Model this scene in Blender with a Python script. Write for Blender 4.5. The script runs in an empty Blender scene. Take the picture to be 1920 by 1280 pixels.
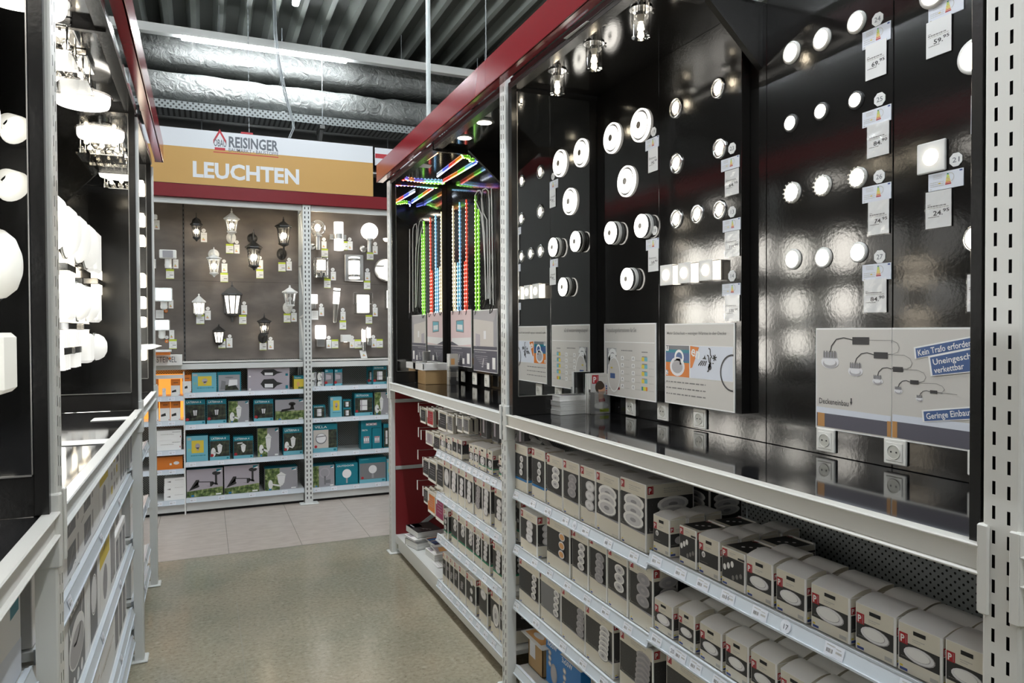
import bpy, math, random
from mathutils import Vector, Matrix
random.seed(7)
C = bpy.context.scene.collection
PI = math.pi

# ------------------------------------------------------------------ camera
F, YAW, PITCH, ROLL, EYE = 1344.158, .40567958, .0158350929, -.00459816, Vector((0, 0, 1.92))
_fw = Vector((math.sin(YAW)*math.cos(PITCH), math.cos(YAW)*math.cos(PITCH), -math.sin(PITCH)))
_rt = Vector((math.cos(YAW), -math.sin(YAW), 0))
_up = _rt.cross(_fw)
_r = _rt*math.cos(ROLL) + _up*math.sin(ROLL)
_u = -_rt*math.sin(ROLL) + _up*math.cos(ROLL)
cam = bpy.data.objects.new('camera', bpy.data.cameras.new('camera'))
C.objects.link(cam)
cam.data.sensor_width = 36
cam.data.lens = F/1920*36
cam.data.clip_start = .02
cam.matrix_world = Matrix(((_r.x, _u.x, -_fw.x, 0), (_r.y, _u.y, -_fw.y, 0), (_r.z, _u.z, -_fw.z, EYE.z), (0, 0, 0, 1)))
sc = bpy.context.scene
sc.camera = cam

# ------------------------------------------------------------------ world and exposure
sc.view_settings.view_transform = 'Standard'
sc.view_settings.look = 'None'
sc.view_settings.gamma = 1
sc.view_settings.use_curve_mapping = False
sc.view_settings.exposure = 0.9
w = bpy.data.worlds.new('hall_air')
sc.world = w
w.use_nodes = True
w.node_tree.nodes['Background'].inputs[0].default_value = (.8, .9, 1, 1)
w.node_tree.nodes['Background'].inputs[1].default_value = .02
sc.cycles.use_denoising = True
sc.cycles.sample_clamp_indirect = 6
sc.cycles.max_bounces = 10
sc.cycles.glossy_bounces = 6
sc.cycles.diffuse_bounces = 4
sc.cycles.caustics_reflective = False
sc.cycles.caustics_refractive = False
HALL = 62.0       # strength of the LED trunking, seen and added
LAMP = 4.5        # strength of the exhibited lamps

# LED lines (centre, length, axis); crosswise and outer ones are unseen, added for light
HALL_LINES = [((.3, -2.4, 5.30), 5, 'X'), ((.91, 4.6, 5.30), 6.4, 'Y'), ((-2.6, 3.0, 5.30), 9, 'Y'), ((4.6, 3.0, 5.30), 9, 'Y'), ((.91, -.6, 5.30), 3.4, 'Y')]


def P(px, py, axis, val):
    """the point where the sight line through a photo pixel meets the plane axis = val"""
    d = _r*((px-960)/F) - _u*((py-640)/F) + _fw
    i = 'XYZ'.index(axis)
    return EYE + d*((val-EYE[i])/d[i])


# ------------------------------------------------------------------ materials
MATS = {}


def mat(key, col=(.8, .8, .8), rough=.5, metal=0, emit=0, ecol=None, spec=.5, bump=None, coat=0):
    m = bpy.data.materials.new(key)
    m.use_nodes = True
    b = m.node_tree.nodes['Principled BSDF']
    b.inputs['Base Color'].default_value = (*col, 1)
    b.inputs['Roughness'].default_value = rough
    b.inputs['Metallic'].default_value = metal
    b.inputs['Specular IOR Level'].default_value = spec
    b.inputs['Coat Weight'].default_value = coat
    if emit:
        b.inputs['Emission Color'].default_value = (*(ecol or col), 1)
        b.inputs['Emission Strength'].default_value = emit
    if bump:
        nt = m.node_tree
        tc = nt.nodes.new('ShaderNodeTexCoord')
        nz = nt.nodes.new('ShaderNodeTexNoise')
        nz.inputs['Scale'].default_value = bump[0]
        nz.inputs['Detail'].default_value = bump[2] if len(bump) > 2 else 2
        bp = nt.nodes.new('ShaderNodeBump')
        bp.inputs['Strength'].default_value = bump[1]
        bp.inputs['Distance'].default_value = .01
        nt.links.new(tc.outputs['Object'], nz.inputs['Vector'])
        nt.links.new(nz.outputs['Fac'], bp.inputs['Height'])
        nt.links.new(bp.outputs['Normal'], b.inputs['Normal'])
    MATS[key] = m
    return m


def noisy(key, cols, scale, rough=.5, detail=6, stretch=(1, 1, 1), bump=0, spec=.5, metal=0, mult=None, dist=0):
    """principled with a colour ramp over object-space noise"""
    m = mat(key, cols[0][1], rough, metal, spec=spec)
    nt = m.node_tree
    b = nt.nodes['Principled BSDF']
    tc = nt.nodes.new('ShaderNodeTexCoord')
    mp = nt.nodes.new('ShaderNodeMapping')
    mp.inputs['Scale'].default_value = stretch
    nz = nt.nodes.new('ShaderNodeTexNoise')
    nz.inputs['Scale'].default_value = scale
    nz.inputs['Detail'].default_value = detail
    nz.inputs['Distortion'].default_value = dist
    rp = nt.nodes.new('ShaderNodeValToRGB')
    el = rp.color_ramp.elements
    while len(el) < len(cols):
        el.new(.5)
    for e, (p, c) in zip(el, cols):
        e.position = p
        e.color = (*c, 1)
    L = nt.links.new
    L(tc.outputs['Object'], mp.inputs['Vector'])
    L(mp.outputs['Vector'], nz.inputs['Vector'])
    L(nz.outputs['Fac'], rp.inputs['Fac'])
    L(rp.outputs['Color'], b.inputs['Base Color'])
    if bump:
        bp = nt.nodes.new('ShaderNodeBump')
        bp.inputs['Strength'].default_value = bump
        bp.inputs['Distance'].default_value = .02
        L(nz.outputs['Fac'], bp.inputs['Height'])
        L(bp.outputs['Normal'], b.inputs['Normal'])
    return m


def glassy(key, tint=(1, 1, 1), alpha=.12, rough=.02, blend=.35):
    """thin clear glass: mostly transparent, fresnel gloss"""
    m = bpy.data.materials.new(key)
    m.use_nodes = True
    nt = m.node_tree
    nt.nodes.clear()
    out = nt.nodes.new('ShaderNodeOutputMaterial')
    tr = nt.nodes.new('ShaderNodeBsdfTransparent')
    tr.inputs[0].default_value = (*tint, 1)
    gl = nt.nodes.new('ShaderNodeBsdfGlossy')
    gl.inputs['Roughness'].default_value = rough
    lw = nt.nodes.new('ShaderNodeLayerWeight')
    lw.inputs[0].default_value = blend
    mx = nt.nodes.new('ShaderNodeMixShader')
    ad = nt.nodes.new('ShaderNodeMath')
    ad.operation = 'ADD'
    ad.use_clamp = True
    ad.inputs[1].default_value = alpha
    L = nt.links.new
    L(lw.outputs['Facing'], ad.inputs[0])
    L(ad.outputs[0], mx.inputs[0])
    L(tr.outputs[0], mx.inputs[1])
    L(gl.outputs[0], mx.inputs[2])
    L(mx.outputs[0], out.inputs[0])
    MATS[key] = m


def dotted(key, base, hole, pitch, rad, rough=.45):
    """perforated sheet metal: round holes on a staggered grid in object space (x, z)"""
    m = mat(key, base, rough)
    nt = m.node_tree
    L = nt.links.new
    tc = nt.nodes.new('ShaderNodeTexCoord')
    sp = nt.nodes.new('ShaderNodeSeparateXYZ')
    L(tc.outputs['Object'], sp.inputs[0])

    def M(op, a, bb=None):
        n = nt.nodes.new('ShaderNodeMath')
        n.operation = op
        for i, v in enumerate((a, bb)):
            if v is None:
                continue
            if isinstance(v, (int, float)):
                n.inputs[i].default_value = v
            else:
                L(v, n.inputs[i])
        return n.outputs[0]

    def grid(off):
        d = []
        for o in (sp.outputs[0], sp.outputs[2]):
            f = M('FRACT', M('ADD', M('DIVIDE', o, pitch), off+100))
            s = M('SUBTRACT', f, .5)
            d.append(M('MULTIPLY', s, s))
        return M('LESS_THAN', M('ADD', d[0], d[1]), (rad/pitch)**2)
    g = M('MAXIMUM', grid(0), grid(.5))
    mx = nt.nodes.new('ShaderNodeMix')
    mx.data_type = 'RGBA'
    mx.inputs[6].default_value = (*base, 1)
    mx.inputs[7].default_value = (*hole, 1)
    L(g, mx.inputs[0])
    L(mx.outputs[2], nt.nodes['Principled BSDF'].inputs['Base Color'])


mat('white_metal', (.68, .69, .675), .38)
mat('cream_metal', (.70, .685, .64), .38)
mat('grey_metal', (.40, .42, .42), .42)
mat('black_panel', (.010, .0095, .009), .095, spec=.8, bump=(70, .012))
mat('black_frame', (.014, .0135, .013), .22, spec=.5, bump=(60, .04))
mat('black_top', (.012, .012, .013), .06, spec=.8)
mat('mirror', (.93, .94, .93), .0, 1)
mat('red_gloss', (.22, .009, .015), .16, spec=.7)
mat('red_matt', (.16, .008, .013), .32, spec=.2)
mat('red_panel', (.19, .008, .011), .5)
mat('dark_gap', (.012, .012, .012), .8)
mat('shadow_grey', (.12, .12, .115), .6)  # plain dark grey of girder, brackets and pipe
mat('chrome', (.82, .82, .82), .12, 1)
mat('steel', (.62, .61, .59), .28, 1)
mat('lamp_white', (.78, .78, .76), .35)
mat('lamp_black', (.016, .015, .014), .35)
mat('lamp_grey', (.07, .07, .072), .4)
mat('plastic_white', (.80, .79, .74), .3)
mat('socket_hole', (.55, .54, .48), .4)
mat('paper', (.78, .78, .77), .55)
mat('card_blueish', (.70, .73, .80), .5)
mat('price_rail', (.62, .67, .72), .25, spec=.6)
mat('label_paper', (.72, .74, .80), .5)
mat('ink', (.035, .033, .035), .5)
mat('ink_soft', (.22, .21, .20), .6)
mat('ink_pale', (.48, .46, .42), .6)
mat('carton_white', (.82, .81, .80), .5)
mat('carton_edge', (.88, .87, .85), .45)
mat('beige', (.72, .675, .57), .5)
mat('print_black', (.028, .027, .027), .45)
mat('print_grey', (.33, .32, .34), .5)
mat('print_mid', (.20, .20, .21), .5)
mat('print_lamp', (.80, .79, .80), .45)
mat('print_lamp_dim', (.42, .40, .41), .45)
mat('print_lamp_soft', (.64, .63, .64), .45)
mat('floor_joint', (.21, .195, .15), .5)
mat('print_gold', (.75, .40, .16), .45)
mat('print_red', (.42, .015, .022), .45)
mat('print_green', (.01, .22, .11), .5)
mat('print_blue', (.02, .19, .47), .45)
mat('print_navy', (.05, .08, .26), .5)
mat('print_yellow', (.72, .55, .06), .5)
mat('print_teal', (.005, .19, .25), .42)
mat('print_sky', (.17, .46, .55), .45)
mat('print_orange', (.70, .20, .025), .45)
mat('print_lime', (.52, .62, .05), .5)
mat('print_lilac', (.42, .38, .42), .5)
mat('print_magenta', (.30, .02, .10), .5)
mat('carton_blue', (.004, .16, .48), .4)
mat('kraft', (.40, .26, .12), .6)
mat('banner_blue', (.055, .11, .27), .4)
mat('board_beige', (.62, .59, .545), .42)
mat('board_grey', (.55, .54, .53), .45)
mat('board_dark', (.10, .095, .12), .5)
mat('board_wood', (.50, .25, .08), .5)
mat('skin', (.62, .33, .20), .55)
mat('hub_grey', (.40, .37, .33), .4)
mat('hair', (.05, .028, .015), .55)
mat('sign_yellow', (.46, .265, .075), .55)
mat('sign_white', (.60, .62, .65), .5)
mat('sign_grey', (.10, .11, .13), .5)
mat('sign_red', (.40, .02, .03), .5)
mat('pole_grey', (.42, .46, .46), .45)
mat('wire', (.30, .32, .33), .5)
mat('pink_room', (.76, .59, .59), .45)
mat('beige_room', (.60, .56, .52), .45)
noisy('leafy', [(.35, (.02, .035, .01)), (.5, (.10, .16, .04)), (.62, (.30, .34, .14)), (.75, (.45, .45, .40))], 28, .5)
noisy('night_garden', [(.4, (.015, .017, .014)), (.6, (.05, .06, .035)), (.75, (.16, .15, .09))], 30, .5)
noisy('slate', [(.25, (.075, .062, .055)), (.5, (.115, .096, .084)), (.75, (.19, .16, .14))], 2.2, .55, 8, (1, 1, 2.2))
noisy('wall_grey', [(.3, (.05, .05, .05)), (.7, (.075, .075, .075))], 3, .8)
noisy('wall_pale', [(.3, (.26, .26, .25)), (.7, (.31, .31, .30))], 3, .8)
noisy('star_black', [(.66, (.036, .035, .035)), (.72, (.13, .13, .13))], 260, .45, 2)
noisy('pile_pages', [(.35, (.55, .55, .53)), (.65, (.75, .75, .73))], 60, .6, 2, (.1, .1, 8))


def emis(key, col, s, base=(.85, .85, .82)):
    m = mat(key, base, .35, emit=s, ecol=col)
    return m


emis('glow_warm', (1, .86, .66), LAMP*.62)
emis('glow_white', (1, .95, .86), LAMP*.62)
emis('glow_cool', (.86, .95, 1), LAMP*.62)
emis('glow_spot', (1, .88, .70), LAMP*1.9)
emis('glow_opal', (1, .97, .92), LAMP*.42)
emis('glow_flood', (.62, .85, 1), LAMP*1.2)
emis('glow_bulb', (1, .86, .64), LAMP*9)
emis('glow_filament', (1, .86, .64), LAMP*3)
emis('glow_rim', (1, .95, .86), 1.1)
emis('glow_left', (1, .97, .92), .36)
emis('glow_shade', (1, .93, .80), .22)
emis('glow_side', (1, .95, .86), 7)
emis('glow_frost', (1, .90, .76), LAMP*.30)
emis('glow_yellow', (1, .80, .42), LAMP*.45)
emis('glow_orange', (1, .36, .06), .55, (.8, .4, .1))
emis('hall_tube', (.90, .96, 1), HALL)
for _n, _c in (('warm', (1, .82, .5)), ('blue', (.25, .60, 1)), ('red', (1, .07, .03)), ('green', (.30, 1, .05)), ('teal', (.02, 1, .45)),
               ('orange', (1, .30, .02)), ('violet', (.12, .16, 1)), ('white', (.75, .85, 1))):
    emis('strip_'+_n, _c, 1.0, (.05, .05, .05))
    emis('diode_'+_n, tuple(min(1, c*.8+.2) for c in _c), 4.2)
glassy('glass', alpha=.10)
glassy('clear_film', alpha=.03, rough=.16, blend=.08)
glassy('glass_smoke', (.93, .92, .90), .16)
dotted('pegboard', (.42, .45, .46), (.008, .008, .008), .025, .0037)
dotted('pegboard_pale', (.42, .43, .41), (.10, .10, .09), .025, .0055)
dotted('tray_holes', (.25, .27, .27), (.03, .03, .03), .06, .012)


def floor_mats():
    m = noisy('floor_vinyl', [(.30, (.265, .238, .18)), (.47, (.325, .296, .228)), (.60, (.35, .321, .252)), (.74, (.42, .388, .32))], 40, .17, 9, (1, 1, 1), 0, .5, dist=.4)
    nt = m.node_tree
    L = nt.links.new
    b = nt.nodes['Principled BSDF']
    rp = [n for n in nt.nodes if n.type == 'VALTORGB'][0]
    tc = [n for n in nt.nodes if n.type == 'TEX_COORD'][0]
    big = nt.nodes.new('ShaderNodeTexNoise')
    big.inputs['Scale'].default_value = 1.4
    big.inputs['Detail'].default_value = 4
    L(tc.outputs['Object'], big.inputs['Vector'])
    br = nt.nodes.new('ShaderNodeValToRGB')
    br.color_ramp.elements[0].position, br.color_ramp.elements[0].color = .35, (.82, .84, .80, 1)
    br.color_ramp.elements[1].position, br.color_ramp.elements[1].color = .65, (1.08, 1.03, .97, 1)
    L(big.outputs['Fac'], br.inputs['Fac'])
    fl = nt.nodes.new('ShaderNodeTexNoise')
    fl.inputs['Scale'].default_value = 62
    fl.inputs['Detail'].default_value = 1
    mpp = nt.nodes.new('ShaderNodeMapping')
    mpp.inputs['Scale'].default_value = (1, 1.6, 1)
    L(tc.outputs['Object'], mpp.inputs['Vector'])
    L(mpp.outputs['Vector'], fl.inputs['Vector'])
    fr = nt.nodes.new('ShaderNodeValToRGB')
    fr.color_ramp.elements[0].position, fr.color_ramp.elements[0].color = .255, (.40, .36, .32, 1)
    fr.color_ramp.elements[1].position, fr.color_ramp.elements[1].color = .30, (1, 1, 1, 1)
    L(fl.outputs['Fac'], fr.inputs['Fac'])
    prev = rp.outputs['Color']
    for o in (br.outputs['Color'], fr.outputs['Color']):
        mx = nt.nodes.new('ShaderNodeMix')
        mx.data_type = 'RGBA'
        mx.blend_type = 'MULTIPLY'
        mx.inputs[0].default_value = 1
        L(prev, mx.inputs[6])
        L(o, mx.inputs[7])
        prev = mx.outputs[2]
    L(prev, b.inputs['Base Color'])
    noisy('floor_tile', [(.3, (.45, .38, .335)), (.5, (.51, .44, .39)), (.7, (.56, .49, .44))], 7, .30, 8, (1, 2.5, 1), 0, .5)


floor_mats()
noisy('foil', [(.3, (.15, .155, .15)), (.6, (.22, .225, .215)), (.8, (.33, .33, .315))], 7, .55, 10, (1, 1, 1), 1.6, .5, .30, dist=2.2)
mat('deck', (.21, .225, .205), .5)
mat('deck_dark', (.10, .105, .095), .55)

# ------------------------------------------------------------------ mesh builder


def basis(n):
    n = Vector(n).normalized()
    a = Vector((0, 0, 1)) if abs(n.z) < .9 else Vector((1, 0, 0))
    u = a.cross(n).normalized()
    return u, n.cross(u), n


class MB:
    def __init__(s):
        s.v, s.f, s.m, s.sm = [], [], [], []

    def poly(s, pts, m, smooth=False):
        i = len(s.v)
        s.v += [tuple(p) for p in pts]
        s.f.append(tuple(range(i, i+len(pts))))
        s.m.append(m)
        s.sm.append(smooth)

    def mesh(s, vs, fs, m, smooth=False):
        i = len(s.v)
        s.v += [tuple(p) for p in vs]
        for f in fs:
            s.f.append(tuple(k+i for k in f))
            s.m.append(m)
            s.sm.append(smooth)

    def box(s, a, b, m, bev=0):
        x0, x1 = sorted((a[0], b[0]))
        y0, y1 = sorted((a[1], b[1]))
        z0, z1 = sorted((a[2], b[2]))
        if bev <= 0:
            vs = [(x, y, z) for z in (z0, z1) for y in (y0, y1) for x in (x0, x1)]
            s.mesh(vs, [(0, 2, 3, 1), (4, 5, 7, 6), (0, 1, 5, 4), (2, 6, 7, 3), (0, 4, 6, 2), (1, 3, 7, 5)], m)
            return s
        e = min(bev, (x1-x0)/2.01, (y1-y0)/2.01, (z1-z0)/2.01)
        vs = []
        for sx in (0, 1):
            for sy in (0, 1):
                for sz in (0, 1):
                    X, Y, Z = (x0, x1)[sx], (y0, y1)[sy], (z0, z1)[sz]
                    dx, dy, dz = (e, -e)[sx], (e, -e)[sy], (e, -e)[sz]
                    vs += [(X, Y+dy, Z+dz), (X+dx, Y, Z+dz), (X+dx, Y+dy, Z)]

        def k(sx, sy, sz, c):
            return (sx*4+sy*2+sz)*3+c
        fs = [[k(0, 0, 0, 0), k(0, 0, 1, 0), k(0, 1, 1, 0), k(0, 1, 0, 0)], [k(1, 0, 0, 0), k(1, 1, 0, 0), k(1, 1, 1, 0), k(1, 0, 1, 0)],
              [k(0, 0, 0, 1), k(1, 0, 0, 1), k(1, 0, 1, 1), k(0, 0, 1, 1)], [k(0, 1, 0, 1), k(0, 1, 1, 1), k(1, 1, 1, 1), k(1, 1, 0, 1)],
              [k(0, 0, 0, 2), k(0, 1, 0, 2), k(1, 1, 0, 2), k(1, 0, 0, 2)], [k(0, 0, 1, 2), k(1, 0, 1, 2), k(1, 1, 1, 2), k(0, 1, 1, 2)]]
        for a_ in (0, 1):
            for b_ in (0, 1):
                fs.append([k(a_, b_, 0, 0), k(a_, b_, 0, 1), k(a_, b_, 1, 1), k(a_, b_, 1, 0)])
                fs.append([k(a_, 0, b_, 0), k(a_, 0, b_, 2), k(a_, 1, b_, 2), k(a_, 1, b_, 0)])
                fs.append([k(0, a_, b_, 1), k(0, a_, b_, 2), k(1, a_, b_, 2), k(1, a_, b_, 1)])
                for c_ in (0, 1):
                    fs.append([k(a_, b_, c_, 0), k(a_, b_, c_, 1), k(a_, b_, c_, 2)])
        cx = Vector(((x0+x1)/2, (y0+y1)/2, (z0+z1)/2))
        out = []
        for f in fs:
            p = [Vector(vs[q]) for q in f]
            n = (p[1]-p[0]).cross(p[2]-p[0])
            ctr = sum(p, Vector())/len(p)
            out.append(tuple(f) if n.dot(ctr-cx) > 0 else tuple(reversed(f)))
        s.mesh(vs, out, m)
        return s

    def lathe(s, prof, o, axis, m, n=20, smooth=True, cap=True, su=1., sv=1.):
        """prof: (radius, height along axis)"""
        u, v, w_ = basis(axis)
        o = Vector(o)
        vs, fs = [], []
        for r, h in prof:
            for k in range(n):
                a = 2*PI*(k+.5)/n
                vs.append(o+u*(r*su*math.cos(a))+v*(r*sv*math.sin(a))+w_*h)
        for j in range(len(prof)-1):
            for k in range(n):
                k2 = (k+1) % n
                fs.append((j*n+k, j*n+k2, (j+1)*n+k2, (j+1)*n+k))
        s.mesh(vs, fs, m, smooth)
        if cap:
            if prof[0][0] > 1e-5:
                s.poly([vs[k] for k in reversed(range(n))], m)
            if prof[-1][0] > 1e-5:
                s.poly([vs[(len(prof)-1)*n+k] for k in range(n)], m)
        return s

    def cyl(s, a, b, r, m, n=12, r2=None, cap=True, smooth=True):
        a, b = Vector(a), Vector(b)
        s.lathe([(r, 0), (r if r2 is None else r2, (b-a).length)], a, b-a, m, n, smooth, cap)
        return s

    def ball(s, c, r, m, n=20, k=10, z0=-1., z1=1., sc=(1, 1, 1)):
        a0, a1 = math.asin(z0), math.asin(z1)
        vs, fs = [], []
        for j in range(k+1):
            a = a0+(a1-a0)*j/k
            for i in range(n):
                t = 2*PI*i/n
                vs.append((c[0]+r*sc[0]*math.cos(a)*math.cos(t), c[1]+r*sc[1]*math.cos(a)*math.sin(t), c[2]+r*sc[2]*math.sin(a)))
        for j in range(k):
            for i in range(n):
                fs.append((j*n+i, j*n+(i+1) % n, (j+1)*n+(i+1) % n, (j+1)*n+i))
        s.mesh(vs, fs, m, True)
        return s

    def tube(s, path, r, m, n=6, closed=False):
        path = [Vector(p) for p in path]
        vs, fs = [], []
        up = None
        N = len(path)
        for i, p in enumerate(path):
            t = (path[min(i+1, N-1)]-path[max(i-1, 0)]).normalized()
            if up is None:
                up = basis(t)[0]
            u = (up-t*up.dot(t))
            u = u.normalized() if u.length > 1e-6 else basis(t)[0]
            up = u
            v = t.cross(u)
            for k in range(n):
                a = 2*PI*k/n
                vs.append(p+u*(r*math.cos(a))+v*(r*math.sin(a)))
        for i in range(N-1):
            for k in range(n):
                k2 = (k+1) % n
                fs.append((i*n+k, i*n+k2, (i+1)*n+k2, (i+1)*n+k))
        s.mesh(vs, fs, m, True)
        s.poly([vs[k] for k in reversed(range(n))], m)
        s.poly([vs[(N-1)*n+k] for k in range(n)], m)
        return s

    def prism(s, pts, o, u, v, depth, m):
        """outline (a,b) in the plane u,v extruded by depth along u x v"""
        o, u, v = Vector(o), Vector(u), Vector(v)
        n = u.cross(v).normalized()
        top = [o+u*a+v*b+n*depth for a, b in pts]
        bot = [o+u*a+v*b for a, b in pts]
        k = len(pts)
        s.mesh(bot+top, [tuple(reversed(range(k))), tuple(range(k, 2*k))]+[(i, (i+1) % k, (i+1) % k+k, i+k) for i in range(k)], m)
        return s

    def build(s, name, parent=None, loc=(0, 0, 0), rz=0.):
        me = bpy.data.meshes.new(name)
        keys = list(dict.fromkeys(s.m))
        for q in keys:
            me.materials.append(MATS[q])
        me.from_pydata(s.v, [], s.f)
        ix = {q: i for i, q in enumerate(keys)}
        me.polygons.foreach_set('material_index', [ix[q] for q in s.m])
        me.polygons.foreach_set('use_smooth', s.sm)
        me.update()
        ob = bpy.data.objects.new(name, me)
        C.objects.link(ob)
        ob.location = loc
        ob.rotation_euler = (0, 0, rz)
        if parent:
            ob.parent = parent
        return ob


# ------------------------------------------------------------------ printing on faces
_glyphs = {}


def glyphs(txt, bold):
    k = (txt, bold)
    if k not in _glyphs:
        cu = bpy.data.curves.new('lettering', 'FONT')
        cu.body = txt
        cu.size = 1
        cu.resolution_u = 2
        cu.offset = bold
        ob = bpy.data.objects.new('lettering', cu)
        me = ob.to_mesh()
        vs = [(v.co.x, v.co.y) for v in me.vertices]
        fs = [tuple(p.vertices) for p in me.polygons]
        nz = [p.normal.z for p in me.polygons]
        fs = [f if z >= 0 else tuple(reversed(f)) for f, z in zip(fs, nz)]
        ob.to_mesh_clear()
        bpy.data.objects.remove(ob)
        bpy.data.curves.remove(cu)
        x1 = max((v[0] for v in vs), default=1)
        _glyphs[k] = (vs, fs, x1)
    return _glyphs[k]


class Face:
    """a flat face to print on: origin (lower left), unit u and v; prints lie on layers of .4 mm"""
    def __init__(s, mb, o, u, v, w_, h, step=.0004):
        s.mb, s.o, s.u, s.v, s.w, s.h = mb, Vector(o), Vector(u), Vector(v), w_, h
        s.n = s.u.cross(s.v).normalized()
        s.step = step

    def at(s, a, b, k):
        return s.o+s.u*a+s.v*b+s.n*(s.step*k)

    def rect(s, a0, b0, a1, b1, m, k=1):      # in fractions of the face
        s.mb.poly([s.at(a*s.w, b*s.h, k) for a, b in ((a0, b0), (a1, b0), (a1, b1), (a0, b1))], m)

    def poly(s, pts, m, k=1):
        q = [s.at(a*s.w, b*s.h, k) for a, b in pts]
        n = Vector()
        for i in range(len(q)):
            n += (q[i]-q[0]).cross(q[(i+1) % len(q)]-q[0])
        if n.dot(s.n) < 0:
            q.reverse()
        s.mb.poly(q, m)

    def ell(s, a, b, ra, rb, m, k=1, n=18, rot=0., abs_=False):
        """centre in fractions, radii in metres"""
        pts = []
        for i in range(n):
            t = 2*PI*(i+.5)/n
            x, y = ra*math.cos(t), rb*math.sin(t)
            pts.append(s.at(a*s.w+x*math.cos(rot)-y*math.sin(rot), b*s.h+x*math.sin(rot)+y*math.cos(rot), k))
        s.mb.poly(pts, m)

    def arc(s, a, b, r0, r1, t0, t1, m, k=1, n=14):
        for i in range(n):
            q = []
            for t, r in ((t0+(t1-t0)*i/n, r1), (t0+(t1-t0)*(i+1)/n, r1), (t0+(t1-t0)*(i+1)/n, r0), (t0+(t1-t0)*i/n, r0)):
                q.append(s.at(a*s.w+r*math.cos(t), b*s.h+r*math.sin(t), k))
            s.mb.poly(q if t1 > t0 else q[::-1], m)

    def line(s, pts, wd, m, k=1):
        """polyline, points in fractions, width in metres"""
        q = [(a*s.w, b*s.h) for a, b in pts]
        for (x0, y0), (x1, y1) in zip(q, q[1:]):
            l = math.hypot(x1-x0, y1-y0) or 1
            nx, ny = -(y1-y0)/l*wd/2, (x1-x0)/l*wd/2
            s.mb.poly([s.at(x0-nx, y0-ny, k), s.at(x1-nx, y1-ny, k), s.at(x1+nx, y1+ny, k), s.at(x0+nx, y0+ny, k)], m)

    def text(s, txt, a, b, size, m, k=2, width=None, bold=.0, align='L', rot=0.):
        """baseline start in fractions, size = letter size in metres, width = squeeze to metres"""
        vs, fs, x1 = glyphs(txt, bold)
        sx = size if width is None else width/x1
        off = {'L': 0, 'C': -x1*sx/2, 'R': -x1*sx}[align]
        c, n = math.cos(rot), math.sin(rot)
        s.mb.mesh([s.at(a*s.w+(x*sx+off)*c-y*size*n, b*s.h+(x*sx+off)*n+y*size*c, k) for x, y in vs], fs, m)

    def fake(s, a0, b, a1, h, m='ink_pale', k=2, seed=0):
        """a line of print too small to read: a row of short strokes"""
        rnd = random.Random(int(a0*997+b*7919)+seed)
        x = a0
        while x < a1:
            l = rnd.uniform(.02, .09)*(a1-a0)*1.6
            s.rect(x, b-h/2, min(x+l, a1), b+h/2, m, k)
            x += l+.025*(a1-a0)


def faces(mb, w_, d, h, x=0., y=0., z=0.):
    """front, right, top, left faces of a box standing at x (centre), y (front), z (bottom)"""
    return (Face(mb, (x-w_/2, y, z), (1, 0, 0), (0, 0, 1), w_, h), Face(mb, (x+w_/2, y, z), (0, 1, 0), (0, 0, 1), d, h),
            Face(mb, (x-w_/2, y, z+h), (1, 0, 0), (0, 1, 0), w_, d), Face(mb, (x-w_/2, y+d, z), (0, -1, 0), (0, 0, 1), d, h))


# ------------------------------------------------------------------ tags
LABELS = {}
RZ = {'R': -PI/2, 'B': 0., 'L': PI/2}          # racks on the right, at the back, on the left: local x = viewer's right, y = inward
AX = {'R': 'X', 'B': 'Y', 'L': 'X'}
ORD = ['first', 'second', 'third', 'fourth', 'fifth', 'sixth', 'seventh', 'eighth', 'ninth', 'tenth', 'eleventh', 'twelfth', 'thirteenth', 'fourteenth', 'fifteenth']


def tag(o, label, cat, group=None, kind=None, shared=False):
    n = len(label.split())
    if not 4 <= n <= 16:
        print('LABEL LENGTH', n, label)
    if label in LABELS and not shared:
        print('LABEL TWICE', label)
    LABELS[label] = 1
    o['label'] = label
    o['category'] = cat
    if group:
        o['group'] = group
    if kind:
        o['kind'] = kind
    return o


def thing(name, label, cat, loc, side='B', group=None, rz=None, shared=False):
    o = bpy.data.objects.new(name, None)
    o.empty_display_size = .05
    C.objects.link(o)
    o.location = loc
    o.rotation_euler = (0, 0, RZ[side] if rz is None else rz)
    return tag(o, label, cat, group, None, shared)


def struct(mb, name):
    o = mb.build(name)
    o['kind'] = 'structure'
    return o


def dup(root, loc, label, group=None):
    """a copy of a thing with its parts and sub-parts"""
    r = root.copy()
    C.objects.link(r)
    r.location = loc
    tag(r, label, r['category'], group or r.get('group'))
    for ch in list(root.children):
        c = ch.copy()
        C.objects.link(c)
        c.parent = r
        for g in ch.children:
            d = g.copy()
            C.objects.link(d)
            d.parent = c
    return r


def plane_span(px0, px1, py, side, v):
    """positions along a rack front (viewer's left and right end) from two photo columns"""
    return P(px0, py, AX[side], v), P(px1, py, AX[side], v)

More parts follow.
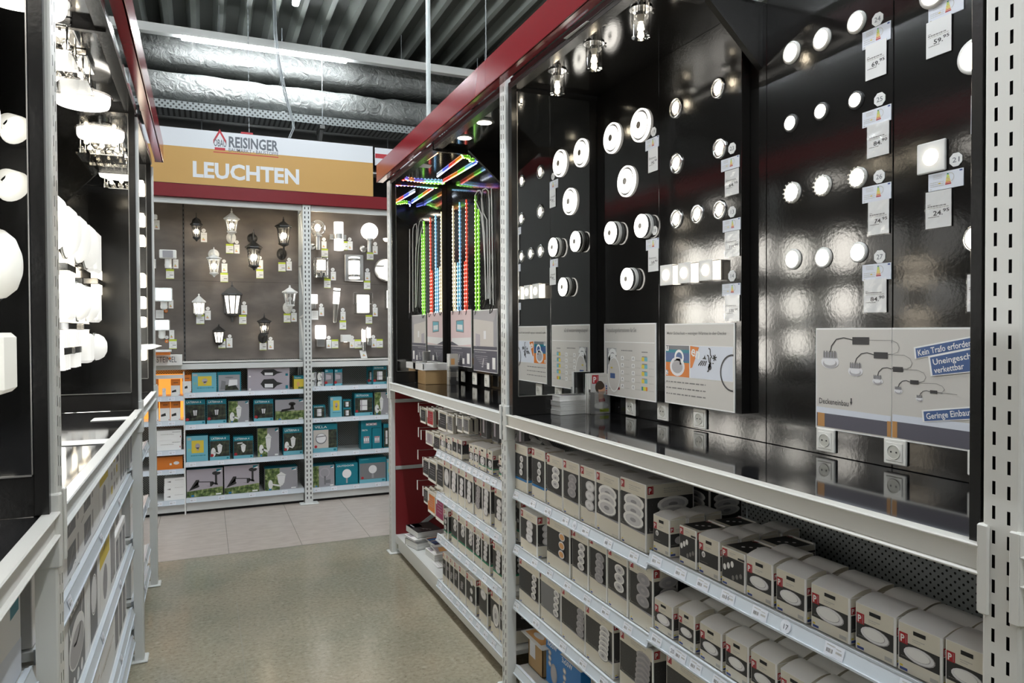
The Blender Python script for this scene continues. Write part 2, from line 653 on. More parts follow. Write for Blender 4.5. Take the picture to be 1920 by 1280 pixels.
# ------------------------------------------------------------------ the hall
b = MB()
b.poly([(-8, -5, 0), (9, -5, 0), (9, 6.63, 0), (-8, 6.63, 0)], 'floor_vinyl')
b.poly([(-8, 6.63, 0), (9, 6.63, 0), (9, 13, 0), (-8, 13, 0)], 'floor_tile')
for k in range(-6, 10):                      # joints of the tiled walkway and of the vinyl sheets
    x = .178+.612*k
    b.poly([(x-.0025, 6.63, .0006), (x+.0025, 6.63, .0006), (x+.0025, 8.5, .0006), (x-.0025, 8.5, .0006)], 'floor_joint')
b.poly([(-8, 6.625, .0006), (9, 6.625, .0006), (9, 6.634, .0006), (-8, 6.634, .0006)], 'floor_joint')
b.poly([(.192, 2, .0005), (.1945, 2, .0005), (.1945, 5.42, .0005), (.192, 5.42, .0005)], 'floor_joint')
struct(b, 'floor')
b = MB()
# trapezoidal steel deck, ribs running along the aisle
prof = []
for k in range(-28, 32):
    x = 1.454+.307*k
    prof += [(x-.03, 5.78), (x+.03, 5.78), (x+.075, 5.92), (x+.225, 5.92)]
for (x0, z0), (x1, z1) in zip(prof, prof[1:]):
    b.poly([(x0, -5, z0), (x0, 13, z0), (x1, 13, z1), (x1, -5, z1)], 'deck' if z0 == z1 == 5.78 or z0 != z1 else 'deck_dark')  # recessed flutes get a darker copy, shade put into the colour
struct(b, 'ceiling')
for nm, a, c in (('wall_back', (-8, 12.9, 0), (9, 13, 6.1)), ('wall_front', (-8, -5.1, 0), (9, -5, 6.1)), ('wall_left', (-7.2, -5, 0), (-7.1, 13, 6.1)), ('wall_right', (8.9, -5, 0), (9, 13, 6.1))):
    b = MB()
    b.box(a, c, 'wall_grey' if nm == 'wall_back' else 'wall_pale')
    struct(b, nm)

# LED trunking lines
for i, ((x, y, z), ln, ax) in enumerate(HALL_LINES):
    lab = ['LED strip light across the hall behind the camera', 'LED strip light running along the ceiling above the aisle', 'LED strip light under the ceiling behind the left rack', 'LED strip light under the ceiling behind the right rack',
'LED strip light above the aisle behind the camera'][i]
    t = thing('led_trunking', lab, 'ceiling light', (x, y, z), group='hall lighting', rz=PI/2 if ax == 'Y' else 0)
    q = MB()
    q.box((-ln/2, -.035, .03), (ln/2, .035, .09), 'white_metal', .004)
    q.build('housing', t)
    q = MB()
    q.box((-ln/2, -.03, .0), (ln/2, .03, .03), 'hall_tube', .01)
    q.build('tube', t)
    q = MB()
    for sx in (-.4, .4):
        q.cyl((sx*ln, 0, .09), (sx*ln, 0, .47), .003, 'wire', 5)
    q.build('suspension_wire', t)
# the long trunking across the hall with one lit section
YT = 9.2
pa, pb = P(340, 70, 'Y', YT), P(650, 112, 'Y', YT)
zt = (pa.z+pb.z)/2
t = thing('led_trunking', 'long white cable trunking with one lit LED section across the hall', 'ceiling light', (0, YT, zt), group='hall lighting')
q = MB()
q.box((-2.5, -.05, .0), (5.2, .05, .10), 'lamp_white', .004)
q.build('housing', t)
q = MB()
q.box((pa.x, -.052, -.03), (pb.x, .04, .0), 'hall_tube', .008)
q.build('tube', t)
q = MB()
for sx in (-1.8, .2, 2.4, 4.4):
    q.cyl((sx, 0, .10), (sx, 0, 5.77-zt), .004, 'wire', 5)
q.build('suspension_wire', t)


def duct(y, zc, rx, rz_, label, top=5.77):
    t = thing('ventilation_duct', label, 'air duct', (1.5, y, zc), group='foil wrapped ducts')
    q = MB()
    n, L0, L1, st = 28, -5.2, 5.2, 84
    vs, fs = [], []
    rnd = random.Random(int(y*100))
    for j in range(st+1):
        x = L0+(L1-L0)*j/st
        sag = 1+.025*math.sin(j*1.3)+rnd.uniform(-.018, .018)
        seam = .94 if j % 12 == 0 else 1.
        for k in range(n):
            a = 2*PI*k/n
            ca, sa = math.cos(a), math.sin(a)
            e = .62
            vs.append((x, rx*sag*seam*math.copysign(abs(ca)**e, ca)*(1+rnd.uniform(-.02, .02)), rz_*sag*seam*math.copysign(abs(sa)**e, sa)*(1+rnd.uniform(-.02, .02))))
    for j in range(st):
        for k in range(n):
            fs.append((j*n+k, (j+1)*n+k, (j+1)*n+(k+1) % n, j*n+(k+1) % n))
    q.mesh(vs, fs, 'foil', True)
    q.build('foil_wrap', t)
    q = MB()
    for x in (-3.2, -.55, 2.1, 4.4):
        for yy in (-rx*.9, rx*.9):
            q.cyl((x, yy, 0), (x, yy, top-zc), .006, 'wire', 5)
        q.box((x-.02, -rx*1.02, -rz_*1.06), (x+.02, rx*1.02, -rz_*1.03), 'grey_metal')
    q.build('hanger', t)


z_top, z_bot = P(340, 60, 'Y', 9.55).z, P(340, 119, 'Y', 9.55).z
UP = z_bot-.03
duct(9.85, (z_top+z_bot)/2, .30, (z_top-z_bot)/2, 'upper foil wrapped ventilation duct just behind the lit trunking')
z_top, z_bot = P(380, 136, 'Y', 9.5).z, P(380, 192, 'Y', 9.5).z
duct(9.75, (z_top+z_bot)/2, .26, (z_top-z_bot)/2, 'lower foil wrapped ventilation duct above the cable tray', UP)
# cable tray, its brackets and the pipes behind it
z_top, z_bot = P(500, 207, 'Y', 9.3).z, P(500, 223, 'Y', 9.3).z
t = thing('cable_tray', 'grey perforated cable tray hanging below the two foil ducts', 'cable tray', (1.5, 9.3, z_bot))
q = MB()
q.box((-5, 0, 0), (5, .006, z_top-z_bot), 'tray_holes')
q.box((-5, 0, 0), (5, .30, .006), 'tray_holes')
q.build('tray_side', t)
q = MB()
for x in (-2.25, -.1, 2.1):
    q.box((x-.03, .02, -.05), (x+.03, .34, -.006), 'shadow_grey')
    q.cyl((x, -.012, -.03), (x, -.012, 5.77-z_bot), .004, 'wire', 5)
    q.box((x-.03, -.02, -.05), (x+.03, .03, -.006), 'shadow_grey')
    q.prism([(0, 0), (.3, 0), (.3, -.25)], (x-.02, .04, -.05), (0, 1, 0), (0, 0, 1), .04, 'shadow_grey')
q.build('bracket', t)
for i, (dy, dz, r, lab) in enumerate(((10.4, -.32, .055, 'thin grey water pipe behind the cable tray below the ducts'), (10.7, .16, .13, 'dark thick pipe between the lower duct and the cable tray'))):
    q = MB()
    zc = z_bot+dz
    q.cyl((-4, dy, zc), (7, dy, zc), r, 'steel' if i == 0 else 'shadow_grey', 12)
    for x in (-2.5, 0, 2.5, 5):
        q.cyl((x, dy, zc), (x, dy, 5.77), .008, 'wire', 5)
    tag(q.build('pipe'), lab, 'pipe')
# a deep steel girder and dark purlins behind the ducts
q = MB()
for z0, z1, d in ((4.62, 4.66, .2), (4.66, 5.5, .02), (5.5, 5.54, .2)):
    q.box((-7, 11.2-d/2, z0), (8.8, 11.2+d/2, z1), 'shadow_grey')
o = q.build('trim_1')
o['kind'] = 'structure'

# suspension gear
p0, p1 = P(797, 0, 'Y', 5.55), P(808, 214, 'Y', 5.55)
q = MB()
pc = P(803, 100, 'Y', 5.55)
q.cyl((pc.x, 5.55, 3.22), (pc.x, 5.55, 5.8), .018, 'pole_grey', 12)
q.cyl((pc.x, 5.55, 3.22), (pc.x, 5.55, 3.24), .045, 'pole_grey', 12)
tag(q.build('conduit_pole'), 'grey conduit pole rising from the right rack to the ceiling', 'pole')
q = MB()
pc = P(467, 240, 'Y', 8.24)
for k in range(60):
    z = 4.04+k*.029
    q.box((pc.x-(.004 if k % 2 else .0015), 8.24-(.0015 if k % 2 else .004), z), (pc.x+(.004 if k % 2 else .0015), 8.24+(.0015 if k % 2 else .004), z+.031), 'wire')
tag(q.build('chain'), 'thin steel chain hanging from ceiling to the top of the yellow sign', 'chain')
q = MB()
pts = [P(x, y, 'Y', 8.26) for x, y in ((515, -20), (517, 60), (522, 110), (535, 170), (549, 225), (551, 240), (543, 258))]
for k in range(4):
    q.tube([p+Vector((.012*math.sin(k*2+i*.9), .01*k, 0)) for i, p in enumerate(pts)], .005, 'wire', 5)
q.tube([p+Vector((-.02, .02, 0)) for p in pts[:4]]+[pts[5]], .004, 'wire', 5)
tag(q.build('cable_bundle'), 'bundle of grey cables hanging down to the top of the yellow sign', 'cable')
q = MB()
p = P(911, 60, 'Y', 3.6)
q.cyl((p.x, 3.6, 3.36), (p.x, 3.6, 5.8), .0025, 'wire', 5)
tag(q.build('steel_wire'), 'thin steel wire rising from the joint of the right red fascia', 'wire')

# ------------------------------------------------------------------ racks
XR, XL = 1.463, -.34                 # fronts of the right and of the left rack
ZC = 1.475                           # top of the counter beams
ZK = 3.19                            # underside of the canopies


def MX(side, x):
    """racks stand mirrored about the aisle"""
    return x if side == 'R' else XR+XL-x


def rbox(q, side, x0, y0, z0, x1, y1, z1, m, bev=0):
    q.box((MX(side, x0), y0, z0), (MX(side, x1), y1, z1), m, bev)


def upright(side, y0, y1, z1, label, pitch=.05, foot=True, cover=True):
    """slotted C-profile post: the front face is built around its slots, the inside is hollow"""
    t = thing('rack_post', label, 'rack post', (MX(side, XR), (y0+y1)/2, 0), rz=0 if side == 'R' else PI, group='slotted rack posts')
    h = (y1-y0)/2
    d = .05
    q = MB()
    m = 'cream_metal' if y0 < 2.2 else 'white_metal'
    cols = [(-h, -h*.56), (-h*.56, -h*.36), (-h*.36, h*.36), (h*.36, h*.56), (h*.56, h)]
    for i, (a, c) in enumerate(cols):
        if i in (1, 3):
            z = 0.
            lo = .028 if i == 1 else .034
            zz = lo
            prev = 0.
            while zz+.03 < z1:
                q.poly([(0, c, prev), (0, a, prev), (0, a, zz), (0, c, zz)], m)
                prev = zz+.027
                zz += pitch
            q.poly([(0, c, prev), (0, a, prev), (0, a, z1), (0, c, z1)], m)
        else:
            q.poly([(0, c, 0), (0, a, 0), (0, a, z1), (0, c, z1)], m)
    for s in (-1, 1):
        r = .006
        for (xa, ya), (xb, yb) in zip([(0, h), (r*.3, h+r*.7), (r, h+r), (d, h+r)], [(r*.3, h+r*.7), (r, h+r), (d, h+r), (d, h-.012)]):
            f = [(xa, s*ya, 0), (xb, s*yb, 0), (xb, s*yb, z1), (xa, s*ya, z1)]
            q.poly(f if s < 0 else f[::-1], m)
    q.poly([(.012, h-.002, 0), (.012, -h+.002, 0), (.012, -h+.002, z1), (.012, h-.002, z1)], 'dark_gap')  # dark sheet puts the shade of the hollow profile into colour
    q.poly([(0, -h, z1), (d, -h, z1), (d, h, z1), (0, h, z1)], m)
    q.build('profile', t)
    if foot:
        q = MB()
        q.box((-.02, -h-.03, 0), (d+.03, h+.03, .012), m, .004)
        q.build('foot', t)
    q = MB()
    for s in (-1, 1):                                            # clips of the counter beams
        q.box((-.008, s*(h-.004), ZC-.14), (.045, s*(h+.014), ZC+.045), m, .004)
        q.box((-.009, s*(h-.012), ZC-.14), (-.001, s*(h+.010), ZC+.045), m, .003)
    q.build('beam_clip', t)
    # rear leg and braces of the frame
    q = MB()
    q.box((.62, -.02, 0), (.66, .02, z1), 'grey_metal')
    q.build('rear_leg', t)
    return t


POST = {('R', 0): (.896, .960), ('R', 1): (3.491, 3.557), ('R', 2): (6.056, 6.128),
        ('L', 0): (2.085, 2.150), ('L', 1): (4.665, 4.730), ('L', 2): (6.015, 6.085)}
upright('R', *POST['R', 0], 3.6, 'nearest cream slotted post at the right edge of the picture')
upright('R', *POST['R', 1], 3.255, 'white slotted post between the two bays of the right rack')
upright('R', *POST['R', 2], 3.20, 'white post at the far end of the right rack')
upright('L', *POST['L', 0], 3.6, 'nearest cream slotted post of the left rack')
upright('L', *POST['L', 1], 3.155, 'white post in the middle of the left rack')
upright('L', *POST['L', 2], 3.155, 'white post at the far end of the left rack')


def beam(side, y0, y1, label):
    q = MB()
    m = 'cream_metal' if y1 < 3.5 and side == 'R' or y1 < 2.6 else 'white_metal'
    rbox(q, side, XR+.004, y0, ZC-.057, XR+.03, y1, ZC, m, .002)
    rbox(q, side, XR-.008, y0, ZC-.007, XR+.03, y1, ZC+.001, m, .003)
    rbox(q, side, XR-.008, y0, ZC-.064, XR+.03, y1, ZC-.056, m, .003)
    tag(q.build('shelf_beam'), label, 'shelf beam', 'counter front beams')


def counter(side, y0, y1, label):
    q = MB()
    rbox(q, side, XR+.031, y0, ZC-.04, 2.10, y1, ZC-.004, 'black_top', .001)
    tag(q.build('counter_top'), label, 'counter', 'glossy black counters')


BAYS = {'R': [(-.9, .90), (.966, 3.485), (3.563, 6.05)], 'L': [(-.45, 2.079), (2.156, 4.659), (4.736, 6.009)]}
BN = {'R': ['the bay cut off at right', 'the near right bay', 'the far right bay'],
      'L': ['the nearest left bay', 'the middle left bay', 'the short far left bay']}
for side in 'RL':
    for i, (y0, y1) in enumerate(BAYS[side]):
        beam(side, y0, y1, 'white steel front beam of the counter in '+BN[side][i])
        counter(side, y0-.03, y1+.03, 'glossy black counter top in '+BN[side][i])

# partitions and mirrors
MIRR = {('R', 1): 3.43, ('R', 2): 6.0, ('L', 0): 2.05, ('L', 1): 4.62, ('L', 2): 5.97}


def partition(side, y, name_of, xb):
    q = MB()
    rbox(q, side, 1.474, y+.006, ZC-.003, 2.12, y+(.04 if side == 'R' else .018), ZK+.02, 'black_frame', .001)
    for a, c in (((1.474, ZC), (1.505, ZK)),):
        rbox(q, side, a[0], y-.004, a[1], c[0], y+.006, c[1], 'black_frame', .001)
    tag(q.build('partition_panel'), 'black partition board behind the mirror of '+name_of, 'partition', 'black bay partitions')
    t = thing('mirror', 'tall wall mirror at the far end of '+name_of, 'mirror', (MX(side, 1.51), y, 1.575), rz=0, group='bay end mirrors')
    s = 1 if side == 'R' else -1
    x1 = (xb-.03-1.513)*s
    q = MB()
    q.box((0, 0, 0), (x1, .0055, 1.585), 'mirror')
    q.build('mirror_glass', t)
    q = MB()
    q.box((0, -.0015, 0), (x1, .0055, -.004), 'steel')
    q.box((0, -.0015, 0), (-s*.003, .0055, 1.585), 'steel')
    q.build('edge_trim', t)


partition('R', MIRR['R', 1], 'the near right bay', 1.97)
partition('R', MIRR['R', 2], 'the far right bay', 1.95)
partition('L', MIRR['L', 0], 'the nearest left bay', 2.03)
q = MB()
q.box((MX('L', 1.474), -.50, 0), (MX('L', 2.12), -.46, ZK+.02), 'black_frame', .001)
tag(q.build('partition_panel'), 'black end board of the left rack beside the camera', 'partition', 'black bay partitions')
partition('L', MIRR['L', 1], 'the middle left bay', 2.03)
partition('L', MIRR['L', 2], 'the short far left bay', 2.03)
q = MB()
q.box((1.472, .976, ZC-.003), (2.10, 1.0, 3.6), 'black_frame', .001)
tag(q.build('partition_panel'), 'black end board beside the nearest right post', 'partition', 'black bay partitions')


def board(side, x, y0, y1, z0, z1, label, th=.036, m='black_panel'):
    q = MB()
    rbox(q, side, x, min(y0, y1)+.0012, z0, x+th, max(y0, y1)-.0012, z1, m, .0015)
    return tag(q.build('display_board'), label, 'display board', 'glossy black display boards')


XP, XB, XF = 1.985, 2.03, 1.965            # front boards and recessed boards of the near bay, boards of the far bay
ZB = P(1390, 776, 'X', XP).z
ys = P(1236, 600, 'X', XP).y
ye = P(1391, 600, 'X', XP).y
board('R', XP, 3.43, ys, ZB, ZK, 'glossy black board left of the seam beside the near mirror', .043)
board('R', XP, ys, ye, ZB, ZK, 'glossy black board carrying the safety poster', .043)
yr = P(1674, 500, 'X', XB).y
yq = P(1437, 500, 'X', XB).y
board('R', XB, 3.43, yq, ZC-.003, ZK, 'recessed black backing board behind the safety poster board')
board('R', XB, yq, yr, ZC-.003, 3.62, 'recessed glossy black board carrying the lamps numbered 24 to 27')
board('R', XB, yr, 1.0, ZC-.003, 3.62, 'recessed glossy black board beside the nearest right post')
board('R', XB, .968, -.9, ZC-.003, 3.62, 'black backing board in the bay cut off at right')
board('R', XF, 6.0, 4.80, ZC+.11, ZK, 'glossy black board behind the coloured LED strips')
board('R', XF, 4.80, 3.56, ZC+.11, ZK, 'glossy black board hidden behind the middle right post')
board('R', XB, 6.0, 3.47, ZC-.003, ZC+.3, 'recessed black backing board above the far right counter')
for i, (y0, y1) in enumerate(BAYS['L']):
    for k in range(2):
        a, c = y0-.07+(y1-y0+.05)*k/2, y0-.07+(y1-y0+.05)*(k+1)/2
        board('L', XB, a, c, ZC-.003, ZK, 'glossy black lamp board at the %s of %s' % (('near half', 'far half')[k], BN['L'][i]))


# canopies, gussets, front frames and red fascias
def canopy(side, y0, y1, label, x0=XR+.005):
    t = thing('canopy', label, 'canopy', (MX(side, x0), (y0+y1)/2, ZK), rz=0 if side == 'R' else PI, group='black rack canopies')
    h = (y1-y0)/2-.001
    q = MB()
    q.box((0, -h, 0), (2.09-x0, h, .03), 'black_panel', .001)
    q.build('ceiling_panel', t)
    q = MB()
    q.box((0, -h, -.022), (.055, h, 0), 'black_frame', .002)
    q.build('front_bar', t)


canopy('R', 3.565, 4.765, 'glossy black canopy over the near half of the far right bay')
canopy('R', 4.795, 6.03, 'glossy black canopy over the rainbow strips in the far right bay')
canopy('R', 2.245, 3.425, 'glossy black canopy over the near right bay with hanging glass lamps')
for i, (y0, y1) in enumerate(BAYS['L']):
    canopy('L', y0, y1, 'glossy black canopy over '+BN['L'][i])


def gusset(side, y, xb, u, lo, label):
    """triangular bracket board between the canopy and the back boards"""
    q = MB()
    s = 1 if side == 'R' else -1
    pts = [(MX(side, xb), ZK), (MX(side, u), ZK), (MX(side, xb), lo)]
    if side == 'L':
        pts = [pts[0], pts[2], pts[1]]
    q.prism(pts, (0, y+.014, 0), (1, 0, 0), (0, 0, 1), .028, 'black_frame')
    rbox(q, side, XR+.02, y-.014, ZK-.034, u, y+.014, ZK, 'black_frame')
    tag(q.build('gusset_board'), label, 'bracket', 'canopy brackets')


gusset('R', 4.78, XF, P(876, 279, 'Y', 4.78).x, P(931, 342, 'Y', 4.78).z, 'triangular black bracket board in the middle of the far right bay')
_a, _b = P(1325, 0, 'Y', 2.23), P(1423, 128, 'Y', 2.23)
_s = (_a.z-_b.z)/(_a.x-_b.x)
gusset('R', 2.23, XB, _b.x+(ZK-_b.z)/_s, _b.z+_s*(XB-_b.x), 'triangular black bracket board above the safety poster in the near right bay')
gusset('L', 3.41, XB, XB-.36, ZK-.4, 'triangular black bracket board in the middle left bay')


def fascia(side, y0, y1, label, lip=True):
    t = thing('fascia_board', label, 'fascia board', (MX(side, 1.40), (y0+y1)/2, 3.212), rz=0 if side == 'R' else PI, group='red fascia boards')
    h = (y1-y0)/2-.001
    q = MB()
    q.box((-.006, -h, 0), (.006, h, .152), 'red_gloss', .003)
    q.build('face_panel', t)
    q = MB()
    q.box((-.004, -h, .0), (.05, h, .004), 'red_gloss')
    q.build('bottom_lip', t)
    q = MB()
    e = -h if side == 'L' else h
    q.box((-.006, e-.004, 0), (.055, e+.004, .148), 'red_gloss')
    q.build('end_cap', t)
    return t


fascia('R', 3.59, 6.22, 'glossy red fascia board over the far right bay')
fascia('R', .6, 3.588, 'glossy red fascia board over the near right bay')
for i, (a, c) in enumerate(((4.72, 6.10), (2.10, 4.718), (-.5, 2.098))):
    t = fascia('L', a, c, 'glossy red fascia board over '+BN['L'][2-i])
    for k in range(3):
        q = MB()
        yy = (k-1)*(c-a)*.33
        q.box((.006, yy-.03, .03), (.045, yy+.03, .10), 'red_gloss', .004)
        q.cyl((.03, yy-.012, .1), (.03, yy-.012, .103), .006, 'steel', 8)
        q.box((.010, yy+.10, .035), (.040, yy+.16, .085), 'steel', .002)
        q.build('mounting_clip', t)


# ------------------------------------------------------------------ lower shelves of the right rack
def shelf(side, y0, y1, z, label, x0=1.497, depth=.44, labels=(), rail=True, seed=0, badge=(), lip_z=.040, kick=False, pegs=0):
    """steel shelf with a sloped price rail, z = top edge of the rail; labels = fractions along it (viewer's left to right)"""
    t = thing('shelf', label, 'shelf', (MX(side, x0), (y0+y1)/2, z) if side != 'B' else ((y0+y1)/2, x0, z), side, 'steel shelves')
    h = (y1-y0)/2
    q = MB()
    q.box((-h, .012, -.030), (h, depth, -.004), 'white_metal', .002)
    q.build('tray', t)
    if rail:
        q = MB()
        q.prism([(0, 0), (.014, 0), (.014, -lip_z), (-.012, -lip_z)], (-h, 0, 0), (0, 1, 0), (0, 0, 1), 2*h, 'price_rail')
        q.box((-h, -.002, -.002), (h, .004, .004), 'price_rail')
        q.box((-h, -.016, -lip_z-.003), (h, -.008, -lip_z+.003), 'price_rail')
        r = q.build('price_rail', t)
        rnd = random.Random(seed)
        v = Vector((0, .012, lip_z)).normalized()
        for i, fr in enumerate(labels):
            q = MB()
            wd = .062
            o = Vector((-h+2*h*fr, -.0125, -lip_z+.004))
            f = Face(q, o, (1, 0, 0), v, wd, lip_z*.84, .0005)
            f.rect(0, 0, 1, 1, 'label_paper', 1)
            f.fake(.12, .80, .55, .08, 'ink_pale', 2, i)
            for k in range(5):
                x = .12+.07*k
                f.rect(x, .25, x+.045, .55, 'ink_soft' if k != 3 else 'ink_pale', 2)
            f.fake(.60, .45, .90, .16, 'ink_pale', 2, i+5)
            f.fake(.60, .72, .86, .06, 'ink_pale', 2, i+9)
            q.build('price_label', r)
        for fr, num in badge:
            q = MB()
            o = Vector((-h+2*h*fr, -.0125, -lip_z+.003))
            f = Face(q, o, (1, 0, 0), v, .036, lip_z*.9, .0006)
            f.ell(.5, .5, .019, .019, 'label_paper', 2, 14)
            f.text(num, .5, .28, .020, 'sign_grey', 3, align='C')
            q.build('number_sticker', r)
    if kick:
        q = MB()
        q.box((-h, .022, -z+.03), (h, .03, -lip_z-.002), 'white_metal', .002)
        q.box((-h, .05, -z), (h, .06, -z+.04), 'dark_gap')
        q.build('kick_plate', t)
    return t


def fr(side, y0, y1, px, py, v=1.497):
    y = P(px, py, 'X', v).y
    return (y1-y)/(y1-y0) if side == 'R' else (y-y0)/(y1-y0)


YJ = 2.212
LV = {}
A0, A1 = 3.455, YJ+.003
sh = shelf


def lab_fr(side, y0, y1, pts):
    return [max(.0, min(.95, fr(side, y0, y1, x, y))) for x, y in pts]


# near bay, left section
sh('R', A1, A0, 1.080, 'upper steel shelf under the near right counter, left section', labels=lab_fr('R', A1, A0, [(966, 924), (997, 938), (1024, 950), (1057, 966), (1094, 983), (1136, 1002), (1183, 1024)]),
   badge=((.33, '12'), (.53, '14'), (.75, '15')), seed=1)
sh('R', A1, A0, .790, 'middle steel shelf under the near right counter, left section', labels=lab_fr('R', A1, A0, [(965, 1020), (1000, 1048), (1028, 1065), (1061, 1085), (1097, 1105), (1131, 1127), (1172, 1150)]), seed=2)
sh('R', A1, A0, .495, 'lower steel shelf under the near right counter, left section', labels=lab_fr('R', A1, A0, [(966, 1125), (1002, 1155), (1052, 1195), (1089, 1225), (1127, 1252)]), badge=((.22, '21'),), seed=3)
sh('R', A1, A0, .150, 'base shelf under the near right counter, left section', labels=(.3, .6), seed=4, kick=True)
# near bay, right section
B0, B1 = YJ-.003, .968
sh('R', B1, B0, 1.106, 'upper steel shelf under the near right counter, right section', labels=lab_fr('R', B1, B0, [(1225, 1050), (1269, 1075), (1310, 1096), (1356, 1120), (1414, 1146), (1550, 1212), (1690, 1270)]),
   badge=((.335, '16'), (.53, '17')), seed=5)
sh('R', B1, B0, .820, 'middle steel shelf under the near right counter, right section', labels=lab_fr('R', B1, B0, [(1225, 1198), (1269, 1232), (1297, 1253), (1340, 1270)]), badge=((.105, '20'),), seed=6)
sh('R', B1, B0, .53, 'lower steel shelf under the near right counter, right section', labels=(.2, .5), seed=7)
sh('R', B1, B0, .150, 'base shelf under the near right counter, right section', labels=(.3, .6), seed=8, kick=True)
# far bay
D0, D1 = 4.83, 3.585
sh('R', D1, D0, 1.084, 'upper steel shelf with small cartons in the far right bay', labels=[.03+.083*k for k in range(11)], seed=9)
sh('R', D1, D0, .785, 'middle steel shelf in the far right bay', labels=(.04, .16, .28, .38, .52, .64, .77, .88), seed=10)
sh('R', D1, D0, .490, 'lower steel shelf in the far right bay', labels=(.04, .15, .26, .37, .49, .60, .73, .86), seed=11)
sh('R', D1, D0, .165, 'base shelf with cartons in the far right bay', labels=[.04+.1*k for k in range(9)], seed=12, kick=True)
sh('R', D0+.004, 6.05, .172, 'base shelf with catalogues at the far end of the right rack', rail=False, kick=True)
q = MB()
q.box((1.497, D0+.004, .10), (1.505, 6.05, .172), 'white_metal', .002)
tag(q.build('shelf_edge'), 'white front edge of the base shelf holding the catalogues', 'shelf edge')
# backs of the lower bays
for (y0, y1, lab) in ((B1, B0, 'dark perforated back panel behind the domed cartons'), (A1, A0, 'dark perforated back panel behind the tall cartons'), (3.57, 6.04, 'dark perforated back panel in the far right bay')):
    q = MB()
    h = (y1-y0)/2
    q.box((-h, 0, 0), (h, .01, 1.38), 'pegboard')
    tag(q.build('back_panel', None, (1.95, (y0+y1)/2, .05), RZ['R']), lab, 'back panel', 'perforated back panels')
# red end panel of the far bay
t = thing('end_panel', 'dark red end panel below the counter at the far end', 'end panel', (1.50, 6.035, .17))
q = MB()
q.box((0, 0, 0), (.53, .012, 1.24), 'red_panel')
q.build('sheet', t)
q = MB()
za, zb = P(743, 748, 'Y', 6.03).z-.17, P(750, 873, 'Y', 6.03).z-.17
q.box((-.005, -.012, za-.03), (.53, 0, za), 'grey_metal', .002)
q.box((-.005, -.012, zb-.03), (.53, 0, zb), 'grey_metal', .002)
q.build('cross_rail', t)
q = MB()
q.prism([(.12, .0), (.15, -.02), (.50, .20), (.48, .225)], (0, -.002, .02), (1, 0, 0), (0, 0, 1), .01, 'grey_metal')
q.build('diagonal_brace', t)

# ------------------------------------------------------------------ cartons
def disc_stack(f, cx, cy, r, rb, n, dy, kind, k=3):
    """printed stack of round downlights, drawn from the back (top) to the front"""
    for i in range(n):
        y = cy+((n-1)/2-i)*dy/f.h
        kk = k+4*i
        a, c = {'w': ('carton_edge', 'print_lamp_soft'), 'd': ('print_lamp_dim', 'print_grey'), 'g': ('print_lamp', 'print_gold'), 'p': ('print_lamp_soft', 'print_lamp')}[kind]
        f.ell(cx, y-.10*rb/f.h, r*1.02, rb*1.05, 'print_mid', kk, 16)
        f.ell(cx, y, r, rb, a, kk+1, 16)
        f.ell(cx, y-.06*rb/f.h, r*.78, rb*.74, c, kk+2, 14)
        f.ell(cx, y-.05*rb/f.h, r*.30 if kind != 'g' else r*.6, rb*.28 if kind != 'g' else rb*.55, 'print_grey' if kind == 'w' else (a if kind != 'g' else 'print_gold'), kk+3, 12)


def plogo(f, a, b, s, k=2):
    """the red square with the white letter P"""
    w_, h = s/f.w, s*1.15/f.h
    f.rect(a, b-h, a+w_, b, 'print_red', k)
    f.text('P', a+.14*w_, b-h*.84, s*1.05, 'carton_edge', k+1, width=s*.50, bold=.03)
    f.line([(a+.82*w_, b-h*.1), (a+.82*w_, b-h*.9)], s*.05, 'print_lilac', k+1)


def carton_body(q, w_, d, h, m='carton_edge', lid=True):
    q.box((-w_/2, 0, 0), (w_/2, d, h), m, .0015)


def tall_print(q, w_, d, h, art, band=None, seed=0, side=True, beige='beige', logo=True, black='print_black'):
    """print of the tall ceiling-lamp cartons: beige head, black picture field, beige foot"""
    for i, f in enumerate(faces(q, w_, d, h)[:2] if side else faces(q, w_, d, h)[:1]):
        e = .003/f.w
        f.rect(e*1.4, .004, 1-e*2.2, .994, beige, 1)
        hi, lo = .80, .285
        f.rect(e*1.4, lo, 1-e*2.2, hi, black, 2)
        f.poly([(e*1.4, lo), (1-e*2.2, lo-.03), (1-e*2.2, lo+.0), (e*1.4, lo+.005)], 'print_grey' if not band else black, 2)
        if band:
            f.rect(e*1.4, lo-.055, 1-e*2.2, lo-.005, band, 3)
        if logo:
            plogo(f, .03, .975, min(.026, f.w*.24))
        f.fake(.36, .925, .80, .011, 'ink_pale', 2, seed)
        f.fake(.36, .895, .66, .009, 'ink_pale', 2, seed+1)
        f.fake(.36, .87, .72, .009, 'ink_pale', 2, seed+2)
        f.rect(.07, .02, .07+.016/f.w, .045, 'print_navy', 2)
        f.rect(.07, .055, .07+.008/f.w, .075, 'print_yellow', 2)
        f.rect(.72, .02, .94, .05, 'ink_pale', 2)
        f.rect(.74, .026, .92, .044, beige, 3)
        if f.w > .05:
            f.line([(.07, .36), (.07, .315), (.16, .315)], .0012, 'ink_pale', 3)
            f.fake(.18, .322, .5, .006, 'ink_soft', 3, seed+4)
            f.fake(.07, .30, .6, .005, 'ink_soft', 3, seed+5)
        art(f, i)


def stack_art(n, r, kind, cx=.55, cy=.55, el=.55, dy=None):
    def art(f, i):
        rr = min(r*1.15, f.w*.39)
        disc_stack(f, cx, cy, rr, rr*el*.72, n, dy or rr*.62, kind)
    return art


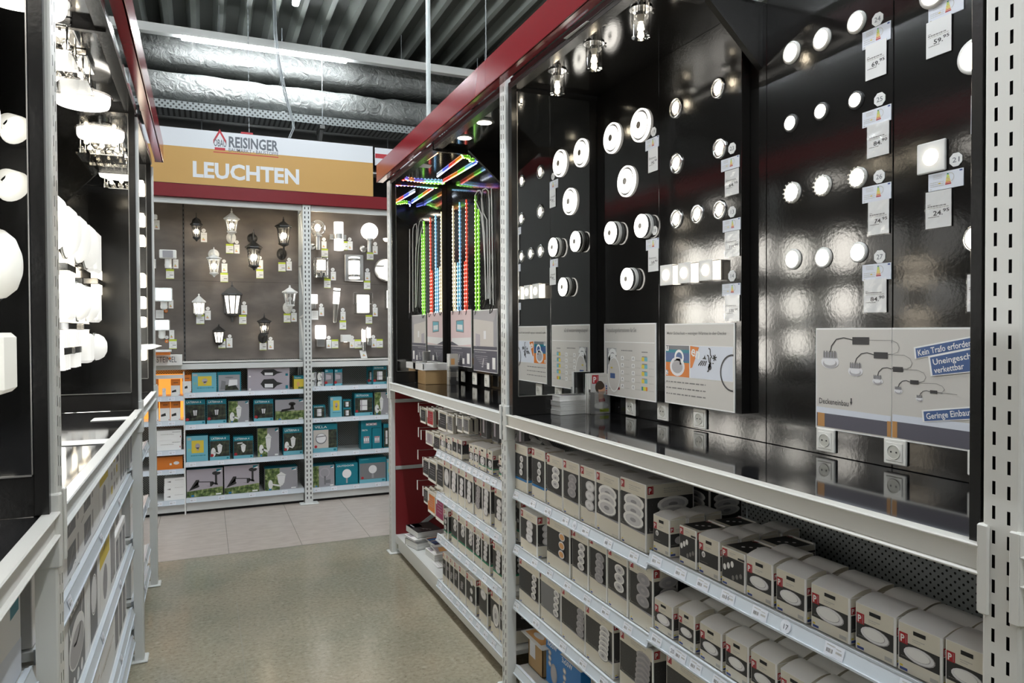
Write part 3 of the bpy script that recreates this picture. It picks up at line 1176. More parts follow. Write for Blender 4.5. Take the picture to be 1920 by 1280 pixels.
def tall_carton(y0, y1, z, ztop, x, art, label, d=.15, band=None, black='print_black', group='tall lamp cartons', faded=False, name='lamp_carton', seed=0, logo=True, tilt=0.):
    w_ = abs(y0-y1)-.0015
    h = ztop-z
    t = thing(name, label, 'carton', (x, (y0+y1)/2, z), 'R', group)
    q = MB()
    carton_body(q, w_, d, h)
    tall_print(q, w_, d, h, art, band, seed, black=black, logo=logo)
    q.build('box_body', t)
    q = MB()                                      # the tucked top flap
    q.box((-w_/2+.001, .001, h), (w_/2-.001, d-.002, h+.0012), 'carton_white')
    q.poly([(-w_*.1, d*.35, h+.0016), (w_*.1, d*.35, h+.0016), (w_*.2, d*.55, h+.0016), (-w_*.2, d*.55, h+.0016)], 'ink_pale')
    q.build('top_flap', t)
    if tilt:
        t.rotation_euler[2] += tilt
    return t


def domed_carton(name, loc, side, w_, d, h, art, label, group, band=None, seed=0, bulge=.018, print_=True):
    """carton with a bowed top flap and a hanging slot"""
    t = thing(name, label, 'carton', loc, side, group)
    q = MB()
    q.box((-w_/2, 0, 0), (w_/2, d, h), 'carton_edge', .001)
    ff = faces(q, w_, d, h)
    for i, f in enumerate(ff[:2]):
        e = .003/f.w
        f.rect(e, .008, 1-e*2, .99, 'beige', 1)
        lo, hi = (.26, .62)
        f.rect(e, lo, 1-e*2, hi, 'print_black', 2)
        if band:
            f.rect(e, lo-.06, 1-e*2, lo-.01, band, 2)
        plogo(f, .03, .80, min(.024, f.w*.2))
        f.fake(.34, .73, .62, .018, 'ink_pale', 2, seed+i)
        f.fake(.34, .69, .52, .014, 'ink_pale', 2, seed+i+1)
        f.rect(.05, .03, .05+.020/f.w, .085, 'print_navy', 2)
        f.rect(.05, .10, .05+.008/f.w, .14, 'print_yellow', 2)
        f.rect(.74, .05, .92, .13, 'ink_pale', 2)
        if f.w > .05:
            f.fake(.08, .32, .45, .014, 'ink_soft', 3, seed+7)
        if i == 0:
            f.rect(.36, .83, .64, .91, 'dark_gap', 3)
            art(f)
        else:
            f.ell(.55, .44, .02, .014, 'print_lamp_dim', 3)
    q.build('box_body', t)
    q = MB()
    n = 9
    top = []
    for k in range(n+1):
        s_ = k/n
        top.append((d*s_*.96, h+bulge*math.sin(PI*min(1, s_*1.02)*.62)*1.02))
    for (ya, za), (yb, zb) in zip(top, top[1:]):
        q.poly([(-w_/2, ya, za), (w_/2, ya, za), (w_/2, yb, zb), (-w_/2, yb, zb)], 'carton_white', True)
    q.poly([(w_/2-.001, y, z) for y, z in top]+[(w_/2-.001, d*.96, h), (w_/2-.001, 0, h)][::1], 'beige')
    q.poly([(-w_/2+.001, y, z) for y, z in reversed(top)]+[(-w_/2+.001, 0, h), (-w_/2+.001, d*.96, h)], 'beige')
    q.poly([(w_/2, d*.96, h), (-w_/2, d*.96, h), (-w_/2, *top[-1]), (w_/2, *top[-1])], 'carton_white')
    q.build('top_flap', t)
    return t


def oval_art(f):
    r = min(.05, f.w*.36)
    f.ell(.50, .435, r, r*.46, 'print_lamp_dim', 3)
    f.ell(.49, .44, r*.96, r*.43, 'print_lamp', 4)
    f.ell(.485, .445, r*.76, r*.33, 'print_lamp_dim', 5)
    f.ell(.48, .45, r*.74, r*.32, 'carton_edge', 6)


def lamp_art(f):
    r = min(.034, f.w*.34)
    f.ell(.52, .42, r, r*.78, 'print_lamp', 3)
    f.ell(.52, .42, r*.7, r*.54, 'print_lamp_dim', 4)
    f.ell(.52, .42, r*.45, r*.34, 'print_lamp', 5)


def dot_art(f):
    f.ell(.25, .52, .009, .010, 'carton_edge', 3)
    f.ell(.25, .51, .006, .006, 'print_lamp_dim', 4)
    f.fake(.55, .34, .85, .03, 'ink', 3)


def flat_carton(loc, w_, d, h, label, group):
    """carton with a black printed top and a row of small lamps"""
    t = thing('spot_set_carton', label, 'carton', loc, 'R', group)
    q = MB()
    q.box((-w_/2, 0, 0), (w_/2, d, h), 'carton_edge', .001)
    fr_, rt, tp, _ = faces(q, w_, d, h)
    for f in (fr_, rt):
        e = .003/f.w
        f.rect(e, .006, 1-e*2, .99, 'beige', 1)
        f.rect(e, .20, 1-e*2, .78, 'print_black', 2)
        plogo(f, .03, .96, min(.024, f.w*.22))
        f.fake(.34, .90, .60, .018, 'ink_pale', 2)
        f.fake(.34, .86, .50, .012, 'ink_pale', 2)
        for i in range(3):
            f.ell(.14+.16*i, .48+.07*i, .007, .010, 'carton_edge', 3)
            f.ell(.50+.16*i, .28+.06*i, .006, .008, 'ink_soft', 3)
        f.rect(.70, .80, .97, .85, 'ink', 3)
        f.rect(.05, .03, .05+.020/f.w, .08, 'print_navy', 2)
        f.rect(.05, .09, .05+.008/f.w, .12, 'print_yellow', 2)
    tp.rect(.01, .01, .99, .99, 'beige', 1)
    tp.rect(.01, .12, .99, .86, 'print_black', 2)
    for i in range(3):
        tp.ell(.40+.13*i, .35+.13*i, .006, .006, 'carton_edge', 3)
    plogo(tp, .03, .98, .022)
    q.build('box_body', t)
    q = MB()
    q.box((-w_/2+.001, d*.93, h), (w_/2-.001, d-.001, h+.003), 'carton_white')
    q.build('top_flap', t)
    return t


FRONT = 1.515


def yz(px, py, x=FRONT):
    p = P(px, py, 'X', x)
    return p.y, p.z


def tall_row(items, zs, where, x=FRONT, grp='tall lamp cartons'):
    """items: (px left, py top, px right, art, description, options)"""
    for i, (pl, pt, pr, art, desc, op) in enumerate(items):
        xx = x+op.pop('dx', 0)
        pb = pt+60
        y0, zt = yz(pl, pt, xx)
        y1, _ = yz(pr, pb, xx)
        tall_carton(y0, y1, zs, op.pop('zt', zt), xx, art, desc+' '+where.format(ORD[i]), seed=i*3, group=grp, **op)


S = stack_art
tall_row([
    (963, 829, 989, S(3, .018, 'w', .6, .56, 1.1, .034), 'beige and black carton showing three small spots,', dict(d=.10, band='print_blue')),
    (997, 838, 1022, S(3, .018, 'w', .6, .56, 1.1, .034), 'beige and black carton showing three square spots,', dict(d=.11, band='print_blue')),
    (1025, 850, 1055, S(3, .034, 'w', .60, .60, .72, .030), 'beige and black carton showing three white rings,', dict(d=.20)),
    (1055.8, 860, 1086, S(3, .034, 'd', .60, .57, .75, .030), 'beige and black carton showing three grey rings,', dict(d=.20)),
    (1088.5, 871, 1117, S(3, .034, 'p', .66, .52, .8, .040), 'beige and black carton showing a square lamp stack,', dict(d=.22, black='star_black')),
    (1117.5, 881, 1161, S(3, .062, 'w', .52, .57, .58, .030), 'beige and black carton showing three white discs,', dict(d=.24, black='star_black')),
    (1163, 893, 1211.5, S(3, .062, 'w', .55, .56, .56, .034), 'beige and black carton showing three large discs,', dict(d=.22, black='star_black')),
], 1.080, '{} from the middle post, top shelf')
tall_carton(yz(1278, 905, 1.79)[0], yz(1331, 930, 1.79)[0], 1.080, 1.345, 1.79, S(3, .055, 'w', .5, .60, .45, .024), 'beige and black disc carton at the back of the top shelf', d=.16, group='tall lamp cartons')
tall_row([
    (968, 935, 975, S(1, .012, 'w', .5, .5, 1), 'narrow black and green carton squeezed', dict(d=.3, band='print_green', dx=.02)),
    (976, 952, 1007, S(3, .034, 'p', .58, .55, .8, .032), 'pushed forward carton showing three clear discs,', dict(d=.115, dx=-.012)),
    (1025, 966, 1068.5, S(3, .026, 'g', .68, .56, .85, .040), 'beige and black carton showing three golden rings,', dict(d=.22)),
    (1072.5, 987, 1103, S(4, .026, 'w', .62, .55, .75, .028), 'beige and black carton showing four white rings,', dict(d=.24)),
    (1105.2, 1001, 1138, S(4, .030, 'd', .62, .53, .75, .028), 'beige and black carton showing four grey rings,', dict(d=.24)),
    (1139.3, 1021, 1177, S(3, .032, 'w', .62, .56, .75, .034), 'beige and black carton showing three chrome rings,', dict(d=.24, black='star_black')),
    (1179.5, 1043, 1224.5, S(3, .038, 'd', .62, .60, .72, .040), 'beige and black carton showing three matt rings,', dict(d=.11, black='star_black')),
], .790, '{} from the middle post, middle shelf')
tall_carton(2.225, 2.10, .822, 1.02, 1.70, S(3, .045, 'd', .5, .60, .5, .026), 'beige and black ring carton standing behind the first round lamp cartons', d=.16)
tall_row([
    (973, 1041, 1011, S(4, .024, 'w', .78, .56, .80, .030), 'beige and black carton showing a column of rings,', dict(d=.20)),
    (1014, 1068, 1052, S(4, .024, 'w', .80, .56, .80, .030), 'faded carton in shrink wrap,', dict(d=.20, black='print_mid', logo=False)),
    (1052.5, 1096, 1097, S(4, .030, 'd', .84, .56, .75, .028), 'wide carton showing four grey rings,', dict(d=.24, black='star_black')),
    (1097.5, 1129, 1149.5, S(6, .034, 'w', .72, .53, .70, .020), 'wide carton showing six chrome rings,', dict(d=.14, black='star_black')),
    (1161.6, 1175, 1224.5, S(7, .042, 'd', .74, .52, .62, .020), 'wide carton showing seven matt rings,', dict(d=.16, black='star_black')),
], .495, '{} from the middle post, lower shelf')
# base shelf of that section
y0, z0 = yz(1024, 1197, 1.56)
y1, _ = yz(1058, 1240, 1.56)


def blue_carton(pl, pt, pr, x, label, d):
    y0, zt = yz(pl, pt, x)
    y1, _ = yz(pr, pt+30, x)
    w_, h = y0-y1, zt-.152
    t = thing('bulb_carton', label, 'carton', (x, (y0+y1)/2, .152), 'R', 'blue lamp cartons')
    q = MB()
    q.box((-w_/2, 0, 0), (w_/2, d, h), 'carton_blue', .001)
    f, g, tp, _ = faces(q, w_, d, h)
    f.rect(0, .80, 1, 1, 'carton_blue', 1)
    f.text('3x50W', .08, .88, .034, 'carton_edge', 2, bold=.01)
    for k in range(3):
        f.ell(.22, .74-.13*k, .017, .014, 'print_lamp_dim', 2)
        f.ell(.22, .74-.13*k, .010, .008, 'print_lamp', 3)
    f.ell(.45, .32, .036, .050, 'print_grey', 2)
    f.ell(.45, .32, .028, .042, 'print_lamp_dim', 3)
    tp.rect(.0, .0, 1, 1, 'carton_edge', 1)
    q.build('box_body', t)
    q = MB()
    q.box((-w_/2, .0, h), (w_/2, d*.98, h+.002), 'carton_white')
    q.build('top_flap', t)


blue_carton(1024, 1195, 1057, 1.57, 'bright blue lamp carton behind its twin on the base shelf', .14)
blue_carton(1050.5, 1226, 1089, 1.53, 'bright blue lamp carton standing in front on the base shelf', .16)
tall_carton(yz(1098, 1255)[0], yz(1120, 1275)[0], .152, .46, 1.54, S(2, .02, 'd'), 'grey carton beside the blue cartons on the base shelf', d=.2, black='print_mid', logo=False)
t = thing('kraft_carton', 'opened brown cardboard box at the left end of the base shelf', 'cardboard box', (1.56, 3.345, .152), 'R')
q = MB()
q.box((-.085, 0, 0), (.085, .004, .17), 'kraft')
q.box((-.085, .24, 0), (.085, .244, .17), 'kraft')
q.box((-.085, 0, 0), (-.081, .244, .17), 'kraft')
q.box((.081, 0, 0), (.085, .244, .17), 'kraft')
q.box((-.085, 0, 0), (.085, .244, .004), 'kraft')
Face(q, (-.085, 0, 0), (1, 0, 0), (0, 0, 1), .17, .17).rect(.1, .35, .5, .85, 'label_paper', 1)
q.build('box_body', t)
t = thing('leaflet', 'printed leaflet lying on top of the brown cardboard box', 'leaflet', (1.53, 3.33, .3225), 'R')
q = MB()
q.box((-.13, 0, 0), (.13, .19, .003), 'paper')
f = Face(q, (-.13, 0, .003), (1, 0, 0), (0, 1, 0), .26, .19)
f.rect(.06, .1, .8, .55, 'print_gold', 1)
f.ell(.4, .3, .05, .02, 'print_lamp', 2)
for k in range(4):
    f.rect(.12+.16*k, .66, .22+.16*k, .86, ('print_navy', 'print_red', 'ink_soft', 'print_navy')[k], 1)
q.build('sheet', t)
t.rotation_euler[0] = 0
t.rotation_euler[1] = 0
# a round lamp carton below the middle shelf of the right section
tall_carton(yz(1249, 1240)[0], yz(1330, 1280)[0], .53, .765, FRONT, S(1, .06, 'w', .55, .45, .6), 'wide starry carton showing one disc on the lower right shelf', d=.2, black='star_black')
for k in range(3):
    tall_carton(1.80-.17*k, 1.645-.17*k, .53, .765, FRONT, S(1, .06, 'w', .55, .45, .6), 'starry disc carton, %s of the row below the picture edge' % ORD[k], d=.2, black='star_black')

# domed cartons: front row from photo columns, rows behind set back by the carton's depth
SM = [(1224.7, 963, 1256, 'dot'), (1273.7, 983, 1306, 'flat'), (1309.7, 1000, 1349.5, 'dot'), (1353, 1022, 1398, 'flat'), (1399.3, 1039, 1449.7, 'oval'),
      (1455, 1063, 1512, 'oval'), (1520.6, 1092, 1594.5, 'oval'), (1603.7, 1127, 1680.5, 'oval'), (1683.4, 1162, 1768, 'oval'), (1772, 1196, 1858, 'oval')]
ROWN = ['front row', 'second row', 'third row', 'fourth row']
for i, (pl, pt, pr, kd) in enumerate(SM):
    y0, zt = yz(pl, pt)
    y1, _ = yz(pr, pt+45)
    w_, h = y0-y1-.002, zt-1.108
    d = (.075, .13, .08, .14, .078, .078, .08, .08, .08, .08)[i]
    nr = (3, 2, 4, 2, 2, 2, 2, 2, 2, 2)[i]
    first = None
    for k in range(nr):
        loc = (FRONT+k*(d+.004), (y0+y1)/2+random.uniform(-.003, .003)*k, 1.108)
        lab = '%s carton, %s from left in the %s of the upper right shelf' % ({'dot': 'domed small spot', 'flat': 'flat topped spot', 'oval': 'domed round lamp'}[kd], ORD[i], ROWN[k])
        if first is None:
            if kd == 'flat':
                first = flat_carton(loc, w_, d, h, lab, 'cartons on the upper right shelf')
            else:
                first = domed_carton('downlight_carton', loc, 'R', w_, d, h, dot_art if kd == 'dot' else oval_art, lab, 'cartons on the upper right shelf', seed=i, bulge=.010 if kd == 'dot' else .015)
        else:
            dup(first, loc, lab)
SM2 = [(1227, 1119, 1262), (1272, 1138.6, 1303), (1312, 1165, 1354), (1360, 1189, 1404), (1407.5, 1217.5, 1457), (1463, 1252, 1517), (1523, 1284, 1580), (1588, 1318, 1650)]
for i, (pl, pt, pr) in enumerate(SM2):
    y0, zt = yz(pl, pt)
    y1, _ = yz(pr, pt+45)
    w_, h = y0-y1-.002, zt-.822
    d = .085
    first = None
    for k in range(2 if i < 2 else 3):
        loc = (FRONT+k*(d+.004), (y0+y1)/2+random.uniform(-.004, .004)*k, .822)
        lab = 'domed lamp carton, %s from left in the %s of the middle right shelf' % (ORD[i], ROWN[k])
        if first is None:
            first = domed_carton('downlight_carton', loc, 'R', w_, d, h, oval_art, lab, 'cartons on the middle right shelf', seed=i+20, bulge=.016)
        else:
            dup(first, loc, lab)

# ------------------------------------------------------------------ far bay cartons
FRF = 1.515
it = [(825, 811, 834.5, 'd', .13), (836, 816, 847.3, 'd', .13), (848, 819.5, 857, 'f', .22), (857.3, 823, 865.7, 'f', .22), (879, 831, 887.8, 'd', .10), (888.3, 833, 897.2, 'd', .10),
      (897.6, 836, 911.3, 'd', .12), (914, 842, 923.3, 'd', .09), (934.7, 853, 943, 'd', .09)]
for i, (pl, pt, pr, kd, d) in enumerate(it):
    y0, zt = yz(pl, pt, FRF)
    y1, _ = yz(pr, pt+20, FRF)
    lab = 'small spot carton, %s from left on the top shelf of the far bay' % ORD[i]
    if kd == 'd':
        f0 = domed_carton('spot_carton', (FRF, (y0+y1)/2, 1.086), 'R', y0-y1-.002, d, zt-1.086, lamp_art, lab, 'small cartons in the far bay', band='print_green' if i > 5 else None, seed=i, bulge=.008)
    else:
        tall_carton(y0, y1, 1.086, zt, FRF, S(1, .012, 'd', .5, .45, 1), lab, d=d, group='small cartons in the far bay', name='spot_carton')
for k in range(5):                                  # cartons with raised white flaps behind
    y = 4.55-.19*k
    t = thing('spot_carton', 'opened white carton with raised flaps, %s from left behind the small cartons' % ORD[k], 'carton', (1.74, y, 1.086), 'R', 'opened cartons in the far bay')
    q = MB()
    q.box((-.07, 0, 0), (.07, .13, .145), 'carton_edge', .001)
    f, g, _, _ = faces(q, .14, .13, .145)
    for u in (f, g):
        u.rect(.02, .03, .97, .97, 'beige', 1)
        u.rect(.02, .18, .97, .62, 'print_black', 2)
        plogo(u, .03, .94, .026)
    q.build('box_body', t)
    q = MB()
    for s in (-1, 1):
        q.poly([(-.07, .065+s*.065, .146), (.07, .065+s*.065, .146), (.07, .065+s*.018, .192), (-.07, .065+s*.018, .192)][::s], 'carton_white')
        q.poly([(-.07, .065+s*.065, .1455), (-.07, .065+s*.018, .1915), (.07, .065+s*.018, .1915), (.07, .065+s*.065, .1455)][::s], 'carton_edge')
    q.build('top_flap', t)
W = '{} from left, {} shelf of far bay'
FS = S(3, .030, 'p', .55, .52, .9, .036)


def far_row(its, z, tier, band=None):
    for i, (pl, pt, pr, art, desc, d) in enumerate(its):
        y0, zt = yz(pl, pt, FRF)
        y1, _ = yz(pr, pt+40, FRF)
        tall_carton(y0, y1, z, zt, FRF, art, desc+' '+W.format(ORD[i], tier), d=d, band=band, seed=i, group='tall cartons in the far bay')


far_row([(832, 860.5, 843.5, S(1, .045, 'p', .5, .55, 1.5), 'black carton with an oval lamp,', .2), (844, 867, 858, S(3, .036, 'p', .55, .55, 1.1, .04), 'black carton with square lamps,', .2), (859, 875, 871.6, FS, 'black carton with three rings,', .2),
         (872, 882, 887, S(3, .030, 'p', .55, .52, 1.2, .04), 'black carton with stacked squares,', .16), (890, 891.5, 904.6, S(4, .03, 'd', .5, .52, .9, .03), 'black carton with four dim rings,', .2),
         (905, 899, 919.5, S(4, .03, 'p', .5, .52, 1.1, .035), 'black carton with pale lamps,', .12), (927, 911, 944, FS, 'black carton with pale rings,', .2)], .785, 'middle')
far_row([(832, 953, 840, S(4, .02, 'w', .5, .5, .9, .04), 'narrow carton with white rings,', .12), (846, 954, 858, S(2, .026, 'w', .65, .62, 1., .035), 'dark carton with two spots,', .2), (858.6, 964, 873, S(2, .028, 'w', .68, .64, 1., .035), 'dark carton with two white spots,', .2),
         (873.3, 974, 887.6, S(3, .026, 'w', .70, .62, .9, .03), 'dark carton with three white spots,', .2), (888, 985, 903, S(4, .026, 'w', .62, .58, .8, .03), 'dark carton with four white spots,', .2),
         (903.3, 997, 918, S(4, .026, 'p', .55, .58, .8, .028), 'dark carton with pale rings,', .12), (924, 1014, 943, S(4, .030, 'p', .60, .58, .8, .03), 'dark carton with four pale rings,', .2)], .490, 'lower', 'print_green')
far_row([(830, 1034, 836.6, S(2, .016, 'd', .5, .6), 'narrow carton with a pale head,', .25), (837, 1039, 843.3, S(2, .016, 'd', .5, .6), 'narrow beige and black carton,', .25), (843.6, 1045, 851, S(3, .018, 'd', .5, .5), 'narrow carton with grey lamps,', .25),
         (851.3, 1052, 860, S(3, .018, 'd', .5, .6), 'narrow carton with dim lamps,', .25), (860.5, 1059, 873, S(3, .02, 'd', .5, .5), 'beige carton with red print,', .2), (874, 1071, 892, S(3, .022, 'p', .6, .6, 1, .05), 'beige carton with square spots,', .12),
         (898, 1084, 914, S(1, .04, 'p', .55, .72, .9), 'beige carton with one pale disc,', .12), (920, 1103, 936.5, S(1, .04, 'w', .6, .5, 1.9), 'beige carton with a long oval lamp,', .2), (937, 1115, 946, S(3, .02, 'd', .6, .6), 'beige carton beside the middle post,', .2)], .165, 'base')

# hanging packs on hooks in the far part of that bay
PK = [  # (px left, py top, px right, py bottom, x)
    [(788, 762, 798, 791), (801, 764, 812, 797), (821, 767, 837, 804), (838.5, 774, 849, 809), (857, 778, 867, 808), (868.5, 780, 879, 810)],
    [(798, 806, 811, 831), (812.5, 812, 824, 842)],
    [(793, 856, 803, 889), (802.5, 858, 817.5, 899), (818.5, 860, 831, 913)],
    [(794.5, 911, 802, 941), (802, 917, 815.5, 958), (816.5, 922, 831.5, 972)]]
PKN = ['top', 'second', 'third', 'lowest']
PKC = [['print_black', 'print_red', 'print_black', 'print_mid', 'print_mid', 'print_mid'], ['print_lilac', 'print_black'], ['print_black']*3, ['print_black', 'print_orange', 'print_magenta']]
for r, row in enumerate(PK):
    for i, (x0, y0_, x1, y1_) in enumerate(row):
        XX = 1.56
        a, c, e = P(x0, y0_, 'X', XX), P(x1, y0_, 'X', XX), P(x0, y1_, 'X', XX)
        w_, h = a.y-c.y, a.z-e.z
        ym = (a.y+c.y)/2
        # the hook with its price flag is a thing of its own
        zk = a.z-.008
        t = thing('display_hook', 'steel hook with white price flag, %s from left in the %s row' % (ORD[i], PKN[r]), 'hook', (XX-.02, ym, zk+.02), 'R', 'pegboard hooks')
        q = MB()
        q.tube([(0, 0, 0), (0, .02, -.004), (0, .47, -.004)], .0025, 'steel', 6)
        q.build('rod', t)
        q = MB()
        q.box((-.011, -.003, -.075), (.011, -.001, .0), 'paper')
        q.build('price_flag', t)
        n = 4
        for k in range(n):
            lab = 'hanging lamp pack, %s on the %s hook from left in the %s hook row' % (['front one', 'second', 'third', 'rear one'][k], ORD[i], PKN[r])
            if k == 0:
                t = thing('hanging_pack', lab, 'pack', (XX, ym, e.z), 'R', 'packs on the pegboard hooks')
                q = MB()
                q.box((-w_/2, 0, 0), (w_/2, .026, h*.9), 'beige', .001)
                f, g, _, _ = faces(q, w_, .026, h*.9)
                f.rect(.04, .15, .96, .95, PKC[r][i], 1)
                f.rect(.04, .02, .96, .13, 'carton_edge', 1)
                for j in range(4):
                    f.fake(.25, .40+.12*j, .8, .03, 'print_lilac', 2, j+i)
                g.rect(.1, .05, .9, .95, 'ink_pale', 1)
                q.build('box_body', t)
                q = MB()
                q.box((-w_/2, .010, h*.9), (-.006, .013, h), 'carton_edge')
                q.box((.006, .010, h*.9), (w_/2, .013, h), 'carton_edge')
                q.box((-.006, .010, h*.9), (.006, .013, h*.9+.012), 'carton_edge')
                q.build('hang_tab', t)
                first = t
            else:
                dup(first, (XX+.04*k, ym, e.z), lab)
EMPTY = [(785, 755, 'top'), (789, 764, 'top'), (785, 801, 'second'), (790, 806, 'second'), (784, 843, 'third'), (783, 900, 'lowest')]
for i, (x, y, nm) in enumerate(EMPTY):
    p = P(x, y, 'X', 1.545)
    t = thing('display_hook', 'empty steel hook with white price flag, %s beside the red panel' % (['uppermost', 'right of the uppermost', 'third down', 'fourth down', 'fifth down', 'lowest'][i]), 'hook', p, 'R', 'pegboard hooks')
    q = MB()
    q.tube([(0, 0, 0), (0, .02, -.004), (0, .485, -.004)], .0025, 'steel', 6)
    q.build('rod', t)
    q = MB()
    q.box((-.011, -.003, -.075), (.011, -.001, .0), 'paper')
    q.build('price_flag', t)
for i in range(5):                                   # dark packs behind under the counter beam
    t = thing('hanging_pack', 'dark lamp pack under the beam, %s from left above the small cartons' % ORD[i], 'pack', (1.62, 4.42-.19*i, 1.24), 'R', 'dark packs under the beam')
    q = MB()
    q.box((-.05, 0, 0), (.05, .03, .16), 'print_mid', .001)
    f, g, _, _ = faces(q, .10, .03, .16)
    f.rect(.05, .05, .95, .95, 'print_black', 1)
    f.rect(.35, .2, .6, .95, 'print_lilac', 2)
    q.build('box_body', t)
    q = MB()
    q.box((-.05, .012, .16), (.05, .016, .19), 'glass')
    q.build('hang_tab', t)
    t = thing('display_hook', 'steel hook holding the %s dark pack under the beam' % ORD[i], 'hook', (1.60, 4.42-.19*i, 1.43), 'R', 'pegboard hooks')
    q = MB()
    q.tube([(0, 0, 0), (0, .43, -.004)], .0025, 'steel', 6)
    q.build('rod', t)

# ------------------------------------------------------------------ catalogues on the far base shelf


def book(label, px, py, w_, d, h, rot, z, cover, art, pages='pile_pages', rx=0., name='catalogue'):
    p = P(px, py, 'Z', z)
    t = thing(name, label, 'catalogue', (p.x, p.y, z), 'R', 'catalogues at the rack end')
    t.rotation_euler[2] += rot
    q = MB()
    q.box((-w_/2+.002, .002, .0015), (w_/2-.003, d-.003, h-.0015), pages)
    q.build('page_block', t)
    q = MB()
    q.box((-w_/2, 0, h-.0015), (w_/2, d, h), cover)
    q.box((-w_/2, 0, 0), (w_/2, d, .0015), cover)
    q.box((-w_/2, 0, 0), (-w_/2+.0015, d, h), cover)
    f = Face(q, (-w_/2, 0, h), (1, 0, 0), (0, 1, 0), w_, d, .0006)
    art(f)
    q.build('cover', t)
    if rx:
        t.rotation_euler[0] = rx
    return t


def art_dark(f):
    f.rect(.02, .03, .98, .97, 'print_black', 1)
    f.rect(.02, .03, .45, .5, 'print_magenta', 1)
    for k in range(3):
        f.poly([(.55+.1*k, .3+.12*k), (.75+.08*k, .38+.1*k), (.72+.08*k, .44+.1*k)], 'print_lamp_dim', 2)
    f.fake(.08, .15, .4, .06, 'print_lamp_dim', 2)


def art_light(f):
    f.rect(.05, .05, .5, .5, 'print_lilac', 1)
    f.fake(.1, .8, .8, .05, 'ink_soft', 2)
    f.fake(.1, .2, .4, .08, 'ink_soft', 2)


def art_blue(f):
    f.rect(.03, .03, .97, .97, 'print_navy', 1)
    f.rect(.03, .03, .10, .97, 'print_orange', 2)
    for k in range(4):
        f.poly([(.18+.2*k, .05), (.30+.2*k, .05), (.28+.2*k, .95), (.15+.2*k, .95)], ('carton_blue', 'print_lilac', 'banner_blue', 'print_black')[k], 2)
    f.rect(.03, .94, .97, 1., 'paper', 2)


def art_mag(f):
    f.rect(.03, .05, .97, .95, 'print_lilac', 1)
    f.poly([(.4, .3), (.95, .2), (.9, .8), (.45, .7)], 'print_gold', 2)
    f.rect(.06, .1, .35, .6, 'paper', 2)


book('thick grey catalogue lying under the black catalogue', 771, 1026, .21, .20, .055, .22, .170, 'shadow_grey', art_light)
book('slim white catalogue on the thick grey catalogue', 768, 1010, .20, .20, .012, .18, .2255, 'carton_edge', art_light)
book('thick black covered catalogue on top of the catalogue pile', 772, 1002, .27, .21, .050, .10, .2385, 'print_black', art_dark)
book('blue covered catalogue leaning beside the black one', 806, 1020, .21, .21, .018, .08, .215, 'carton_edge', art_blue, rx=0)
book('white catalogue stack at the shelf edge below the magazine', 806, 1047, .21, .17, .055, .05, .170, 'carton_edge', art_light)
book('colourful magazine lying on the white catalogue stack', 812, 1030, .20, .14, .006, -.05, .2260, 'paper', art_mag)
book('single printed price list sheet before the narrow cartons', 815, 1059, .15, .11, .002, .0, .1715, 'paper', lambda f: [f.fake(.1, .2+.15*k, .9, .03, 'ink_pale', 1, k) for k in range(5)])
q = MB()
q.box((1.70, 5.20, .172), (1.86, 5.42, .2145), 'carton_white')
tag(q.build('catalogue'), 'pale catalogue lying flat under the leaning blue one', 'catalogue', 'catalogues at the rack end')

# ------------------------------------------------------------------ back rack: signs, shelves, cartons, outdoor lamps
YF, YP = 8.25, 8.72
YS = 8.16


def zy(px, py, y=YF):
    p = P(px, py, 'Y', y)
    return p.x, p.z


# red valance and the yellow sign above it
x0, x1 = -1.55, 3.6
zv0, zv1 = zy(500, 379, YS)[1], zy(500, 355, YS)[1]
q = MB()
q.box((x0, YS-.012, zv0), (x1, YS+.012, zv1), 'red_matt', .003)
q.box((x0, YS-.01, zv0), (x1, YS+.06, zv0+.004), 'red_matt')
tag(q.build('fascia_board'), 'glossy dark red valance below the yellow sign', 'fascia board', 'red fascia boards')
xs1, zs_top = zy(698.5, 275.2, YS)
zs_mid, zs_bot = zy(500, 288.8, YS)[1], zv1
t = thing('department_sign', 'large white and yellow department sign reading LEUCHTEN', 'sign', (-.5, YS-.016, zs_bot))
q = MB()
wd = xs1+1.40
q.box((-.9, 0, 0), (xs1+.5, .02, zs_top-zs_bot), 'sign_white', .002)
f = Face(q, (-.9, 0, 0), (1, 0, 0), (0, 0, 1), wd, zs_top-zs_bot)
f.rect(0, 0, 1, (zs_mid-zs_bot)/(zs_top-zs_bot), 'sign_yellow', 1)
q.build('sign_board', t)
q = MB()
H_ = zs_top-zs_bot
f = Face(q, (-.9, 0, 0), (1, 0, 0), (0, 0, 1), wd, H_)


def on_sign(px, py):
    x, z = zy(px, py, YS-.016)
    return (x+1.4)/wd, (z-zs_bot)/H_


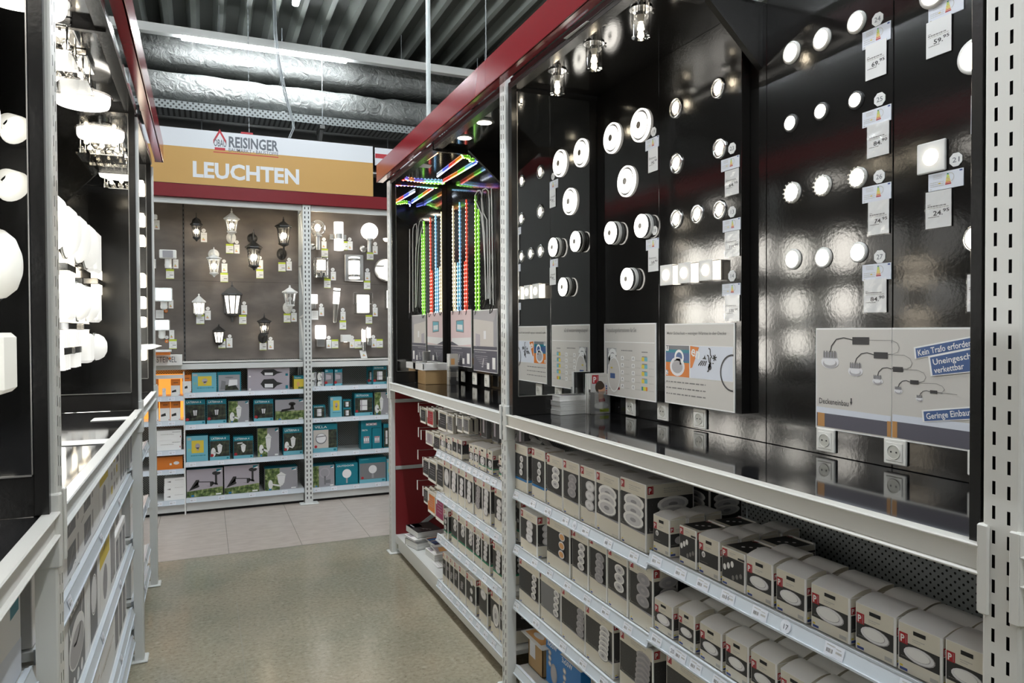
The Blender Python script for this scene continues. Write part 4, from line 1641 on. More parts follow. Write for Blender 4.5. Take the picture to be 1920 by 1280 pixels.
a, c = on_sign(360, 330)
a1, c1 = on_sign(561, 345)
cc = on_sign(360, 302)[1]
f.text('LEUCHTEN', a, c, (cc-c)*H_/.70, 'sign_white', 2, width=(a1-a)*wd, bold=.034)
q.build('lettering', t)
q = MB()
f = Face(q, (-.9, 0, 0), (1, 0, 0), (0, 0, 1), wd, H_)
a, c = on_sign(428, 275)
a1, _ = on_sign(522, 283)
f.text('REISINGER', a, c, .155, 'sign_grey', 2, width=(a1-a)*wd, bold=.03)
f.text('BAUMARKT • BAUSTOFFE', a, c-.085, .052, 'sign_grey', 2, width=(a1-a)*wd, bold=.006)
f.rect(a+.25*(a1-a), c+.265, a+.49*(a1-a), c+.30, 'sign_red', 2)
b0, _ = on_sign(400, 272)
f.rect(b0, c-.125, a1, c-.108, 'sign_red', 2)
bw = (a-b0)*.88
hx = .085
f.poly([(b0, c+.10), (b0+bw*.5, c+.31), (b0+bw, c+.10), (b0+bw, c+.03), (b0+bw*.5, c+.24), (b0, c+.03)], 'sign_red', 2)
f.poly([(b0+bw*.14, c-.07), (b0+bw*.14, c+.10), (b0+bw*.5, c+.25), (b0+bw*.86, c+.10), (b0+bw*.86, c-.07)], 'sign_white', 1)
f.rect(b0+bw*.10, c-.08, b0+bw*.9, c-.03, 'sign_red', 2)
f.text('ÖBAU', b0+bw*.02, c-.01, .105, 'sign_grey', 3, width=bw*wd*.97, bold=.014)
q.build('logo', t)
t.location.x = -.5
x2, z2 = zy(701, 277, 8.3)
q = MB()
q.box((x2+.01, 8.28, zy(705, 310, 8.3)[1]), (4.2, 8.30, z2), 'sign_white')
f = Face(q, (x2+.01, 8.28, zy(705, 310, 8.3)[1]), (1, 0, 0), (0, 0, 1), 4.2-x2, z2-zy(705, 310, 8.3)[1])
f.rect(0, .40, 1, .66, 'sign_red', 1)
tag(q.build('department_sign'), 'white sign with a red stripe right of the yellow sign', 'sign')
q = MB()
q.box((-1.6, 8.95, 0), (4.2, 9.0, 3.5), 'deck_dark')
tag(q.build('rear_wall_panel'), 'dark rear wall of the back rack', 'back panel')

# frame posts of the back rack
xp = zy(577, 700, 8.2)[0]


def back_post(x, label, z1=3.36):
    t = thing('rack_post', label, 'rack post', (x, 8.17, 0), group='slotted rack posts')
    q = MB()
    h = .042
    cols = [(-h, -h*.58), (-h*.58, -h*.34), (-h*.34, h*.34), (h*.34, h*.58), (h*.58, h)]
    for i, (a, c) in enumerate(cols):
        if i in (1, 3):
            prev, zz = 0., .06
            while zz+.03 < z1:
                q.poly([(a, 0, prev), (c, 0, prev), (c, 0, zz), (a, 0, zz)], 'white_metal')
                prev = zz+.027
                zz += .05
            q.poly([(a, 0, prev), (c, 0, prev), (c, 0, z1), (a, 0, z1)], 'white_metal')
        else:
            q.poly([(a, 0, 0), (c, 0, 0), (c, 0, z1), (a, 0, z1)], 'white_metal')
    q.poly([(-h, .01, 0), (h, .01, 0), (h, .01, z1), (-h, .01, z1)], 'dark_gap')  # dark sheet behind the slots, painted in place of shade
    for s in (-1, 1):
        q.poly([(s*h, 0, 0), (s*h, .05, 0), (s*h, .05, z1), (s*h, 0, z1)][::s], 'white_metal')
    q.build('profile', t)
    q = MB()
    q.box((-.10, -.035, 0), (.10, .08, .014), 'white_metal', .004)
    q.build('foot', t)
    q = MB()
    q.box((-.03, .50, 0), (.03, .54, z1), 'grey_metal')
    q.build('rear_leg', t)
    q = MB()
    for z0 in (1.56, 2.16, 2.76):
        q.tube([(-.018, .05, z0), (-.018, .50, z0+.50)], .011, 'white_metal', 6)
        q.tube([(-.018, .05, z0+.55), (-.018, .50, z0+.52)], .011, 'white_metal', 6)
    q.build('diagonal_brace', t)


back_post(xp, 'slotted white post between the two bays of the back rack')
XJ = zy(345, 700, 8.3)[0]
back_post(2.28, 'slotted white post of the back rack hidden behind the right rack', 3.95)
# slate wall panels
for i, (a, c, lab) in enumerate(((-1.6, zy(345, 520, YP)[0], 'dark slate wall panel carrying the floodlights'), (zy(345, 520, YP)[0], xp+.02, 'dark slate wall panel carrying the lanterns'), (xp+.02, 2.3, 'dark slate wall panel carrying the steel lamps'))):
    q = MB()
    q.box((a+.002, YP, 1.60), (c-.002, YP+.03, 3.37), 'slate', .001)
    zj = zy(450, 528, YP)[1]
    q.poly([(a+.002, YP-.0006, zj-.003), (c-.002, YP-.0006, zj-.003), (c-.002, YP-.0006, zj), (a+.002, YP-.0006, zj)], 'lamp_black')
    tag(q.build('wall_panel'), lab, 'wall panel', 'slate wall panels')
    q = MB()
    h = (c-a)/2
    q.box((-h, 0, 0), (h, .02, 1.62), 'pegboard_pale')
    tag(q.build('back_panel', None, ((a+c)/2, YP+.031, .1)), ['pale perforated strip below the floodlights', 'pale perforated strip below the lanterns', 'pale perforated strip below the steel lamps'][i], 'back panel', 'perforated back panels')
q = MB()
xs = zy(345, 520, YP)[0]
q.box((xs-.008, YP-.004, 1.5), (xs+.008, YP+.0, 3.37), 'dark_gap')
for k in range(36):
    q.box((xs-.004, YP-.006, 1.52+.05*k), (xs+.004, YP-.004, 1.545+.05*k), 'lamp_grey')
tag(q.build('slotted_rail'), 'narrow dark slotted rail between the floodlights and the lanterns', 'rail')
# light head beam under the valance
for a, c, lab in ((-1.6, xp-.05, 'pale head beam above the lanterns under the valance'), (xp+.05, 2.3, 'pale head beam above the steel lamps under the valance')):
    q = MB()
    q.box((a, 8.20, zv0-.06), (c, 8.23, zv0+.03), 'white_metal', .003)
    q.box((a, 8.20, zv0+.028), (c, YP, zv0+.034), 'white_metal')
    tag(q.build('head_beam'), lab, 'head beam', 'head beams of the back rack')

ZL = {}


def back_shelf(a, c, z, label, labels, depth=.45, seed=0, rail=True, lip=.046, kick=False):
    return shelf('B', a, c, z, label, YF-.012, depth, labels, rail, seed, (), lip, kick)


def bz(px, py):
    return zy(px, py, YF)[1]


# ledge
for a, c, z, lab in ((-1.6, xp-.045, bz(450, 678), 'white ledge below the lanterns'), (xp+.045, 2.3, bz(650, 675), 'white ledge below the steel lamps')):
    q = MB()
    q.box((a, YF-.02, z-.07), (c, YF-.01, z), 'white_metal', .002)
    q.box((a, YF-.02, z-.012), (c, YP+.03, z), 'lamp_white', .002)
    tag(q.build('ledge'), lab, 'ledge', 'ledges of the back rack')
ZLEDGE = bz(450, 678)
MA, MC = XJ+.008, xp-.045
RA, RC = xp+.045, 2.24
LA = -1.0
ms = [bz(345, 737), bz(345, 797), bz(345, 867), bz(345, 934)]
rs = [bz(590, 724.5), bz(590, 784), bz(590, 849), bz(590, 914)]
lsv = [bz(320, 743), bz(320, 789), bz(320, 844), bz(320, 880), bz(320, 938)]
TN = ['top', 'second', 'third', 'base']
for i in range(4):
    back_shelf(MA, MC, ms[i], 'white %s shelf in the middle bay of the back rack' % TN[i], (.03, .26, .52, .80), seed=20+i, kick=i == 3)
    back_shelf(RA, RC, rs[i], 'white %s shelf in the right bay of the back rack' % TN[i], (.02, .18, .40, .62), seed=30+i, kick=i == 3)
for i in range(5):
    back_shelf(LA, MA-.016, lsv[i], 'white shelf number %s from the top in the narrow left back bay' % ['one', 'two', 'three', 'four', 'five'][i], (.66, .82), seed=40+i, kick=i == 4)
q = MB()
q.box((XJ-.008, YF-.005, 0), (XJ+.006, YF+.43, 1.5), 'carton_edge')
tag(q.build('divider_panel'), 'white divider between the orange cartons and the teal cartons', 'divider')


def picture(f, kind, x0, y0, x1, y1, k=2, seed=0):
    """printed product photos, kind: lantern on wall, long arm lamp, globe ..."""
    rnd = random.Random(seed)
    W_, H2 = x1-x0, y1-y0
    X = lambda a: x0+a*W_
    Y = lambda a: y0+a*H2

    def pl(pts, m, kk=k+1):
        f.poly([(X(a), Y(b_)) for a, b_ in pts], m, kk)
    if kind in ('dark_lantern', 'white_lantern', 'white_hanging', 'grey_lantern'):
        bg = {'dark_lantern': 'night_garden', 'white_lantern': 'night_garden', 'white_hanging': 'night_garden', 'grey_lantern': 'print_grey'}[kind]
        f.rect(x0, y0, x1, y1, bg, k)
        if kind == 'grey_lantern':
            f.rect(x0, y0, x0+W_*.45, y1, 'leafy', k+1)
        c = {'dark_lantern': 'lamp_black', 'grey_lantern': 'lamp_white'}.get(kind, 'lamp_white')
        g = 'print_lamp'
        up = kind != 'white_hanging'
        cx = .5
        pl([(cx-.16, .66), (cx, .82), (cx+.16, .66)], c, k+2)
        pl([(cx-.12, .65), (cx+.12, .65), (cx+.08, .32), (cx-.08, .32)], g if kind != 'dark_lantern' else 'print_lamp', k+2)
        for a in (-.115, -.03, .03, .115):
            pl([(cx+a-.012, .65), (cx+a+.012, .65), (cx+a*.7+.012, .32), (cx+a*.7-.012, .32)], c, k+3)
        pl([(cx-.09, .32), (cx+.09, .32), (cx+.03, .2), (cx-.03, .2)], c, k+2)
        if up:
            pl([(cx, .22), (cx-.25, .30), (cx-.32, .26), (cx-.02, .14)], c, k+2)
            f.ell(X(cx-.33), Y(.28), .02*1.2, .05, c, k+2)
        else:
            pl([(cx-.04, .9), (cx-.3, .88), (cx-.32, .8), (cx-.03, .82)], c, k+2)
    elif kind == 'arm':
        f.rect(x0, y0, x1, y1, 'print_lilac', k)
        f.poly([(X(0), Y(0)), (X(1), Y(0)), (X(1), Y(.32)), (X(.0), Y(.22))], 'leafy', k+1)
        pl([(.12, .30), (.30, .44), (.68, .34), (.74, .42), (.74, .52), (.30, .56)], 'print_black', k+2)
        pl([(.32, .42), (.64, .36), (.64, .50), (.32, .53)], 'print_lilac', k+3)
        pl([(.05, .24), (.34, .36), (.34, .62), (.25, .62)], 'print_black', k+2)
        pl([(.78, .40), (.84, .40), (.84, .80), (.78, .80)], 'print_black', k+2)
        pl([(.70, .44), (.86, .38), (.86, .44), (.72, .50)], 'print_black', k+2)
        f.ell(X(.82), Y(.82), .12*f.w*W_, .07*f.h*H2, 'print_black', k+3)
    elif kind == 'arm2':
        f.rect(x0, y0, x1, y1, 'print_grey', k)
        f.rect(x0, y0, x1, y0+H2*.45, 'leafy', k+1)
        f.ell(X(.58), Y(.78), .12*f.w*W_, .09*f.h*H2, 'lamp_black', k+2)
        pl([(.50, .5), (.66, .5), (.62, .76), (.55, .76)], 'lamp_black', k+2)
        pl([(.18, .38), (.55, .50), (.55, .58), (.22, .52)], 'lamp_black', k+2)
    elif kind == 'torch':
        f.rect(x0, y0, x1, y1, 'print_grey', k)
        pl([(.3, .05), (.95, .05), (.75, .45), (.25, .35)], 'night_garden', k+1)
        pl([(.45, .30), (.88, .36), (.88, .70), (.5, .70)], 'print_lamp', k+2)
        pl([(.08, .1), (.30, .1), (.34, .6), (.14, .66)], 'print_mid', k+2)
        f.ell(X(.5), Y(.84), .2*f.w*W_, .05*f.h*H2, 'print_mid', k+2)
    elif kind == 'long':
        f.rect(x0, y0, x1, y1, 'print_lilac', k)
        pl([(.38, .18), (.62, .12), (.70, .35), (.84, .50), (.70, .62), (.62, .86), (.38, .84), (.30, .5)], 'print_black', k+2)
        pl([(.40, .22), (.60, .2), (.60, .48), (.40, .5)], 'print_lamp', k+3)
    elif kind == 'bulb':
        f.rect(x0, y0, x1, y1, 'print_yellow', k)
        f.ell(X(.5), Y(.55), .2*f.w*W_, .22*f.h*H2, 'print_lilac', k+2)
        pl([(.42, .2), (.58, .2), (.6, .45), (.4, .45)], 'print_lilac', k+2)
    elif kind == 'globe':
        f.rect(x0, y0, x1, y1, 'print_mid' if W_ > .6 and f.w > .3 else 'print_teal', k)
        r = .26*f.h*H2
        f.ell(X(.5), Y(.6), r, r, 'print_lamp', k+2)
        pl([(.46, .05), (.54, .05), (.54, .38), (.46, .38)], 'print_grey', k+1)
    elif kind == 'clearglobe':
        f.rect(x0, y0, x1, y1, 'print_grey', k)
        f.rect(x0, y0, x0+W_*.28, y1, 'leafy', k+1)
        r = .24*f.h*H2
        f.ell(X(.55), Y(.66), r, r, 'print_lilac', k+2)
        f.ell(X(.55), Y(.66), r*.8, r*.8, 'print_grey', k+3)
        pl([(.52, .1), (.60, .1), (.60, .5), (.52, .5)], 'print_mid', k+3)
        pl([(.58, .18), (.82, .15), (.82, .34), (.58, .30)], 'print_mid', k+3)
    elif kind == 'villa':
        f.rect(x0, y0, x1, y1, 'beige_room', k)
        f.rect(X(.64), y0, x1, y1, 'night_garden', k+1)
        r = .30*f.h*H2
        f.ell(X(.33), Y(.52), r, r, 'print_mid', k+2)
        f.ell(X(.33), Y(.54), r*.86, r*.86, 'print_lamp', k+3)
        pl([(.14, .60), (.52, .64), (.52, .69), (.14, .65)], 'print_mid', k+4)
    elif kind == 'cyl':
        f.rect(x0, y0, x1, y1, 'night_garden', k)
        pl([(.30, .15), (.70, .15), (.70, .85), (.30, .85)], 'print_lamp', k+2)
        pl([(.30, .44), (.70, .44), (.70, .5), (.30, .5)], 'print_lilac', k+3)
        pl([(.34, .15), (.40, .15), (.40, .85), (.34, .85)], 'print_lilac', k+3)
    elif kind == 'cube':
        f.rect(x0, y0, x1, y1, 'print_mid', k)
        pl([(.1, .35), (.75, .42), (.75, .75), (.1, .85)], 'print_lilac', k+2)
    elif kind == 'box4':
        pl([(.2, .3), (.8, .3), (.8, .7), (.2, .7)], 'print_lilac', k+2)
        for a in (.28, .48, .68):
            pl([(a-.06, .42), (a+.06, .42), (a+.06, .6), (a-.06, .6)], 'print_lamp', k+3)
            pl([(a-.03, .62), (a+.03, .62), (a+.03, .7), (a-.03, .7)], 'sign_red', k+3)


def teal_carton(q, w_, d, h, kind, word=None, style='teal', seed=0):
    base = {'teal': 'print_teal', 'photo': 'print_grey', 'yellow': 'print_sky', 'lilac': 'print_lilac', 'plainteal': 'print_teal', 'sun': 'print_yellow'}[style]
    q.box((-w_/2, 0, 0), (w_/2, d, h), base if style not in ('photo', 'lilac') else 'print_grey', .001)
    f, g, tp, _ = faces(q, w_, d, h)
    tp.rect(0, 0, 1, 1, 'print_teal' if style != 'lilac' else 'carton_white', 1)
    if style == 'teal':
        picture(f, kind, .02, .16, .98, .80, 1, seed)
        f.rect(.02, .01, .98, .155, 'print_sky', 1)
        if word:
            f.text(word, .08, .86, h*.11, 'carton_edge', 2, width=min(.72, .1*len(word))*w_, bold=.012)
        f.fake(.08, .955, .35, .02, 'print_sky', 2, seed)
        f.ell(.12, .22, .016, .016, 'sign_red', 4)
        f.rect(.84, .05, .94, .12, 'print_teal', 3)
    elif style == 'photo':
        picture(f, kind, 0.005, .005, .995, .995, 1, seed)
        f.rect(.82, .86, .96, .96, 'print_teal', 5)
        f.poly([(.82, .86), (.96, .86), (.96, .93)], 'carton_edge', 6)
        f.rect(.80, .04, .95, .09, 'carton_edge', 5)
        f.rect(.12, .03, .20, .09, 'print_blue', 5)
    elif style == 'yellow':
        f.rect(.02, .02, .98, .98, 'print_sky', 1)
        picture(f, 'bulb', .24, .34, .80, .82, 2, seed)
        f.rect(.04, .84, .22, .94, 'ink_pale', 2)
        f.fake(.2, .24, .9, .03, 'print_teal', 2)
        f.text('71', .06, .40, h*.16, 'print_lime', 3)
    elif style == 'lilac':
        picture(f, kind, 0.005, .01, .995, .99, 1, seed)
        f.rect(.03, .05, .075, .2, 'carton_edge', 5)
        f.rect(.90, .1, .96, .35, 'print_teal', 5)
    elif style == 'sideteal':
        pass
    elif style == 'plainteal':
        picture(f, kind, .05, .05, .95, .85, 1, seed)
        if word:
            f.text(word, .06, .86, h*.10, 'carton_edge', 5, width=min(.8, .11*len(word))*w_, bold=.012)
    elif style == 'sun':
        f.rect(0, .78, 1, 1, 'print_teal', 1)
        f.rect(.05, .05, .95, .75, 'print_yellow', 1)
        f.ell(.4, .4, w_*.14, h*.18, 'print_gold', 2)
        f.rect(.4, .05, .9, .2, 'leafy', 2)
        f.text('Outdoor', .1, .84, h*.13, 'carton_edge', 2, width=.6*w_)


def back_carton(px0, py0, px1, py1, z, label, kind, word=None, style='teal', d=.16, y=8.262, seed=0, zoff=0., top=None):
    xa, zt = zy(px0, py0, y)
    xb, _ = zy(px1, py0, y)
    zb = z+.0005-.004+zoff
    w_, h = xb-xa-.002, (top or zt)-zb
    t = thing('outdoor_lamp_carton', label, 'carton', ((xa+xb)/2, y, zb), group='outdoor lamp cartons')
    q = MB()
    teal_carton(q, w_, d, h, kind, word, style, seed)
    q.build('box_body', t)
    return t


m0, m1, m2, m3 = ms
BC = back_carton
BC(359.5, 699, 406, 732, m0, 'teal carton with yellow lamp picture on the top shelf of the middle bay', 'bulb', None, 'yellow', seed=1)
BC(407, 697.5, 452, 730, m0, 'teal carton with dark wall lamp beside the yellow picture carton', 'torch', None, 'plainteal', seed=2)
BC(464, 707.5, 543, 729, m0, 'long grey lantern carton, lower one of two stacked', 'long', None, 'lilac', d=.2, seed=3)
zst = zy(464, 708, 8.262)[1]
xa, xb = zy(464, 700, 8.262)[0], zy(543, 700, 8.262)[0]
t = thing('outdoor_lamp_carton', 'long grey lantern carton, upper one of two stacked', 'carton', ((xa+xb)/2, 8.262, zst+.0005), group='outdoor lamp cartons')
q = MB()
teal_carton(q, xb-xa-.002, .2, zy(464, 690.5, 8.262)[1]-zst, 'long', None, 'lilac')
q.build('box_body', t)
BC(551, 705, 571, 726, m0, 'small yellow and teal carton beside the middle post', 'bulb', None, 'sun', seed=4)
BC(346, 749.5, 385, 795, m1, 'teal dark picture carton at the left end of the second shelf', 'dark_lantern', 'LATERNA 6', seed=5)
BC(387, 749, 424.5, 794, m1, 'teal dark picture carton second from left on the second shelf', 'dark_lantern', 'LATERNA 6', seed=6)
BC(428, 752, 467, 792, m1, 'green and grey photo carton on the second shelf', 'grey_lantern', None, 'photo', seed=7)
BC(475, 749.5, 512.5, 790, m1, 'teal dark picture carton fourth from left on the second shelf', 'dark_lantern', 'LATERNA 6', seed=8)
BC(515.5, 749.5, 570.5, 788, m1, 'wide grey garden photo carton beside the middle post', 'arm2', None, 'photo', seed=9)
BC(349, 818, 390, 866, m2, 'pale teal carton with yellow picture on the third shelf', 'bulb', None, 'yellow', seed=10)
BC(392.5, 818, 431, 864, m2, 'teal carton showing a white standing lantern on the third shelf', 'white_lantern', 'LATERNA 8', seed=11)
BC(437, 819, 475, 862, m2, 'teal carton showing a white hanging lantern on the third shelf', 'white_hanging', 'LATERNA 4', seed=12)
BC(482.5, 803, 523, 858, m2, 'tall grey and green carton showing a white lantern', 'grey_lantern', None, 'photo', seed=13)
BC(530.5, 802, 568, 855, m2, 'teal lantern carton at the right end of the third shelf', 'white_lantern', 'LATERNA 6', seed=14)
BC(349.5, 881, 418, 934, m3, 'wide carton with black arm lantern at left on the base shelf', 'arm', None, 'photo', d=.25, seed=15)
BC(420, 874, 486, 927.5, m3, 'wide carton with black arm lantern second on the base shelf', 'arm', None, 'photo', d=.25, seed=16)
BC(496, 879, 558, 919, m3, 'green and grey lantern carton at right on the middle base shelf', 'grey_lantern', None, 'photo', d=.2, seed=17)
r0, r1, r2, r3 = rs
for i, (a, c, nm) in enumerate(((585.5, 593.5, 'left'), (597, 608, 'right'))):
    BC(a, 710.5, c, 724, r0, 'tiny grey carton below another, %s stack on the right top shelf' % nm, 'grey_lantern', None, 'photo', d=.08, seed=20+i)
    zst = zy(a, 710.5, 8.262)[1]
    xa, xb = zy(a, 700, 8.262)[0], zy(c, 700, 8.262)[0]
    t = thing('outdoor_lamp_carton', 'tiny grey carton on top of the %s stack on the right top shelf' % nm, 'carton', ((xa+xb)/2, 8.262, zst+.0005), group='outdoor lamp cartons')
    q = MB()
    teal_carton(q, xb-xa-.002, .08, zy(a, 697.5, 8.262)[1]-zst, 'grey_lantern', None, 'photo')
    q.build('box_body', t)
BC(609, 692.5, 625, 723, r0, 'narrow teal cube lamp carton, left one of a pair', 'cube', 'BOX', seed=22)
BC(627, 692, 642, 722.5, r0, 'narrow teal cube lamp carton, right one of a pair', 'cube', 'BOX', seed=23)
BC(690, 688, 700, 720, r0, 'teal carton half hidden behind the cylinder lamp carton', 'cyl', None, d=.1, y=8.35, seed=24)
BC(699, 686, 725, 720, r0, 'teal cylinder lamp carton at the right end of the top shelf', 'cyl', 'OUTDOOR', seed=25)
BC(587, 760.5, 610, 782.5, r1, 'small teal carton beside the middle post on the second shelf', 'cyl', 'CALGARY', 'plainteal', d=.1, seed=26)
BC(619, 744, 641, 780.5, r1, 'teal carton with yellow bulb picture in the right bay', 'bulb', None, 'yellow', seed=27)
BC(643, 765, 659, 780, r1, 'small teal carton, lower one of two beside the outdoor carton', 'cyl', None, 'plainteal', d=.1, seed=28)
zst = zy(643, 765, 8.262)[1]
xa, xb = zy(643, 760, 8.262)[0], zy(658.5, 760, 8.262)[0]
t = thing('outdoor_lamp_carton', 'small teal carton, upper one of two beside the outdoor carton', 'carton', ((xa+xb)/2, 8.262, zst+.0005), group='outdoor lamp cartons')
q = MB()
teal_carton(q, xb-xa-.002, .1, zy(643, 749.5, 8.262)[1]-zst, 'cyl', None, 'plainteal')
q.build('box_body', t)
BC(664.5, 737.5, 699, 778, r1, 'large teal cylinder lamp carton on the right second shelf', 'cyl', 'OUTDOOR', seed=29)
BC(702, 735, 728, 776, r1, 'grey photo carton at the right end of the second shelf', 'grey_lantern', None, 'photo', seed=30)
BC(586, 796, 632.5, 848, r2, 'large teal carton showing a round bulkhead lamp', 'villa', 'VILLA', d=.2, seed=31)
BC(677, 802.5, 697, 842.5, r2, 'upright teal carton, left one on the right third shelf', 'box4', 'DELTA', 'plainteal', seed=32)
BC(697.7, 802.5, 716, 840.5, r2, 'upright teal carton, second one on the right third shelf', 'box4', None, 'plainteal', seed=33)
zst = zy(690, 802.5, 8.262)[1]
xa, xb = zy(677, 795, 8.262)[0], zy(715.5, 795, 8.262)[0]
t = thing('outdoor_lamp_carton', 'flat teal carton lying across two upright teal cartons', 'carton', ((xa+xb)/2, 8.262, zst+.0005), group='outdoor lamp cartons')
q = MB()
teal_carton(q, xb-xa-.002, .15, zy(690, 787, 8.262)[1]-zst, 'box4', None, 'plainteal')
q.build('box_body', t)
BC(719, 795, 730, 839.5, r2, 'teal carton at the right end of the third shelf', 'cyl', None, 'plainteal', seed=34)
BC(586, 874, 627, 911, r3, 'grey and green carton showing a clear globe lamp', 'clearglobe', None, 'photo', d=.2, seed=35)
BC(629, 870, 671, 907.5, r3, 'teal carton showing a white globe lamp on the base shelf', 'globe', 'OUTDOOR', 'plainteal', d=.2, seed=36)
BC(673, 860, 724, 903, r3, 'large dark carton showing a big white globe lamp', 'globe', None, 'teal', d=.2, seed=37)
BC(725, 860, 740, 901, r3, 'pale teal carton beside the big globe carton', 'globe', None, 'yellow', d=.2, seed=38)

# narrow left bay: lit orange display, white cartons
XW0 = zy(288, 720, 8.262)[0]-.25


def plain_carton(px0, py0, px1, py1, z, label, style, d=.2, y=8.262, zb=None):
    xa, zt = zy(px0, py0, y)
    xb, _ = zy(px1, py0, y)
    zb = (z+.0005-.004) if zb is None else zb
    w_, h = xb-xa-.002, zt-zb
    t = thing('sensor_lamp_carton', label, 'carton', ((xa+xb)/2, y, zb), group='orange and white cartons')
    q = MB()
    q.box((-w_/2, 0, 0), (w_/2, d, h), 'carton_edge' if style != 'orange' else 'print_orange', .001)
    f, g, tp, _ = faces(q, w_, d, h)
    if style == 'half':
        f.rect(0, .66, 1, 1, 'print_orange', 1)
        g.rect(0, .66, 1, 1, 'print_orange', 1)
        tp.rect(0, 0, 1, 1, 'print_orange', 1)
        f.poly([(.1, .34), (.55, .42), (.6, .28), (.1, .24)], 'print_black', 2)
        f.fake(.3, .82, .8, .04, 'ink', 2)
        f.rect(.86, .05, .94, .1, 'print_red', 2)
    elif style == 'white':
        f.fake(.2, .6, .7, .05, 'ink_pale', 1)
        f.fake(.65, .8, .95, .05, 'ink_soft', 1)
        f.rect(.94, .25, .97, .4, 'sign_red', 1)
    elif style == 'spot':
        f.poly([(.12, .5), (.3, .62), (.3, .40)], 'ink_soft', 1)
        f.fake(.5, .7, .9, .05, 'ink_pale', 1)
    elif style == 'orange':
        f.ell(.76, .5, w_*.11, w_*.07, 'print_lamp', 1)
        f.rect(.5, .35, .58, .5, 'print_lamp', 1)
    q.build('box_body', t)
    return t, zt


l0, l1, l2, l3, l4 = lsv
plain_carton(341.5, 703, 358.5, 734, m0, 'orange and white carton left of the yellow picture carton', 'half', d=.12)
for i, (a, c) in enumerate(((278, 296.5), (320, 337.5))):
    plain_carton(a, 712, c, 742, l0, 'orange topped carton in the upper lit display, %s one' % ('left', 'right')[i], 'half', d=.1)
plain_carton(304, 728, 311, 742, l0, 'small grey sensor box between the two upper orange cartons', 'white', d=.03)
for i, (a, c) in enumerate(((280, 297), (299.5, 318.5), (319.5, 338))):
    plain_carton(a, 752.5, c, 786.5, l1, 'orange topped carton in the lower lit display, %s from left' % ORD[i], 'half', d=.1)
q = MB()
q.box((LA, 8.60, l1-.02), (XJ-.01, 8.615, 1.46), 'glow_orange')  # panel glows itself, standing for light inside the display
tag(q.build('lit_back_panel'), 'glowing orange back of the small lit display', 'display back')
t = thing('display_lamp', 'small orange light strip in the lit display at the back left', 'light strip', (-.45, 8.40, l0-.035-.02), group='display lights')
q = MB()
q.box((-.3, 0, 0), (XJ+.43, .02, .012), 'glow_yellow')
q.build('tube', t)
q = MB()
q.box((LA, YF+.0, zy(300, 711, 8.26)[1]+.005), (XJ-.009, YF+.01, 1.47), 'carton_edge')
tag(q.build('display_header'), 'grey header panel above the lit orange display', 'display panel')
_, zt = plain_carton(291, 827, 340, 843.5, l2, 'long white carton, lower one of two in the left back bay', 'white')
plain_carton(291, 808, 340.5, 827, l2, 'long white carton, upper one of two in the left back bay', 'white', zb=zt+.0006)
plain_carton(293, 858, 342.5, 879.5, l3, 'bright orange carton lying in the left back bay', 'orange')
z_ = None
for i, (yt, yb) in enumerate(((925, 938), (911.5, 925), (897, 911.5))):
    _, zt = plain_carton(307+i*.4, yt, 348, yb, l4, 'white spot carton in the stack of three at the left, %s' % ('lowest', 'middle one', 'topmost')[i], 'spot', zb=None if z_ is None else z_+.0006, d=.16, y=8.256)
    z_ = zt
# ledge display at the left
xa, zt = zy(288, 664, 8.24)
xb, zb = zy(342, 683, 8.24)
t = thing('display_plinth', 'white display plinth with a lamp on the ledge at the left', 'display stand', ((xa+xb)/2-.15, 8.15, zb-.005))
q = MB()
wd = xb-xa+.3
q.box((-wd/2, 0, 0), (wd/2, .09, zt-zb), 'carton_edge', .002)
f = Face(q, (-wd/2, 0, 0), (1, 0, 0), (0, 0, 1), wd, zt-zb)
f.text('STEINEL', .58, .30, .085, 'sign_grey', 1, width=.33*wd)
f.ell(.80, .66, .012, .012, 'print_orange', 2)
q.build('plinth_box', t)
q = MB()
q.lathe([(.05, 0), (.13, .05), (.14, .06)], (-.08, -.03, .02), (0, 0, 1), 'lamp_white', 16)
q.build('sample_lamp', t)
xa, zt = zy(290, 660, 8.0)
q = MB()
q.box((-.65, 8.0, zt-.03), (zy(319, 662, 8.0)[0], 8.12, zt), 'print_orange')
q.box((-.65, 7.99, zt), (zy(321, 660, 8.0)[0], 8.13, zt+.02), 'carton_edge')
tag(q.build('shelf_topper'), 'orange and white topper board above the display plinth', 'display panel')
t = thing('leaflet', 'white leaflet sticking out of the far left bay into the aisle', 'leaflet', (-.44, 5.8, 1.785))
q = MB()
q.prism([(0, .0), (.0, .035), (.14, .045), (.20, .03), (.14, .008)], (-.05, 0, 0), (1, 0, 0), (0, 0, 1), -.18, 'paper')
q.build('sheet', t)
q = MB()
q.box((-.05, .05, -.31), (-.045, .1, .01), 'paper')
q.build('stand', t)


# ---- outdoor wall lamps on the slate panels
def g2(x, y, y0=YP):
    """zoom-crop coordinates of the lantern wall"""
    return zy(260+x/4.2656, 380+y/4.2656, y0)


def g3(x, y, y0=YP):
    return zy(560+x/4.2656, 380+y/4.2656, y0)


def hexcage(q, cx, y, zt, zb, rt, rb, m, n=6):
    for k in range(n):
        a = 2*PI*(k+.5)/n
        c_, s_ = math.cos(a), math.sin(a)
        q.tube([(cx+rt*c_, y+rt*s_, zt), (cx+rb*c_, y+rb*s_, zb)], max(.004, rt*.07), m, 5)


